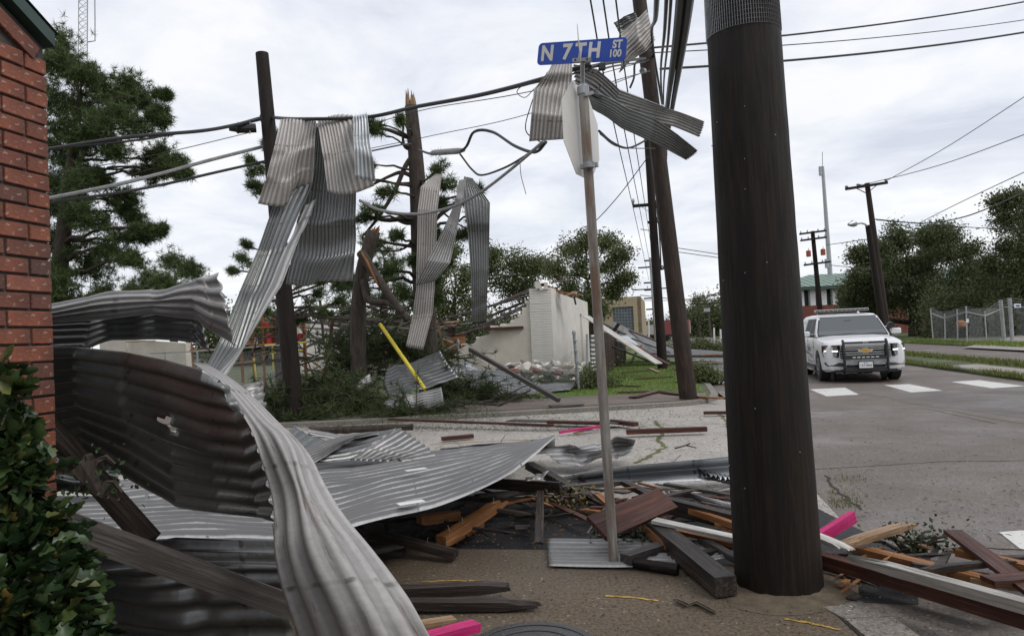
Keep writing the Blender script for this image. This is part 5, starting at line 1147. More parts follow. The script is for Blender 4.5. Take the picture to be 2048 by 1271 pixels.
sl = MB().tube([P(862, 306, 13.3), P(870, 305, 13.2), P(915, 302, 12.2), (P(928, 300, 12))], [.03, .055, .055, .03], 10).build('cable_sleeve', MT['wireg'], None); tag(sl, 'grey taped sleeve on the looping cable right of the pine trunk', 'cable sleeve')
cable('black cable hanging from the grey sleeve and back up to the sign sheet', [(920, 308, 12), (945, 340, 11.8), (965, 350, 11.5), (1010, 335, 11), (1050, 312, 10.3), (1090, 284, 9.7)], .018)
cable('frayed strand hanging loose below the cable knot', [(1040, 320, 10.4), (1042, 350, 10.4), (1052, 388, 10.4)], .006, MT['wireg'])
cable('thin dark line rising along the left edge of the sign sheet', [(1088, 288, 9.7), (1052, 262, 9.6), (1062, 210, 9.4), (1078, 172, 9.5)], .008)
cable('loose wire curl left of the sign sheet', [(1075, 165, 9.4), (1045, 172, 9.4), (1034, 185, 9.4), (1050, 195, 9.4), (1068, 178, 9.4)], .006)
cable('drooping black cable under the dark sheets between stop sign and leaning pole', [(1198, 262, 10.5), (1225, 285, 11.5), (1255, 296, 12.5), (1285, 284, 14), (1318, 262, 15)], .02)
cable('thin line below the drooping cable, running right to the pole', [(1200, 268, 10.5), (1240, 294, 12), (1310, 297, 15)], .01)
cable('slanting guy wire from the leaning poles down to the oak', [(1090, 512, 30), (1170, 460, 28), (1230, 400, 26), (1296, 314, 24)], .018)
cable('cable lying on the upper dark sheet, from the sign across to the leaning pole', [(1175, 182, 9.8), (1230, 212, 10.8), (1290, 230, 12.5), (1330, 232, 15)], .03)
cable('twisted cables between the street sign and the leaning pole, upper', [(1180, 134, 9.4), (1225, 125, 11), (1290, 117, 15)], .03)
cable('twisted cables between the street sign and the leaning pole, lower', [(1185, 145, 9.4), (1230, 132, 11), (1290, 124, 15)], .016)
cable('thin wire from the sign sheet up to the leaning pole at mid height', [(1180, 185, 9.8), (1235, 160, 11.5), (1300, 142, 15)], .008)
bx_ = thing('cable_terminal_box', 'small dark box on the twisted cables right of the sign post', 'terminal box', P(1204, 140, 9.8)); MB().box(P(1204, 134, 9.8), (.09, .08, .08)).build('case', MT['black'], bx_, origin=None)
cable('short hanging cable end with a connector left of the leaning pole', [(1284, 121, 14.8), (1270, 128, 14.4), (1268, 155, 14.3), (1260, 176, 14.3)], .024)
# lines going over the camera towards the distant poles
for i, (x0, x1, y1, r) in enumerate([(1176, 1298, 560, .012), (1203, 1303, 545, .012), (1230, 1306, 520, .012)]):
    cable(['leftmost', 'second from left', 'third from left'][i] + ' of the thin lines converging on the distant poles', [P(x0 - 6, -60, 8), P(x0 + (x1 - x0) * .4, y1 * .42, 14), P(x0 + (x1 - x0) * .8, y1 * .8, 30), P(x1, y1, 60)], r)
for i, (x0, xm, ym, r, lb) in enumerate([(1316, 1306, 95, .028, 'leftmost thick cable dropping to the top of the leaning pole'), (1336, 1322, 165, .02, 'thin dark line beside the leftmost thick cable'), (1346, 1327, 190, .016, 'another thin line beside the leftmost thick cables'),
    (1368, 1333, 232, .045, 'thick black cable dropping to the splice on the leaning pole'), (1388, 1342, 232, .045, 'right thick black cable beside the leaning pole'), (1379, 1349, 120, .012, 'thin line between the two thick black cables')]):
    cable(lb, [P(x0, -80, 5.5), P(x0 - (x0 - xm) * .45, ym * .35, 8), P(xm, ym, 15), P(1333 - i * 1.5, 290 + i * 12, 22), P(1324, 430 + i * 12, 28)], r)
cable('cable loop drooping right of the slim dark pole', [(1322, 420, 28), (1336, 480, 28), (1333, 520, 28), (1325, 538, 28), (1319, 525, 28)], .04)
cable('riser cable running down the right side of the slim dark pole', [(1312, 400, 28), (1319, 470, 28), (1322, 540, 28)], .03)
# lines to the right of the big pole
for (a, b, r, lb) in [((1300, 96, 15), (2100, -6, 22), .022, 'upper dark line crossing right behind the big pole'), ((1300, 106, 15), (2100, 32, 22), .012, 'middle thin line crossing right behind the big pole'), ((1320, 138, 15), (2100, 56, 20), .026, 'lower dark line crossing right behind the big pole')]:
    a_, b_ = P(*a), P(*b); cable(lb, sag(a_, b_, 12, .15), r)
for (pts, r, lb) in [([(1772, 362, 44), (1900, 290, 40), (2100, 160, 34)], .02, 'faint line rising from the right end of the long crossarm'), ([(1716, 372, 44), (1880, 330, 38), (2100, 250, 30)], .02, 'faint line rising from the middle of the long crossarm'), ([(1750, 438, 44), (1840, 446, 40), (1910, 438, 36), (1980, 415, 32), (2100, 360, 26)], .03, 'dark service line sagging over the oaks to the right edge'), ([(1838, 446, 40), (1930, 400, 34), (2100, 320, 26)], .018, 'thin line branching upward from the sagging service line'), ([(1752, 440, 44), (1900, 452, 40), (2100, 462, 34)], .02, 'thin line running level behind the oak tops'), ([(1660, 530, 62), (1760, 540, 50)], .03, 'low thin line from the transformer pole to the tall leaning pole'), ([(1652, 490, 62), (1735, 478, 46)], .03, 'upper thin line from the transformer pole to the tall leaning pole'),
    ([(1330, 492, 60), (1450, 510, 60)], .03, 'faint upper line across the street gap'), ([(1330, 500, 60), (1450, 517, 60)], .03, 'faint second line across the street gap'), ([(1280, 590, 90), (1380, 598, 90), (1470, 575, 90)], .05, 'faint sagging line above the distant woods'), ([(1180, 600, 90), (1480, 601, 90)], .04, 'faint level line above the distant woods')]:
    cable(lb, pts, r)
# ---------------- trees ----------------
def needle_tufts(C_, n_needles, L, w, up=.35, seed=0):
    """C_ (N,3) tuft centres -> triangles of thin needles"""
    rs = np.random.RandomState(seed); N = len(C_); d = rs.normal(0, 1, (N, n_needles, 3)); d[..., 2] += up
    d /= np.linalg.norm(d, axis=2, keepdims=True); LL = L * rs.uniform(.6, 1.2, (N, n_needles, 1))
    base = C_[:, None, :] + d * LL * .08; tip = C_[:, None, :] + d * LL; s = np.cross(d, rs.normal(0, 1, d.shape)); s /= np.linalg.norm(s, axis=2, keepdims=True) + 1e-9
    V = np.stack([base - s * w / 2, base + s * w / 2, tip], 2).reshape(-1, 3); return V, np.arange(len(V)).reshape(-1, 3)
def leaf_cloud(C_, per, spread, size, seed=0, flat=.7, k=1.0):
    size = size * .62; per = int(per * 1.9)
    rs = np.random.RandomState(seed); N = len(C_) * per; c = np.repeat(C_, per, 0) + rs.normal(0, 1, (N, 3)) * spread * np.array([1, 1, flat])
    a = rs.normal(0, 1, (N, 3)); a /= np.linalg.norm(a, axis=1, keepdims=True); b = np.cross(a, rs.normal(0, 1, (N, 3))); b /= np.linalg.norm(b, axis=1, keepdims=True) + 1e-9
    s = size * rs.uniform(.5, 1.4, (N, 1)); V = np.stack([c - a * s / 2, c + b * s * .28, c + a * s / 2, c - b * s * .28], 1).reshape(-1, 3)
    return V, np.arange(len(V)).reshape(-1, 4)
def bez(a, b, bulge, n=6):
    mid = (a + b) / 2 + bulge; return [a * (1 - t) ** 2 + mid * 2 * t * (1 - t) + b * t * t for t in [i / n for i in range(n + 1)]]
def tree(name, label, base, axis, r0, clumps, kind='oak', leaf=None, size=.14, per=26, twigs=9, seed=1, cat='tree', group=None, lim_r=.35, trunk_mat=None, dens=1.0, sprd=.42, taper=.75):
    """axis: trunk polyline incl. base; clumps: [(centre Vector, radius)]"""
    rr = random.Random(seed); t = thing(name, label, cat, base, group); tm = MB()
    ap = spl(axis, 5) if len(axis) > 2 else sag(axis[0], axis[1], 6); tm.tube(ap, [r0 * (1 - taper * i / (len(ap) - 1)) for i in range(len(ap))], 10)
    tips = []
    for c, rad in clumps:
        k = min(range(1, len(ap)), key=lambda i: (ap[i] - c).length + max(0, ap[i].z - c.z) * 1.5); st = ap[k]; rl = r0 * (1 - .75 * k / (len(ap) - 1)) * lim_r + .01
        L = (c - st).length; pth = bez(st, c, Vector((rr.uniform(-.12, .12) * L, rr.uniform(-.12, .12) * L, rr.uniform(0, .12) * L)), 7)
        pth = [q + Vector([rr.uniform(-.03, .03) * L for _ in range(3)]) if 0 < i < 7 else q for i, q in enumerate(pth)]
        tm.tube(pth, [rl * (1 - .7 * i / 7) for i in range(8)], 6)
        for j in range(int(twigs * max(1, rad * .8))):
            d = Vector([rr.gauss(0, 1) for _ in range(3)]).normalized(); e = c + d * rad * rr.uniform(.5, 1.0) ; s0 = pth[rr.choice((4, 5, 6, 7))]
            q = bez(s0, e, Vector([rr.uniform(-.2, .2) * rad for _ in range(3)]) + Vector((0, 0, .1 * rad)), 4); tm.tube(q, [rl * .3 + .006, rl * .22 + .005, rl * .14 + .004, .006, .004], 4, False)
            tips.append((e, rad)); tips.append((q[3], rad)); tips.append((q[2], rad * .8))
    tm.build('trunk', trunk_mat or MT['bark'], t, origin=None, smooth=True)
    rs = np.random.RandomState(seed); TC = np.array([tuple(e) for e, _ in tips]); RD = np.array([r for _, r in tips])
    rep = max(1, int(3 * dens * (1.7 if kind == 'pine' else 1))); TC2 = np.repeat(TC, rep, 0) + rs.normal(0, 1, (len(TC) * rep, 3)) * np.repeat(RD, rep)[:, None] * (.30 if kind == 'pine' else .24)
    if kind == 'pine': size = size * .8
    if kind == 'pine':
        V, F = needle_tufts(TC2, per, size, size * .085, seed=seed)
    else:
        V, F = leaf_cloud(TC2, per, sprd * size * 3, size, seed)
    np_mesh('crown', V, F, leaf or MT['oak'], t); return t
def PC(lst, d, k=1.0):
    """clumps from pixel discs: (px, py, radius px[, depth offset])"""
    out = []
    for q in lst:
        dd = d + (q[3] if len(q) > 3 else RND.uniform(-.09, .09) * d * .5); out.append((P(q[0], q[1], dd), q[2] * dd / FPX * k))
    return out
def ax(pts, d):
    p = [P(x, y, d) for x, y in pts]; p[0].z = min(p[0].z, 0.0) if p[0].z < 1 else 0; return p
D1 = 27
A = ax([(112, 740), (118, 560), (135, 400), (150, 280), (160, 190)], D1)
tree('pine_tree', 'large wind-bent pine tree right behind the brick wall, crown leaning right', A[0], A, .38, PC([
    (115, 85, 38), (130, 130, 35), (105, 190, 48), (165, 215, 45), (215, 180, 38), (262, 175, 36), (300, 205, 30), (325, 235, 18), (230, 235, 45), (280, 250, 40), (180, 290, 45), (110, 300, 45), (240, 300, 32), (150, 370, 38), (110, 420, 45), (330, 310, 22), (355, 335, 24), (310, 345, 18), (370, 345, 14), (210, 350, 26), (250, 400, 26), (190, 440, 36), (270, 430, 22), (140, 500, 45), (230, 490, 32), (285, 475, 20), (200, 540, 30), (120, 560, 42), (270, 520, 16), (320, 460, 10), (170, 150, 20), (335, 190, 8), (100, 130, 40), (120, 250, 45), (150, 330, 40), (105, 360, 45), (110, 480, 45), (200, 260, 40), (250, 210, 34), (160, 420, 36), (130, 610, 40), (210, 590, 26)], D1, 1.05), 'pine', MT['pine'], .34, 20, 8, 21, lim_r=.26, dens=1.7)
A = ax([(350, 700), (345, 620), (350, 560)], 60)
tree('pine_tree', 'round-topped pale green tree beyond the rolled sheets, right of the large pine', A[0], A, .4, PC([(300, 555, 30), (350, 525, 26), (385, 545, 25), (270, 580, 22), (330, 570, 35), (400, 575, 18), (350, 600, 40), (260, 610, 24), (400, 610, 30)], 60), 'pine', MT['pine'], .7, 15, 6, 22, dens=2.2)
# broken pine in the middle
D2 = 18.5
A = [P(858, 700, D2), P(845, 560, D2), P(838, 420, D2), P(832, 320, D2), P(822, 212, D2)]; A[0].z = 0
bpn = tree('broken_pine', 'tall pine trunk snapped off at the top, few limbs and tufts left', A[0], A, .30, PC([
    (735, 245, 16, -1), (800, 240, 10, -1), (745, 262, 8, -1), (770, 380, 20, -.8), (745, 420, 22, -.8), (700, 360, 14, -.8), (880, 340, 28, -1.4), (905, 365, 24, -1.4), (945, 400, 20, -1.4), (960, 430, 26, -1.6), (930, 470, 20, -1.6), (880, 410, 22, -1.2), (960, 385, 14, -1.5), (900, 520, 14, -.8), (725, 480, 18, -.8), (770, 540, 20, -.8), (790, 470, 14, -.8), (870, 560, 22, -.8), (875, 470, 16, -1), (730, 330, 10, -.8), (800, 590, 20, -.6), (830, 520, 14, -.6), (700, 560, 18, -.6), (880, 600, 14, -.6), (720, 440, 14, -.6)], D2, .85), 'pine', MT['pine'], .27, 15, 4, 23, lim_r=.20, dens=.9, cat='broken tree', taper=.45)
sm_ = MB(); top = A[-1]
for k in range(9):
    a = k * .7; c = top + Vector((math.cos(a) * .11, math.sin(a) * .11, -.12)); hgt = (.25 + .34 * abs(math.sin(k * 2.3))); sm_.tube([c, c + Vector((0, 0, hgt * .6)), c + Vector((RND.uniform(-.02, .02), 0, hgt))], [.055, .035, .004], 5)
sm_.build('splintered_top', MT['wt'], bpn, origin=None)
bm_ = MB()
for pts, r in (([(832, 280), (800, 268), (770, 258), (738, 256)], .075), ([(836, 300), (812, 330), (790, 380), (760, 430), (728, 470)], .08), ([(828, 300), (808, 290), (806, 245)], .06), ([(838, 360), (806, 345), (780, 352), (740, 372)], .07), ([(838, 425), (780, 440), (720, 430)], .09), ([(840, 440), (815, 445), (795, 440)], .10), ([(842, 410), (870, 360), (882, 335)], .10), ([(845, 470), (880, 430), (915, 405), (930, 380)], .07), ([(840, 365), (790, 366), (740, 360)], .035), ([(838, 470), (800, 500), (740, 500)], .04), ([(880, 420), (920, 450), (985, 480)], .03)):
    q = spl([P(x, y, D2 - .1 * i) for i, (x, y) in enumerate(pts)], 5); bm_.tube(q, [r * (1 - .6 * i / (len(q) - 1)) for i in range(len(q))], 7)
bm_.build('limbs', MT['bark'], bpn, origin=None, smooth=True)
# second snapped trunk, leaning with dropped top
A = [P(716, 720, 17), P(716, 640, 17), P(726, 540, 17), P(748, 462, 17)]; A[0].z = 0
b2 = thing('broken_pine', 'shorter snapped pine trunk with bright split wood at its top, behind the dark hanging sheet', 'broken tree', A[0])
q = spl(A, 5); MB().tube(q, [.2 - .04 * i / (len(q) - 1) for i in range(len(q))], 10).build('trunk', MT['bark'], b2, origin=None, smooth=True)
m = MB()
for k in range(8):
    c = A[-1] + Vector((RND.uniform(-.12, .12), RND.uniform(-.1, .1), -.1)); m.tube([c, c + Vector((RND.uniform(-.05, .25), 0, RND.uniform(.12, .32)))], [.06, .008], 5)
m.build('splintered_top', MT['wo'], b2, origin=None)
q = spl([P(722, 505, 16.8), P(745, 540, 16.6), P(775, 585, 16.4), (P(815, 640, 16.2))], 5); m = MB(); m.tube(q, [.12 - .04 * i / (len(q) - 1) for i in range(len(q))], 8); q = spl([P(728, 560, 16.8), P(738, 600, 16.6), P(775, 605, 16.4), P(808, 625, 16.2)], 5); m.tube(q, [.1 - .03 * i / (len(q) - 1) for i in range(len(q))], 8); m.build('dropped_limb', MT['bark'], b2, origin=None, smooth=True)
plank('', P(722, 500, 16.6), P(760, 575, 16.4), .10, .04, WO, name='torn_wood', parent=b2, split=(.2, .2))
A = ax([(560, 800), (560, 600), (550, 400), (545, 300)], 24)
tree('pine_tree', 'thin pine behind the left pole, tufts showing beside the draped sheets', A[0], A, .16, PC([(512, 345, 22), (500, 320, 12), (530, 290, 16), (548, 270, 14), (500, 370, 14), (520, 380, 14), (480, 520, 20), (460, 545, 10), (490, 490, 12), (560, 300, 16), (600, 560, 26), (560, 600, 24), (620, 610, 24), (640, 590, 18), (500, 600, 14), (690, 600, 16), (655, 625, 14), (720, 560, 14), (600, 640, 14), (530, 620, 12), (640, 560, 12)], 24, .8), 'pine', MT['pine'], .28, 15, 5, 24, lim_r=.4, dens=.8)
A = ax([(765, 720), (768, 620), (770, 520)], 34)
tree('pine_tree', 'dark bushy pine standing behind the shorter snapped trunk', A[0], A, .3, PC([(760, 500, 30), (790, 530, 25), (735, 540, 24), (790, 580, 30), (720, 590, 26), (760, 610, 36), (680, 580, 20), (800, 640, 26), (690, 640, 24)], 34), 'pine', MT['pine'], .42, 15, 5, 25, dens=1.3)
# oaks behind the ruin
A = ax([(900, 720), (905, 640), (910, 590)], 50)
tree('oak_tree', 'dark spreading oak behind the ruined roof, left of the white wall', A[0], A, .4, PC([(890, 540, 32), (930, 560, 34), (870, 580, 26), (990, 540, 38), (1040, 520, 30), (1070, 545, 30), (1010, 570, 40), (940, 600, 40), (1060, 580, 30), (985, 505, 18), (1090, 530, 20), (870, 620, 36), (900, 500, 18), (830, 600, 26)], 50, .9), 'oak', MT['oak'], .27, 15, 9, 26, dens=1.2, lim_r=.5)
A = ax([(1180, 720), (1185, 640), (1175, 560)], 46)
tree('oak_tree', 'open-crowned oak behind the white wall and the sign post', A[0], A, .34, PC([(1140, 500, 26), (1180, 480, 20), (1215, 482, 22), (1245, 505, 22), (1110, 540, 28), (1165, 530, 32), (1220, 535, 32), (1260, 560, 16), (1130, 580, 30), (1190, 585, 38), (1232, 582, 16), (1160, 610, 24), (1195, 620, 14)], 46, .92), 'oak', MT['oak'], .25, 12, 10, 27, lim_r=.5, dens=1.0)
# right-hand oaks
A = ax([(1832, 655), (1828, 610), (1820, 570)], 66)
tree('oak_tree', 'dark dense oak behind the tall leaning pole and street lamp', A[0], A, .7, PC([(1725, 520, 26), (1760, 495, 34), (1800, 480, 30), (1708, 560, 22), (1745, 560, 38), (1790, 540, 45), (1830, 520, 34), (1850, 560, 40), (1720, 610, 38), (1770, 600, 45), (1830, 600, 36), (1870, 500, 22), (1706, 600, 20), (1880, 590, 40), (1712, 640, 24), (1860, 470, 16), (1712, 505, 12)], 66, .88), 'oak', MT['oak2'], .36, 17, 9, 28, dens=1.4, lim_r=.45)
A = ax([(1935, 665), (1930, 600), (1920, 540)], 60)
tree('oak_tree', 'wind-thinned oak in the middle of the right-hand group, sky showing through', A[0], A, .5, PC([(1870, 460, 22), (1905, 470, 26), (1935, 500, 24), (1890, 510, 26), (1925, 540, 30), (1960, 545, 28), (1900, 580, 40), (1950, 600, 40), (1890, 630, 36), (1850, 470, 14), (1985, 560, 26)], 60, .92), 'oak', MT['oak2'], .32, 12, 10, 29, lim_r=.5, dens=1.0)
A = ax([(2060, 680), (2050, 560), (2040, 470)], 52)
tree('oak_tree', 'tallest oak cut by the right edge, leaning in over the enclosure', A[0], A, .5, PC([(2030, 395, 24), (2000, 405, 18), (2050, 430, 34), (2010, 440, 26), (2050, 490, 40), (2010, 500, 26), (1985, 530, 24), (2030, 545, 42), (1990, 590, 40), (2045, 600, 50), (2000, 630, 40), (2090, 400, 50), (2100, 500, 60)], 52, .92), 'oak', MT['oak2'], .28, 15, 10, 30, dens=1.2, lim_r=.5)
A = ax([(1715, 655), (1715, 630), (1712, 600)], 78)
tree('oak_tree', 'low dark tree filling the gap before the brick school, left of the dense oak', A[0], A, .4, PC([(1705, 590, 14), (1700, 618, 18), (1722, 630, 24), (1700, 640, 16)], 78), 'oak', MT['oak2'], .45, 22, 6, 31, dens=1.6)
# undergrowth behind the enclosure, far woods
def wood_mass(name, label, boxes, d, mat, size, n, seed, cat='woods'):
    rs = np.random.RandomState(seed); C_ = []
    for (x0, x1, y0, y1) in boxes:
        for i in range(n):
            x = rs.uniform(x0, x1); f = rs.uniform(0, 1); yt = y0 + (y1 - y0) * .35 * abs(math.sin(x * .11 + seed)) + rs.uniform(0, 6)
            dd = d * rs.uniform(.96, 1.05); C_.append(tuple(P(x, yt + (y1 - yt) * f, dd)))
    V, F = leaf_cloud(np.array(C_), 26, size * 2.2, size, seed); V[:, 2] = np.maximum(V[:, 2], 0.0)
    o = np_mesh(name, V, F, mat); return tag(o, label, cat, kind='stuff')
wood_mass('hedge_mass', 'dark leafy undergrowth behind the chain-link enclosure at the right', [(1860, 2110, 560, 676)], 56, MT['oak2'], .3, 900, 41, 'undergrowth')
wood_mass('far_woods', 'dark far-off woods at the end of the street between the poles', [(1376, 1400, 625, 672), (1396, 1500, 590, 672)], 150, MT['oak2'], .8, 420, 42)
wood_mass('far_woods', 'low far-off tree line left of the slim pole, beyond the train', [(1285, 1385, 645, 672)], 210, MT['oak2'], 1.0, 300, 43)
wood_mass('far_woods', 'dark tree line behind the ruined building and broken pines', [(400, 1120, 615, 720)], 70, MT['oak2'], .5, 1500, 44)
wood_mass('far_woods', 'tree line beyond the police vehicle behind the right verge', [(1560, 1700, 640, 662)], 130, MT['oak2'], .6, 300, 45)
A = ax([(1398, 672), (1398, 640), (1397, 608)], 140)
tree('oak_tree', 'sparse leafless-looking tree standing above the distant woods', A[0], A, .3, PC([(1393, 602, 9), (1402, 598, 8), (1398, 612, 6)], 140), 'oak', MT['oak'], .5, 4, 7, 32, lim_r=.5)
# ---------------- buildings and ruins ----------------
DW = 27.0
c0 = P(1107, 700, DW); c0.z = 0
MT['wallw'] = simple('dirty_white_masonry', (.64, .61, .56), .85, var=.10, scale=1.2, bump=.2, bscale=20)
MT['wallc'] = simple('cream_masonry', (.56, .51, .44), .85, var=.12, scale=1.5, bump=.2, bscale=20)
ru = thing('ruined_building', 'white masonry building with its roof torn off and front wall broken in steps', 'building', c0)
# right-hand long wall runs away along the street
def wallq(a, b, za, zb, th, mat, name, par, z0=-.1, base=None):
    """vertical wall from a to b with top heights za..zb"""
    d = (b - a); d.z = 0; s = Vector((d.y, -d.x, 0)).normalized() * th
    vs = [Vector((a.x, a.y, z0)), Vector((b.x, b.y, z0)), Vector((b.x, b.y, zb)), Vector((a.x, a.y, za))]
    vs += [v - s for v in vs]
    return MB().add(vs, [(0, 1, 2, 3), (7, 6, 5, 4), (0, 4, 5, 1), (1, 5, 6, 2), (2, 6, 7, 3), (3, 7, 4, 0)]).build(name, mat, par, origin=None)
def zat(px, py, pt):
    """height of the vertical line through pt where it meets pixel row py"""
    r = ray(px, py); k = (Vector((pt.x, pt.y, 0)).dot(Vector((F_.x, F_.y, 0)).normalized())) / r.dot(Vector((F_.x, F_.y, 0)).normalized()); return CAMP.z + r.z * k
zc = zat(1093, 575, c0)
wl = 13.0
pA = c0.copy(); nA = pA + u_ * 9.0; nB = pA + u_ * 9.9; pB = pA + u_ * wl
zf = lambda f: zc + (3.35 - zc) * f
wallq(pA, nA, zf(0), zf(9 / wl), .3, MT['wallw'], 'side_wall', ru); wallq(nB, pB, zf(9.9 / wl), zf(1), .3, MT['wallw'], 'side_wall', ru)
wallq(nA + v_ * 0, nB, zf(9 / wl), zf(9.9 / wl), .3, MT['wallw'], 'lintel', ru, z0=2.6); wallq(nA - v_ * .08, nB - v_ * .08, 2.6, 2.6, .2, MT['wallc'], 'blocked_window', ru)
# painted brick pier, courses built one by one
pier_l = P(1064, 700, DW + .05); pier_l.z = 0; pd = (pier_l - pA); pd.z = 0; pw = pd.length; pdn = pd.normalized(); out = Vector((-pdn.y, pdn.x, 0));
if out.dot(CAMP - pA) < 0: out = -out
ncs = 34; ch = (zc - .02) / ncs; rowme = None
pierm = MB().box((0, 0, 0), (pw, .42, ch * .86)); ome = None
for i in range(ncs):
    if ome is None:
        o = pierm.build('brick', MT['wallw'], ru, origin=Vector((0, 0, 0))); ome = o.data
    else:
        o = bpy.data.objects.new('brick', ome); COL.objects.link(o); set_parent(o, ru)
    M3 = Matrix(((pdn.x, out.x, 0), (pdn.y, out.y, 0), (0, 0, 1))).to_4x4()
    o.matrix_basis = Matrix.Translation(pA + pdn * (pw / 2 + RND.uniform(-.015, .015)) + out * (-.05 + RND.uniform(-.008, .008)) + Vector((0, 0, ch * (i + .5)))) @ M3
pc_ = pA + pdn * pw / 2 - out * .075; MB().box(pc_ + Vector((0, 0, zc / 2 - .02)), (pw - .05, .38, zc - .04), Matrix(((pdn.x, out.x, 0), (pdn.y, out.y, 0), (0, 0, 1)))).build('pier_core', MT['wallc'], ru, origin=None)
# stepped broken front wall, built as one irregular slab + ragged blocks along the break
steps = [(1062, 588), (1062, 602), (1054, 604), (1052, 618), (1045, 620), (1042, 632), (1030, 636), (1026, 645), (1016, 646), (1015, 650), (992, 652), (985, 656), (978, 668), (962, 672), (955, 676), (948, 686), (930, 690), (915, 700), (905, 712), (893, 722), (885, 745)]
DFf = lambda px: DW + (1064 - px) * .004
fl = [P(x, y, DFf(x)) for x, y in steps]; botr = Vector((fl[0].x, fl[0].y, -.1)); botl = Vector((fl[-1].x, fl[-1].y, -.1))
pol = [botr] + fl + [botl]; k = len(pol); bk = [q + Vector((.02, .28, 0)) for q in pol]
MB().add(pol + bk, [tuple(range(k)), tuple(reversed(range(k, 2 * k)))] + [(i, i + k, (i + 1) % k + k, (i + 1) % k) for i in range(k)]).build('front_wall', MT['wallc'], ru, origin=None)
for i in range(26):
    j = RND.randrange(len(fl) - 1); q = fl[j].lerp(fl[j + 1], RND.random())
    MB().box(q + Vector((0, .14, RND.uniform(-.02, .04))), (RND.uniform(.12, .3), .26, .09), Matrix.Rotation(RND.uniform(-.1, .1), 3, 'Y')).build('broken_block', MT['wallw'] if RND.random() < .6 else MT['brick'], ru, origin=None)
for px, py, L in ((1075, 570, .35), (1092, 572, .25), (1080, 574, .2)):
    MB().box(P(px, py, DW), (L * .5, .3, .28), Matrix.Rotation(RND.uniform(-.4, .4), 3, 'Y')).build('broken_block', MT['wallc'], ru, origin=None)
MB().box(P(1008, 656, DW + .1), (1.5, .3, .1)).build('lintel', MT['wr'], ru, origin=None)
for x0, y0, x1, y1, w, mt in ((1080, 566, 1135, 590, .2, WR), (1095, 572, 1150, 596, .12, WO), (1120, 585, 1160, 590, .35, WO), (1105, 564, 1135, 560, .25, WR), (1130, 590, 1155, 582, .2, WT), (1148, 592, 1152, 610, .08, WD)):
    plank('', P(x0, y0, DW + 1), P(x1, y1, DW + 2.5), w, .06, mt, name='roof_board', parent=ru, split=(.2, .3))
# collapsed rafters between the pines and the wall
raf = thing('collapsed_roof', 'tangle of collapsed dark rafters between the broken pines and the white wall', 'collapsed roof', P(900, 740, 30)); raf.location.z = 0
rfl = [(880, 690, 1060, 605), (870, 700, 1055, 612), (865, 655, 1050, 585), (880, 640, 1060, 590), (900, 668, 1060, 622), (820, 660, 1000, 640), (960, 640, 1062, 598), (930, 690, 1050, 635), (870, 680, 990, 650), (950, 622, 1068, 580), (985, 612, 1066, 576), (550, 625, 900, 650), (560, 640, 860, 660), (600, 655, 880, 668), (640, 640, 830, 610), (560, 615, 760, 612), (600, 700, 720, 640), (610, 660, 690, 720), (650, 640, 700, 700), (620, 628, 760, 690), (700, 690, 830, 640), (760, 660, 860, 700), (740, 640, 820, 690), (560, 690, 660, 720), (680, 710, 850, 690), (590, 720, 760, 700), (640, 600, 648, 690), (700, 615, 705, 690), (600, 612, 612, 700), (800, 700, 930, 720), (855, 640, 870, 720), (620, 680, 760, 720), (880, 660, 960, 700), (830, 640, 900, 700)]
for i, (x0, y0, x1, y1) in enumerate(rfl):
    plank('', P(x0, y0, 29 + (i % 5) * .7), P(x1, y1, 28 + (i % 4) * .8), RND.choice((.08, .12, .16)), .05, RND.choice((WD, WG, WG, WR, WD)), name='rafter', parent=raf, roll=RND.uniform(0, 1.5))
for i in range(90):
    x = RND.uniform(540, 900); y = RND.uniform(640, 745); a = RND.gauss(0, .6); L = RND.uniform(15, 60)
    plank('', P(x, y, 26 + RND.uniform(0, 3)), P(x + math.cos(a) * L, y + math.sin(a) * L, 26 + RND.uniform(0, 3)), RND.choice((.06, .1)), .04, RND.choice((WD, WG, WR, WT, WD, MT['whitew'], WG, MT['whitew'])), name='lath', parent=raf, roll=RND.uniform(0, 1.5))
plank('reddish upright splintered stud in the collapsed roof', P(655, 715, 24), P(668, 622, 24), .14, .06, WR, group=None, split=(0, .5))
plank('tan diagonal board above the fallen pine branches', P(640, 740, 20), P(672, 768, 19.5), .10, .05, WO, group=None)
plank('long brown pole leaning down from the chain-link to the far sidewalk', P(940, 698, 17.0), P(1118, 800, 14.9), .09, .09, WG, group=None)
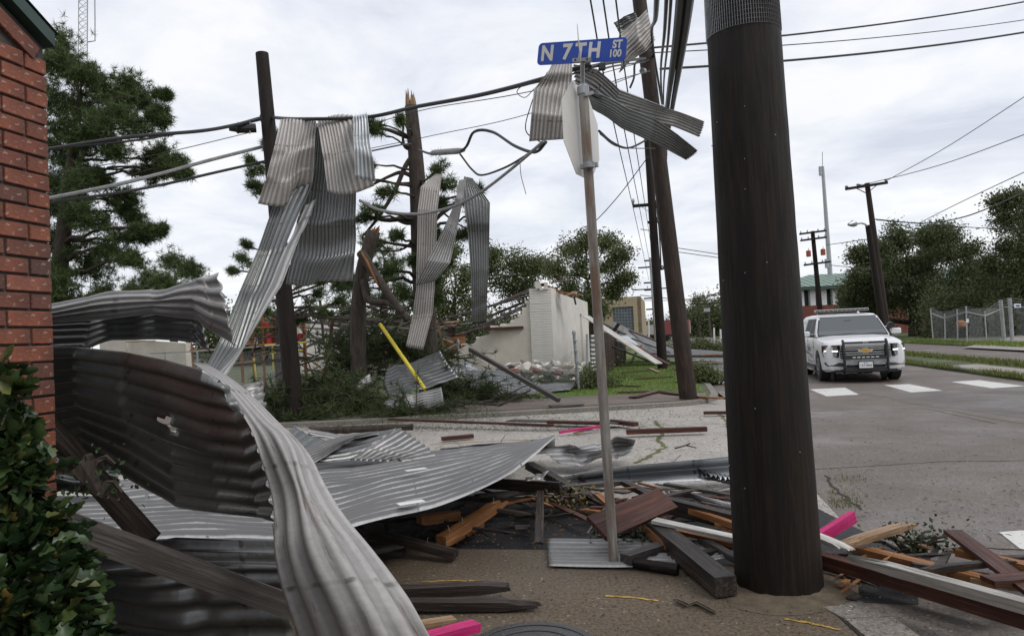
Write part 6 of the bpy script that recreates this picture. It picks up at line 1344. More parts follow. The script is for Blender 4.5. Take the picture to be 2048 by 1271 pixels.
# timber rack with red drums
rk = thing('timber_rack', 'orange timber storage rack with red containers left of the dark pole', 'rack', P(560, 760, 27)); rk.location.z = 0
RKD = 27
for px, y0, y1 in ((503, 625, 740), (524, 622, 755), (548, 630, 740), (590, 636, 735), (480, 640, 745), (575, 640, 690), (607, 645, 735), (383, 690, 730)):
    a = P(px, y0, RKD); b = P(px + 6, y1 + 20, RKD); plank('', a, b, .10, .10, MT['wo'] if px != 548 else WR, name='upright', parent=rk)
for x0, y0, x1, y1 in ((478, 640, 620, 634), (478, 690, 620, 684), (478, 655, 620, 652), (380, 700, 490, 694), (450, 726, 620, 716)):
    plank('', P(x0, y0, RKD - .2), P(x1, y1, RKD - .2), .12, .05, MT['wo'], name='shelf_board', parent=rk)
for px, py, w, h, mt in ((588, 680, 13, 20, 'red'), (602, 676, 13, 20, 'red'), (540, 678, 16, 22, 'red'), (530, 650, 16, 12, 'red'), (495, 680, 26, 22, 'wt'), (536, 665, 6, 28, 'wt'), (512, 683, 10, 18, 'whitew'), (600, 646, 12, 8, 'wt')):
    c = P(px, py, RKD + .1); dd = RKD / FPX
    b_ = MB(); b_.tube([c - Vector((0, 0, h / 2 * dd)), c - Vector((0, 0, h / 2 * dd * .9)), c + Vector((0, 0, h / 2 * dd * .85)), c + Vector((0, 0, h / 2 * dd))], [w / 2 * dd * .9, w / 2 * dd, w / 2 * dd, w / 2 * dd * .8], 12 if mt == 'red' else 4)
    o = b_.build('drum' if mt == 'red' else 'storage_box', MT[mt], None); tag(o, {588: 'left red drum in the rack, beside the dark pole', 602: 'right red drum in the rack, beside the dark pole', 540: 'red drum in the rack, left of the dark pole', 530: 'small red container on the upper rack shelf', 495: 'broad tan box on the rack', 536: 'tall narrow tan box on the rack', 512: 'white bundle on the rack shelf', 600: 'small tan box on top of the rack'}[px], 'drum' if mt == 'red' else 'box')
MT['signy'] = MT['yel']
yr = thing('yellow_railing', 'yellow pipe railing half buried in the debris beneath the rack', 'railing', P(590, 760, 24)); yr.location.z = 0
for (x0, y0, x1, y1) in ((530, 690, 612, 684), (535, 706, 605, 700), (508, 716, 512, 755), (545, 690, 547, 740)):
    MB().tube([P(x0, y0, 24), P(x1, y1, 24)], .03, 8).build('rail' if abs(x1 - x0) > 20 else 'rail_post', MT['yel'], yr, origin=None)
# low cream walls behind, seen beneath the rolled sheet
lw = thing('low_wall_building', 'low cream concrete building end seen beneath the rolled sheet', 'building', P(300, 730, 32)); lw.location.z = 0
a = P(200, 720, 33); b = P(372, 712, 31); a.z = b.z = 0; wallq(a, b, zat(200, 674, a), zat(372, 686, b), .3, MT['wallc'], 'wall', lw)
plank('', P(252, 684, 31.8), P(310, 681, 31.5), .1, .05, WT, name='coping', parent=lw); c = P(254, 700, 32); MB().tube([Vector((c.x, c.y, 0)), c + Vector((0, 0, .4))], .05, 6).build('downpipe', MT['wallc'], lw, origin=None)
wa = thing('white_garage', 'pale wall standing behind the collapsed rafters in the middle', 'building', P(660, 740, 38)); wa.location.z = 0
a = P(600, 700, 38); b = P(705, 700, 38); a.z = b.z = 0; wallq(a, b, zat(600, 640, a), zat(705, 660, b), .3, MT['wallw'], 'wall', wa); wallq(a + Vector((-3, 6, 0)), a + Vector((0, .0, 0)), 2.4, zat(600, 640, a), .2, MT['wallc'], 'side_wall', wa)
bb = thing('wooden_cabinet', 'brown wooden cabinet standing left of the broken white wall', 'cabinet', P(910, 730, 28)); bb.location.z = 0
c = P(912, 685, 28); MB().box(Vector((c.x, c.y, .9)), (.75, .5, 1.6)).build('body', WO, bb, origin=None); MB().box(Vector((c.x, c.y, 1.72)), (.82, .55, .05)).build('top', WR, bb, origin=None)
# rubble
MT['rubg'] = simple('grey_rubble', (.2, .18, .16), .9, var=.5, scale=5, bump=.5)
rr = random.Random(5); k = 0
def chunk(name, c, s, mat, parent=None):
    bm = bmesh.new(); bmesh.ops.create_icosphere(bm, subdivisions=1, radius=1)
    for v in bm.verts: v.co = Vector((v.co.x * s[0] * rr.uniform(.7, 1.2), v.co.y * s[1] * rr.uniform(.7, 1.2), v.co.z * s[2] * rr.uniform(.6, 1.2)))
    R = Euler((rr.uniform(-.6, .6), rr.uniform(-.6, .6), rr.uniform(0, 6))).to_matrix()
    me = bpy.data.meshes.new(name); 
    for v in bm.verts: v.co = R @ v.co
    bm.to_mesh(me); bm.free(); me.materials.append(mat); o = bpy.data.objects.new(name, me); COL.objects.link(o); o.location = c
    if parent: set_parent(o, parent); o.matrix_basis = Matrix.Translation(c)
    return o
rb = thing('rubble_heap', 'heap of broken white masonry and plaster at the foot of the white wall', 'rubble', P(1080, 760, 23)); rb.location.z = 0
for i in range(120):
    x = rr.uniform(1000, 1160); y = rr.uniform(727, 756); 
    p = P(x, y + (3 if x < 1030 else 0), 21 + rr.uniform(0, 3)); p.z = max(p.z, .03)
    s = rr.uniform(.06, .26); chunk('masonry_chunk', p, (s * 1.3, s, s * .5), MT[rr.choice(('wallw', 'wallw', 'rubg', 'rubg', 'wallc', 'whitew'))], rb)
for i in range(7): chunk('masonry_chunk', P(1030 + i * 14, 742 + rr.uniform(-4, 4), 20.8), (.18, .12, .1), MT['brick'] if i % 3 == 0 else MT['rubg'], rb)
# chain link fence, middle
def chain_link(a, b, h0, h1, parent, pitch=.075, w=.004, sagf=0.0, name='chain_link_mesh'):
    """woven mesh between two vertical lines, built of thin diagonal strips"""
    L = (b - a).length; d = (b - a) / L; nrm = Vector((d.y, -d.x, 0)).normalized() * .003; m = MB(); H = h1 - h0; n = int((L + H) / pitch)
    def pt(s, z): 
        f = s / L; return a + d * s + Vector((0, 0, h0 + z - sagf * 4 * f * (1 - f) * (z / H)))
    for sg_ in (1, -1):
        for i in range(n):
            s0 = i * pitch - (H if sg_ > 0 else 0); 
            if sg_ < 0: s0 = i * pitch
            lo, hi = 0.0, H; K = 4
            pts = []
            for k in range(K + 1):
                z = H * k / K; s = s0 + sg_ * z
                if 0 <= s <= L: pts.append(pt(s, z))
            for q0, q1 in zip(pts[:-1], pts[1:]):
                dd = (q1 - q0).normalized(); sd = dd.cross(nrm).normalized() * w / 2; o_ = nrm * sg_
                m.add([q0 - sd + o_, q1 - sd + o_, q1 + sd + o_, q0 + sd + o_], [(0, 1, 2, 3)])
    o = m.build(name, MT['steel'], parent, origin=None, fixn=False); o['kind'] = 'stuff'; return o
cf = thing('chain_link_fence', 'sagging chain-link fence with a bent grey post in front of the rubble', 'fence', P(1155, 780, 19.3)); cf.location.z = 0
def post(px, pb_, pt_, d, r, par, name='post', cap=True, dx=0):
    b = P(px, pb_, d); b.z = 0; t_ = P(px - dx, pt_, d); m = MB().tube([b, t_], r, 10)
    if cap: m.tube([t_, t_ + Vector((0, 0, .03)), t_ + Vector((0, 0, .08)), t_ + Vector((0, 0, .12))], [r * 1.25, r * 1.3, r * 1.2, r * .4], 10)
    m.build(name, MT['steel'], par, origin=None); return b, t_
b1_, t1_ = post(1158, 780, 668, 19.3, .045, cf, dx=10)
for y in (680, 700, 722): MB().tube([P(1150 + (y - 668) * .09, y, 19.25), P(1150 + (y - 668) * .09, y + 3, 19.25)], .06, 10).build('tension_band', MT['steel'], cf, origin=None)
b2_, t2_ = post(918, 775, 686, 19.8, .035, cf, dx=2)
b3_, t3_ = post(1174, 745, 668, 23.5, .04, cf, cap=False)
b4_, t4_ = post(395, 745, 700, 25, .035, cf, cap=False); b5_, t5_ = post(330, 745, 704, 25.5, .035, cf, cap=False)
chain_link(Vector((b2_.x, b2_.y, 0)), Vector((b1_.x, b1_.y, 0)), .05, 1.15, cf, .09, .006, .55)
chain_link(Vector((b1_.x, b1_.y, 0)), Vector((b3_.x, b3_.y, 0)), .05, 1.35, cf, .09, .006)
chain_link(Vector((b5_.x - 1.5, b5_.y, 0)), Vector((b2_.x - 5.5, b2_.y + 3, 0)), .05, 1.45, cf, .09, .006)
MB().tube([P(300, 706, 25.5), P(395, 702, 25), P(560, 690, 23)], .025, 6).build('top_rail', MT['steel'], cf, origin=None); MB().tube([P(440, 732, 24), P(560, 720, 23)], .03, 6).build('top_rail', MT['wg'], cf, origin=None)
MB().tube([P(885, 705, 20), P(918, 686, 19.8)], .03, 6).build('top_rail', MT['steel'], cf, origin=None)
# brown plank fence along the street with a metal end panel
bf_ = thing('brown_fence', 'dark brown plank fence running away behind the sign post', 'fence', P(1200, 750, 27)); bf_.location.z = 0
MT['fenceb'] = wood('brown_fence_paint', (.035, .016, .011), (.075, .036, .026))
f0 = P(1202, 700, 24.5); f0.z = 0; nb = 75; bme = None
for i in range(nb):
    p = f0 + u_ * (i * .203); 
    if bme is None:
        o = MB().box((0, 0, 0), (.19, .022, 1.55)).build('fence_board', MT['fenceb'], bf_, origin=Vector((0, 0, 0))); bme = o.data
    else: o = bpy.data.objects.new('fence_board', bme); COL.objects.link(o); set_parent(o, bf_)
    M3 = Matrix(((u_.x, v_.x, 0), (u_.y, v_.y, 0), (0, 0, 1))).to_4x4(); o.matrix_basis = Matrix.Translation(p + v_ * RND.uniform(-.006, .006) + Vector((0, 0, .78 + RND.uniform(-.02, .02)))) @ M3
for z in (.35, 1.2): MB().bar(f0 - v_ * .04 + Vector((0, 0, z)), f0 + u_ * nb * .203 - v_ * .04 + Vector((0, 0, z)), .04, .09).build('fence_rail', MT['fenceb'], bf_, origin=None)
corr('sheet_metal_gate', 'grey-blue corrugated metal panel closing the gap at the end of the brown fence', [[(1181, 670, 23.9), (1181, 710, 23.9), (1182, 746, 23.9)], [(1198, 668, 24), (1198, 710, 24), (1199, 742, 24)]], 9, MT['gal'], amp=.012, nl=6, seed=81, cat='fence panel', dents=.005)
# debris leaning on the fence
GL = 'boards fallen from the torn roof beside the brown fence'
for (x0, y0, d0, x1, y1, d1, w, th, mt, lb) in [(1172, 632, 26, 1318, 727, 22.5, .3, .03, MT['whitew'], 'pale fascia board slanting from the fence top down to the lawn'), (1210, 658, 26, 1340, 730, 23, .12, .05, WR, 'reddish rafter slanting just above the pale fascia board'), (1195, 640, 27, 1250, 668, 26, .16, .05, WG, 'dark upper rafter behind the sign post at the fence'), (1222, 670, 26.2, 1238, 646, 26, .1, .1, WD, 'short black timber sticking up over the fence'),
    (1236, 652, 27, 1248, 663, 27, .06, .04, MT['whitew'], 'short white stick beside the black timber at the fence'), (1275, 697, 24, 1284, 690, 24, .1, .04, WO, 'small orange block resting on the slanting boards'), (1225, 693, 25, 1300, 722, 23.5, .08, .05, WD, 'dark prop board below the pale fascia board'), (1272, 705, 24, 1262, 725, 23.6, .07, .05, WD, 'dark leg holding up the slanting boards'), (1250, 700, 24, 1248, 727, 24, .12, .08, WD, 'dark post stub at the lawn edge of the fence'),
    (1258, 660, 33, 1380, 708, 31, .16, .05, WR, 'long reddish rafter on the fallen dark panel'), (1262, 676, 32, 1340, 705, 31, .12, .05, WG, 'grey rafter on the fallen dark panel'), (1330, 712, 30, 1450, 712, 30, .3, .1, WD, 'heavy dark beam lying at the kerb behind the leaning pole'), (1340, 720, 29.5, 1450, 720, 29.5, .12, .05, MT['whitew'], 'pale board end lying on the street behind the leaning pole'), (1400, 710, 30, 1450, 707, 30, .3, .04, WO, 'orange board end just left of the big pole far on the street'), (1300, 706, 31, 1345, 710, 30, .25, .04, WR, 'red board on the grass between the leaning poles'), (1248, 672, 31, 1270, 690, 30, .35, .02, MT['galb'], 'bright bent flashing on the fallen dark panel')]:
    plank(lb, P(x0, y0, d0), P(x1, y1, d1), w, th, mt, group=GL)
# tan building with glass-block window
MT['tan'] = simple('tan_brick', (.36, .29, .19), .85, var=.1, scale=2)
MT['glass'] = simple('dark_window_glass', (.02, .025, .03), .12, var=.2, spec=.8)
MT['gblock'] = simple('glass_block', (.10, .12, .135), .2, var=.35, scale=3)
DBt = 62
a = P(1170, 660, 52); b = P(1285, 668, DBt + 4); a.z = b.z = 0; 
tb_ = thing('tan_building', 'tan flat-roofed building with a tall glass-block window beyond the oak', 'building', b)
e1 = b - u_ * 0; e0 = e1 - v_ * 7.0
H_t = zat(1283, 592, e1)
hgt = H_t
# facade facing the camera, window opening between
f_w0, f_w1 = e1 - v_ * 2.7, e1 - v_ * .75
wallq(e0, f_w0, hgt, hgt, .35, MT['tan'], 'facade', tb_); wallq(f_w1, e1, hgt, hgt, .35, MT['tan'], 'facade', tb_); wallq(f_w0, f_w1, hgt, hgt, .35, MT['tan'], 'lintel', tb_, z0=hgt - .9); wallq(f_w0, f_w1, .5, .5, .35, MT['tan'], 'window_sill', tb_)
wn = wallq(f_w0 + u_ * .2, f_w1 + u_ * .2, hgt - .9, hgt - .9, .04, MT['white'], 'window', tb_, z0=.5)
nx_, nz_ = 7, 12; pw_ = 1.95 / nx_; ph_ = (hgt - 1.4) / nz_; gme = None
for i in range(nx_):
    for j in range(nz_):
        c = f_w0 + v_ * (pw_ * (i + .5)) + u_ * .14 + Vector((0, 0, .5 + ph_ * (j + .5)))
        if gme is None: o = MB().box((0, 0, 0), (pw_ * .84, .06, ph_ * .84)).build('glass_block', MT['gblock'], wn, origin=Vector((0, 0, 0))); gme = o.data
        else: o = bpy.data.objects.new('glass_block', gme); COL.objects.link(o); set_parent(o, wn)
        o.matrix_basis = Matrix.Translation(c) @ Matrix(((v_.x, -u_.x, 0), (v_.y, -u_.y, 0), (0, 0, 1))).to_4x4()
wallq(e1, e1 + u_ * 14, hgt, hgt, .35, MT['tan'], 'side_wall', tb_); wallq(e0, e0 + u_ * 14, hgt, hgt, .3, MT['tan'], 'side_wall', tb_)
m = MB(); m.add([e0 + Vector((0, 0, hgt + .01)), e1 + Vector((0, 0, hgt + .01)), e1 + u_ * 14 + Vector((0, 0, hgt + .01)), e0 + u_ * 14 + Vector((0, 0, hgt + .01))], [(0, 1, 2, 3)]); m.build('roof', MT['rubg'], tb_, origin=None)
# railway wagons at the end of the street
def wagon(label, px0, px1, y0, y1, d, mat, rb_=.25):
    a = P(px0, y1, d); b = P(px1, y1, d + 6); c = (a + b) / 2; L = (b - a).length; zt = CAMP.z + (668 - y0) * d / FPX; t = thing('railway_wagon', label, 'railway wagon', Vector((c.x, c.y, 0)), 'wagons standing at the end of the street')
    M3 = (b - a); M3.z = 0; M3.normalize(); R = Matrix(((M3.x, -M3.y, 0), (M3.y, M3.x, 0), (0, 0, 1)))
    cen = Vector((c.x, c.y, 0)); MB().box(cen + Vector((0, 0, (zt + 1.0) / 2)), (L, 2.8, zt - 1.0), R, .93).build('body', mat, t, origin=None); MB().box(cen + Vector((0, 0, .85)), (L * 1.02, 2.4, .28), R).build('underframe', MT['black'], t, origin=None)
    for sx_ in (-.38, -.27, .27, .38):
        for sy in (-.8, .8):
            q = cen + R @ Vector((L * sx_, sy, .42)); MB().tube([q - R @ Vector((0, .08, 0)), q + R @ Vector((0, .08, 0))], .42, 12).build('wheel', MT['black'], t, origin=None)
    for sx_ in (-.46, 0, .46): 
        q = cen + R @ Vector((L * sx_, -1.45, (zt + 1) / 2)); MB().box(q, (.12, .08, zt - 1.1), R).build('rib', MT['wallw'], t, origin=None)
MT['wagr'] = simple('faded_red_wagon', (.20, .045, .04), .6); MT['wagg'] = simple('grey_wagon', (.22, .2, .19), .6); MT['wagw'] = simple('pale_tank_wagon', (.38, .36, .34), .6)
wagon('faded red railway wagon half hidden behind the brown leaning pole', 1338, 1364, 646, 676, 105, MT['wagr']); wagon('grey railway wagon just left of the red one', 1327, 1342, 650, 676, 120, MT['wagg']); wagon('pale low railway wagon left of the slim pole', 1298, 1318, 654, 672, 130, MT['wagw'])
# small street sign and white post near the wagons
for px, y0, lb in ((1297, 640, 'thin white post left of the distant poles'), (1428, 655, 'short white marker post before the distant woods'), (1441, 658, 'second white marker post nearer the big pole')):
    b = P(px, 676, 75); b.z = 0; t_ = thing('marker_post', lb, 'post', b); MB().tube([b, P(px, y0, 75)], .09, 6).build('shaft', MT['white'], t_, origin=None)
# green-roofed brick school at the right
DS = 84
MT['groof'] = simple('pale_green_metal_roof', (.16, .235, .19), .45, .2, var=.12, scale=.6)
MT['fascia'] = simple('green_fascia', (.06, .10, .08), .5)
sb0 = P(1598, 655, DS); sb0.z = 0; sch = thing('brick_school', 'two-storey brick building with a pale green hipped metal roof behind the police vehicle', 'building', sb0)
ze = CAMP.z + (648 - 578) * DS / FPX; zr = CAMP.z + (648 - 540) * DS / FPX
X0 = sb0.x - 1.5; X1 = X0 + 36; Y0 = sb0.y; Y1 = Y0 + 14
z_mid = ze * .66
MB().box(((X0 + X1) / 2, (Y0 + Y1) / 2, z_mid / 2), (X1 - X0, Y1 - Y0, z_mid)).build('brick_wall', MT['brickwork'], sch, origin=None)
MB().box(((X0 + X1) / 2, (Y0 + Y1) / 2 + .4, (z_mid + ze) / 2), (X1 - X0 - 1, Y1 - Y0 - 1, ze - z_mid - .01)).build('upper_wall', MT['fascia'], sch, origin=None)
for i in range(18):
    x = X0 + .7 + i * 1.35; MB().box((x, Y0 + .35, (z_mid + ze) / 2), (.62, .6, ze - z_mid - .05)).build('white_column', MT['white'], sch, origin=None)
    if i % 2 == 0:
        w = MB().box((x + .6, Y0 - .03, z_mid * .62), (.5, .08, 1.0)).build('window', MT['white'], sch, origin=None); MB().box((x + .6, Y0 - .09, z_mid * .62), (.3, .05, .8)).build('pane', MT['gblock'], w, origin=None)
MB().box(((X0 + X1) / 2, (Y0 + Y1) / 2, ze + .15), (X1 - X0 + 1.6, Y1 - Y0 + 1.6, .35)).build('eave', MT['fascia'], sch, origin=None)
ex0, ex1, ey0, ey1 = X0 - .9, X1 + .9, Y0 - .9, Y1 + .9; zz0 = ze + .33; ry = (ey0 + ey1) / 2
m = MB().add([(ex0, ey0, zz0), (ex1, ey0, zz0), (ex1, ey1, zz0), (ex0, ey1, zz0), (ex0 + 7, ry, zr), (ex1 - 7, ry, zr)], [(0, 1, 5, 4), (2, 3, 4, 5), (3, 0, 4), (1, 2, 5)]); rf = m.build('roof', MT['groof'], sch, origin=None)
for i in range(40):
    x = ex0 + .9 * i + .4
    if x > ex1 - .3: break
    f = min(1, (x - ex0) / 7, (ex1 - x) / 7); MB().bar((x, ey0 + .02, zz0 + .03), (x, ey0 + (ry - ey0) * f, zz0 + (zr - zz0) * f + .03), .05, .06).build('standing_seam', MT['groof'], rf, origin=None)
s2 = thing('brick_school', 'low brick building with pale windows glimpsed beneath the dark oaks', 'building', P(1900, 660, 90)); s2.location.z = 0
c = P(1880, 630, 92); MB().box((c.x, c.y, 1.7), (34, 6, 3.4)).build('brick_wall', MT['brickwork'], s2, origin=None)
for px in (1815, 1850, 1900, 1950):
    q = P(px, 650, 88); w = MB().box((q.x, c.y - 3.04, 1.9), (1.6, .1, 1.3)).build('window', MT['white'], s2, origin=None); MB().box((q.x, c.y - 3.12, 1.9), (1.3, .06, 1.05)).build('pane', MT['gblock'], w, origin=None)
# chain-link enclosure at the right
en = thing('chain_link_enclosure', 'chain-link enclosure with gate posts and barbed wire at the right edge', 'fence', P(1930, 680, 42)); en.location.z = 0
EP = [(1866, 676, 616, 50, 5), (1890, 678, 628, 47, 1), (1915, 680, 618, 43.5, 1), (1934, 683, 612, 41, 2), (1973, 679, 622, 42.5, 4), (2008, 672, 600, 44, 7), (2024, 670, 596, 43, 5), (2070, 670, 600, 42, 5)]
eb = []
for x, yb, yt, d, lean in EP:
    r = .11 if x in (2008, 2024) else .045; bse, tp_ = post(x, yb, yt, d, r, en, 'post', False, lean); eb.append((bse, tp_))
for (i, j) in ((0, 1), (1, 2), (2, 3), (3, 4), (4, 5), (5, 6), (6, 7)):
    za = eb[i][1].lerp(eb[i][0], .16); zb_ = eb[j][1].lerp(eb[j][0], .16 if j < 5 else .22); MB().tube([za, zb_], .035, 6).build('top_rail', MT['steel'], en, origin=None)
    a, b = eb[i][0], eb[j][0]; chain_link(a, b, .06, 2.0, en, .13, .012)
    for k in (0, .06, .12): MB().tube([eb[i][1].lerp(eb[i][0], k), eb[j][1].lerp(eb[j][0], k)], .008, 4).build('barbed_strand', MT['steel'], en, origin=None)
for px, py, w, h, mt, lb in ((2035, 611, 13, 8, 'white', 'small white sign with a dark mark on the gate of the enclosure'), (1935, 641, 5, 7, 'white', 'tiny white notice on the enclosure fence')):
    c = P(px, py, 41.5 if px > 2000 else 40.6); dd = c.y / FPX; t_ = thing('fence_notice', lb, 'sign', c); MB().box(c, (w * dd, .02, h * dd)).build('plate', MT['white'], t_, origin=None)
    if px > 2000:
        c2 = c - Vector((0, .02, 0)); m = MB().box(c2 + Vector((-.02, 0, 0)), (w * dd * .45, .01, h * dd * .35)); m.tube([c2 + Vector((w * dd * .2, 0, 0)), c2 + Vector((w * dd * .33, 0, 0))], [h * dd * .3, .002], 4); m.build('arrow_mark', MT['signblue'], t_, origin=None)
ob = thing('orange_barrel', 'orange-brown round tank behind the enclosure gate', 'tank', P(1921, 645, 46)); c = P(1922, 647, 46); MB().tube([c + Vector((0, 0, -.22)), c + Vector((0, 0, -.15)), c + Vector((0, 0, .12)), c + Vector((0, 0, .22))], [.2, .28, .28, .12], 12).build('shell', simple('orange_rust', (.35, .13, .05), .6), ob, origin=None)
# fallen pine boughs
def bough(label, pts, d0, L, size, mat, seed, n=60, per=22, width=.8, gh=.6, name='fallen_pine_bough', group='fallen pine boughs in the debris', leaf='pine'):
    rr = random.Random(seed); t = thing(name, label, 'fallen bough', P(pts[0][0], pts[0][1], d0), group); ps = [P(x, y, d0) for x, y in pts]; t.location.z = 0; q = spl(ps, 4) if len(ps) > 2 else sag(*ps); m = MB().tube(q, [.05 * (1 - .7 * i / (len(q) - 1)) for i in range(len(q))], 6); C_ = []
    for i in range(n):
        b = q[rr.randrange(len(q))]; e = b + Vector((rr.gauss(0, width), rr.gauss(0, width * .6), rr.gauss(0, gh * .5))); e.z = max(e.z, .08); m.tube(bez(b, e, Vector((0, 0, .1)), 3), [.02, .014, .01, .006], 4, False); C_ += [tuple(e), tuple(b.lerp(e, .8)), tuple(b.lerp(e, .6))]
    m.build('branches', MT['bark'], t, origin=None)
    V, F = needle_tufts(np.array(C_), per, size, size * .07, up=.2, seed=seed) if leaf == 'pine' else leaf_cloud(np.array(C_), per, size * 1.5, size, seed)
    V[:, 2] = np.maximum(V[:, 2], .01); np_mesh('needles' if leaf == 'pine' else 'leaves', V, F, mat, t); return t
MT['pine2'] = leafmat('fresh_fallen_needles', (.024, .040, .013), (.058, .085, .026), (.10, .125, .04))
bl_ = [('big dark bough heaped left of the dark pole', [(520, 805), (560, 812)], 15.5, 70), ('bough hanging low behind the yellow pole', [(700, 690), (760, 680), (800, 700)], 18, 110), ('bough heaped between the dark pole and the small pale sheet', [(620, 790), (690, 770)], 16, 90), ('dark bough spread below the snapped trunk', [(690, 720), (730, 740)], 17.5, 80), ('bough lying left of the pale standing sheet', [(640, 810), (720, 800)], 15.5, 90), ('bough on the far kerb below the pale standing sheet', [(790, 825), (850, 830)], 14.6, 34), ('bough right of the tilted dark sheet', [(900, 780), (950, 790)], 17, 80), ('tufted bough near the foot of the tall broken pine', [(830, 730), (880, 720)], 18.5, 70), ('low bough at the left end of the far sidewalk', [(540, 830), (640, 835)], 14.8, 70), ('bough in front of the broken white wall corner', [(860, 700), (880, 740)], 19, 50), ('limp bough hanging beside the cabinet', [(985, 790), (1010, 800)], 16.5, 16)]
for i, (lb, pts, d, n) in enumerate(bl_): bough(lb, pts, d, 1, .22, MT['pine2'], 100 + i, n, 22, .55, .55)
bough('leafy broken limb lying on the far street behind the poles', [(1395, 698), (1420, 694)], 39, 1, .18, MT['oak'], 150, 60, 14, 1.0, .5, 'fallen_oak_limb', None, 'oak')
bough('line of leaves washed along the kerb right of the leaning pole', [(1392, 738), (1410, 755), (1440, 785)], 20, 1, .1, MT['oak'], 151, 120, 10, .3, .12, 'leaf_drift', None, 'oak')
bough('small green shrub at the end of the brown fence', [(1185, 775), (1190, 760)], 19.5, 1, .1, MT['oak'], 152, 60, 14, .3, .35, 'shrub', None, 'oak')
bough('small leafy sprig under the white fascia at the right', [(1800, 1120), (1860, 1135)], 4.6, 1, .05, MT['holly'], 153, 14, 6, .12, .04, 'leafy_sprig', 'leafy sprigs in the near debris', 'oak')
bough('leafy sprig beside the red-brown board', [(1130, 1005), (1160, 1000)], 6.1, 1, .06, MT['holly'], 154, 12, 6, .12, .04, 'leafy_sprig', 'leafy sprigs in the near debris', 'oak')
bough('leafy sprig on the ribbed sheet by the post', [(1255, 1088), (1280, 1084)], 5.0, 1, .06, MT['holly'], 155, 10, 6, .08, .03, 'leafy_sprig', 'leafy sprigs in the near debris', 'oak')
bough('leafy sprig hanging on the dark post under the curl', [(165, 930), (200, 990)], 2.7, 1, .04, MT['holly'], 156, 8, 4, .05, .06, 'leafy_sprig', 'leafy sprigs in the near debris', 'oak')
# sparse needles and litter over the far side of the pale road
def road_needles(): 
    x = RND.triangular(500, 1450, 700); return G(x, RND.uniform(818, 862) , ZR)
tag(blades('needle_litter', lambda: road_needles(), 5200, .035, .012, MT['pine2'], lean=3.0), 'green pine needles littering the far kerb and pale road', 'pine needles')
tag(blades('needle_litter', lambda: G(RND.triangular(480, 1000, 600), RND.uniform(790, 835), .0), 7000, .07, .02, MT['pine2'], lean=2.0), 'green pine needles covering the far sidewalk under the boughs', 'pine needles')

# bare snapped branches woven through the wreckage
m = MB(); rr = random.Random(99)
for i in range(60):
    x = rr.uniform(540, 900); y = rr.uniform(600, 790); d = rr.uniform(17.5, 25); c = P(x, y, d); c.z = max(c.z, .15); a = rr.uniform(-.9, .9) + (math.pi if rr.random() < .5 else 0); L = rr.uniform(.6, 2.6)
    e = c + Vector((math.cos(a) * L, rr.uniform(-.6, .6), math.sin(a) * L * .8)); e.z = max(e.z, .05); q = bez(c, e, Vector((rr.uniform(-.3, .3), 0, rr.uniform(-.2, .5))), 6); r = rr.uniform(.012, .045); m.tube(q, [r * (1 - .8 * k / 6) for k in range(7)], 5)
    for k in range(3):
        s0 = q[rr.randrange(2, 6)]; m.tube(bez(s0, s0 + Vector((rr.uniform(-.5, .5), rr.uniform(-.3, .3), rr.uniform(-.2, .6))), Vector((0, 0, .1)), 3), [r * .5, r * .4, r * .25, .003], 4)
o = m.build('branch_tangle', MT['bark'], None, smooth=True); tag(o, 'bare snapped branches woven through the wreckage behind the dark pole', 'branches', kind='stuff')
# ---------------- police SUV ----------------
MT['cwhite'] = NT('car_white_paint').set((.70, .70, .71), .22, 0, .6)
MT['cblack'] = NT('black_trim').set((.012, .012, .014), .4)
MT['cmatte'] = NT('matte_black_bar').set((.016, .016, .018), .55)
MT['chrome'] = NT('chrome').set((.72, .73, .74), .15, .95)
MT['cglass'] = NT('car_glass').set((.085, .095, .098), .08, 0, .9)
MT['cdark'] = NT('open_window_dark').set((.008, .008, .009), .5)
MT['tyre'] = NT('tyre').set((.014, .014, .014), .8)
MT['rim'] = NT('rim').set((.22, .225, .235), .35, .8)
MT['lens'] = NT('lens').set((.16, .165, .17), .1, .6)
MT['gold'] = NT('gold_emblem').set((.55, .32, .05), .35, .3)
MT['amber'] = NT('amber_lens').set((.30, .05, .02), .2)
MT['lbar'] = NT('light_bar_lens').set((.42, .42, .38), .25)
MT['grey_dec'] = NT('grey_decal').set((.16, .17, .19), .5)
d_ = NT('daytime_light'); d_.set((.9, .9, .85), .3); d_.b.inputs['Emission Color'].default_value = (1, .97, .88, 1); d_.b.inputs['Emission Strength'].default_value = 1.1; MT['drl'] = d_.m
CAZ = math.radians(15.0); xc = Vector((math.cos(CAZ), -math.sin(CAZ), 0)); yc = Vector((math.sin(CAZ), math.cos(CAZ), 0))
co = P(1733, 760, 18.35); co.z = ZR
car = thing('police_suv', 'white police SUV with black push bumper and roof light bar coming down the street', 'police car', co)
car.rotation_euler = (0, 0, -CAZ)
def cpart(mb, name, mat, parent=None, smooth=None, bevel=0.0):
    me = bpy.data.meshes.new(name); me.from_pydata([tuple(q) for q in mb.v], [], mb.f); me.materials.append(mat)
    bm = bmesh.new(); bm.from_mesh(me); bmesh.ops.recalc_face_normals(bm, faces=bm.faces); bm.to_mesh(me); bm.free()
    o = bpy.data.objects.new(name, me); COL.objects.link(o); o.parent = parent or car
    if bevel: b = o.modifiers.new('bevel', 'BEVEL'); b.width = bevel; b.segments = 2; b.limit_method = 'ANGLE'; b.angle_limit = math.radians(30)
    if smooth: smooth_angle(o, smooth)
    return o
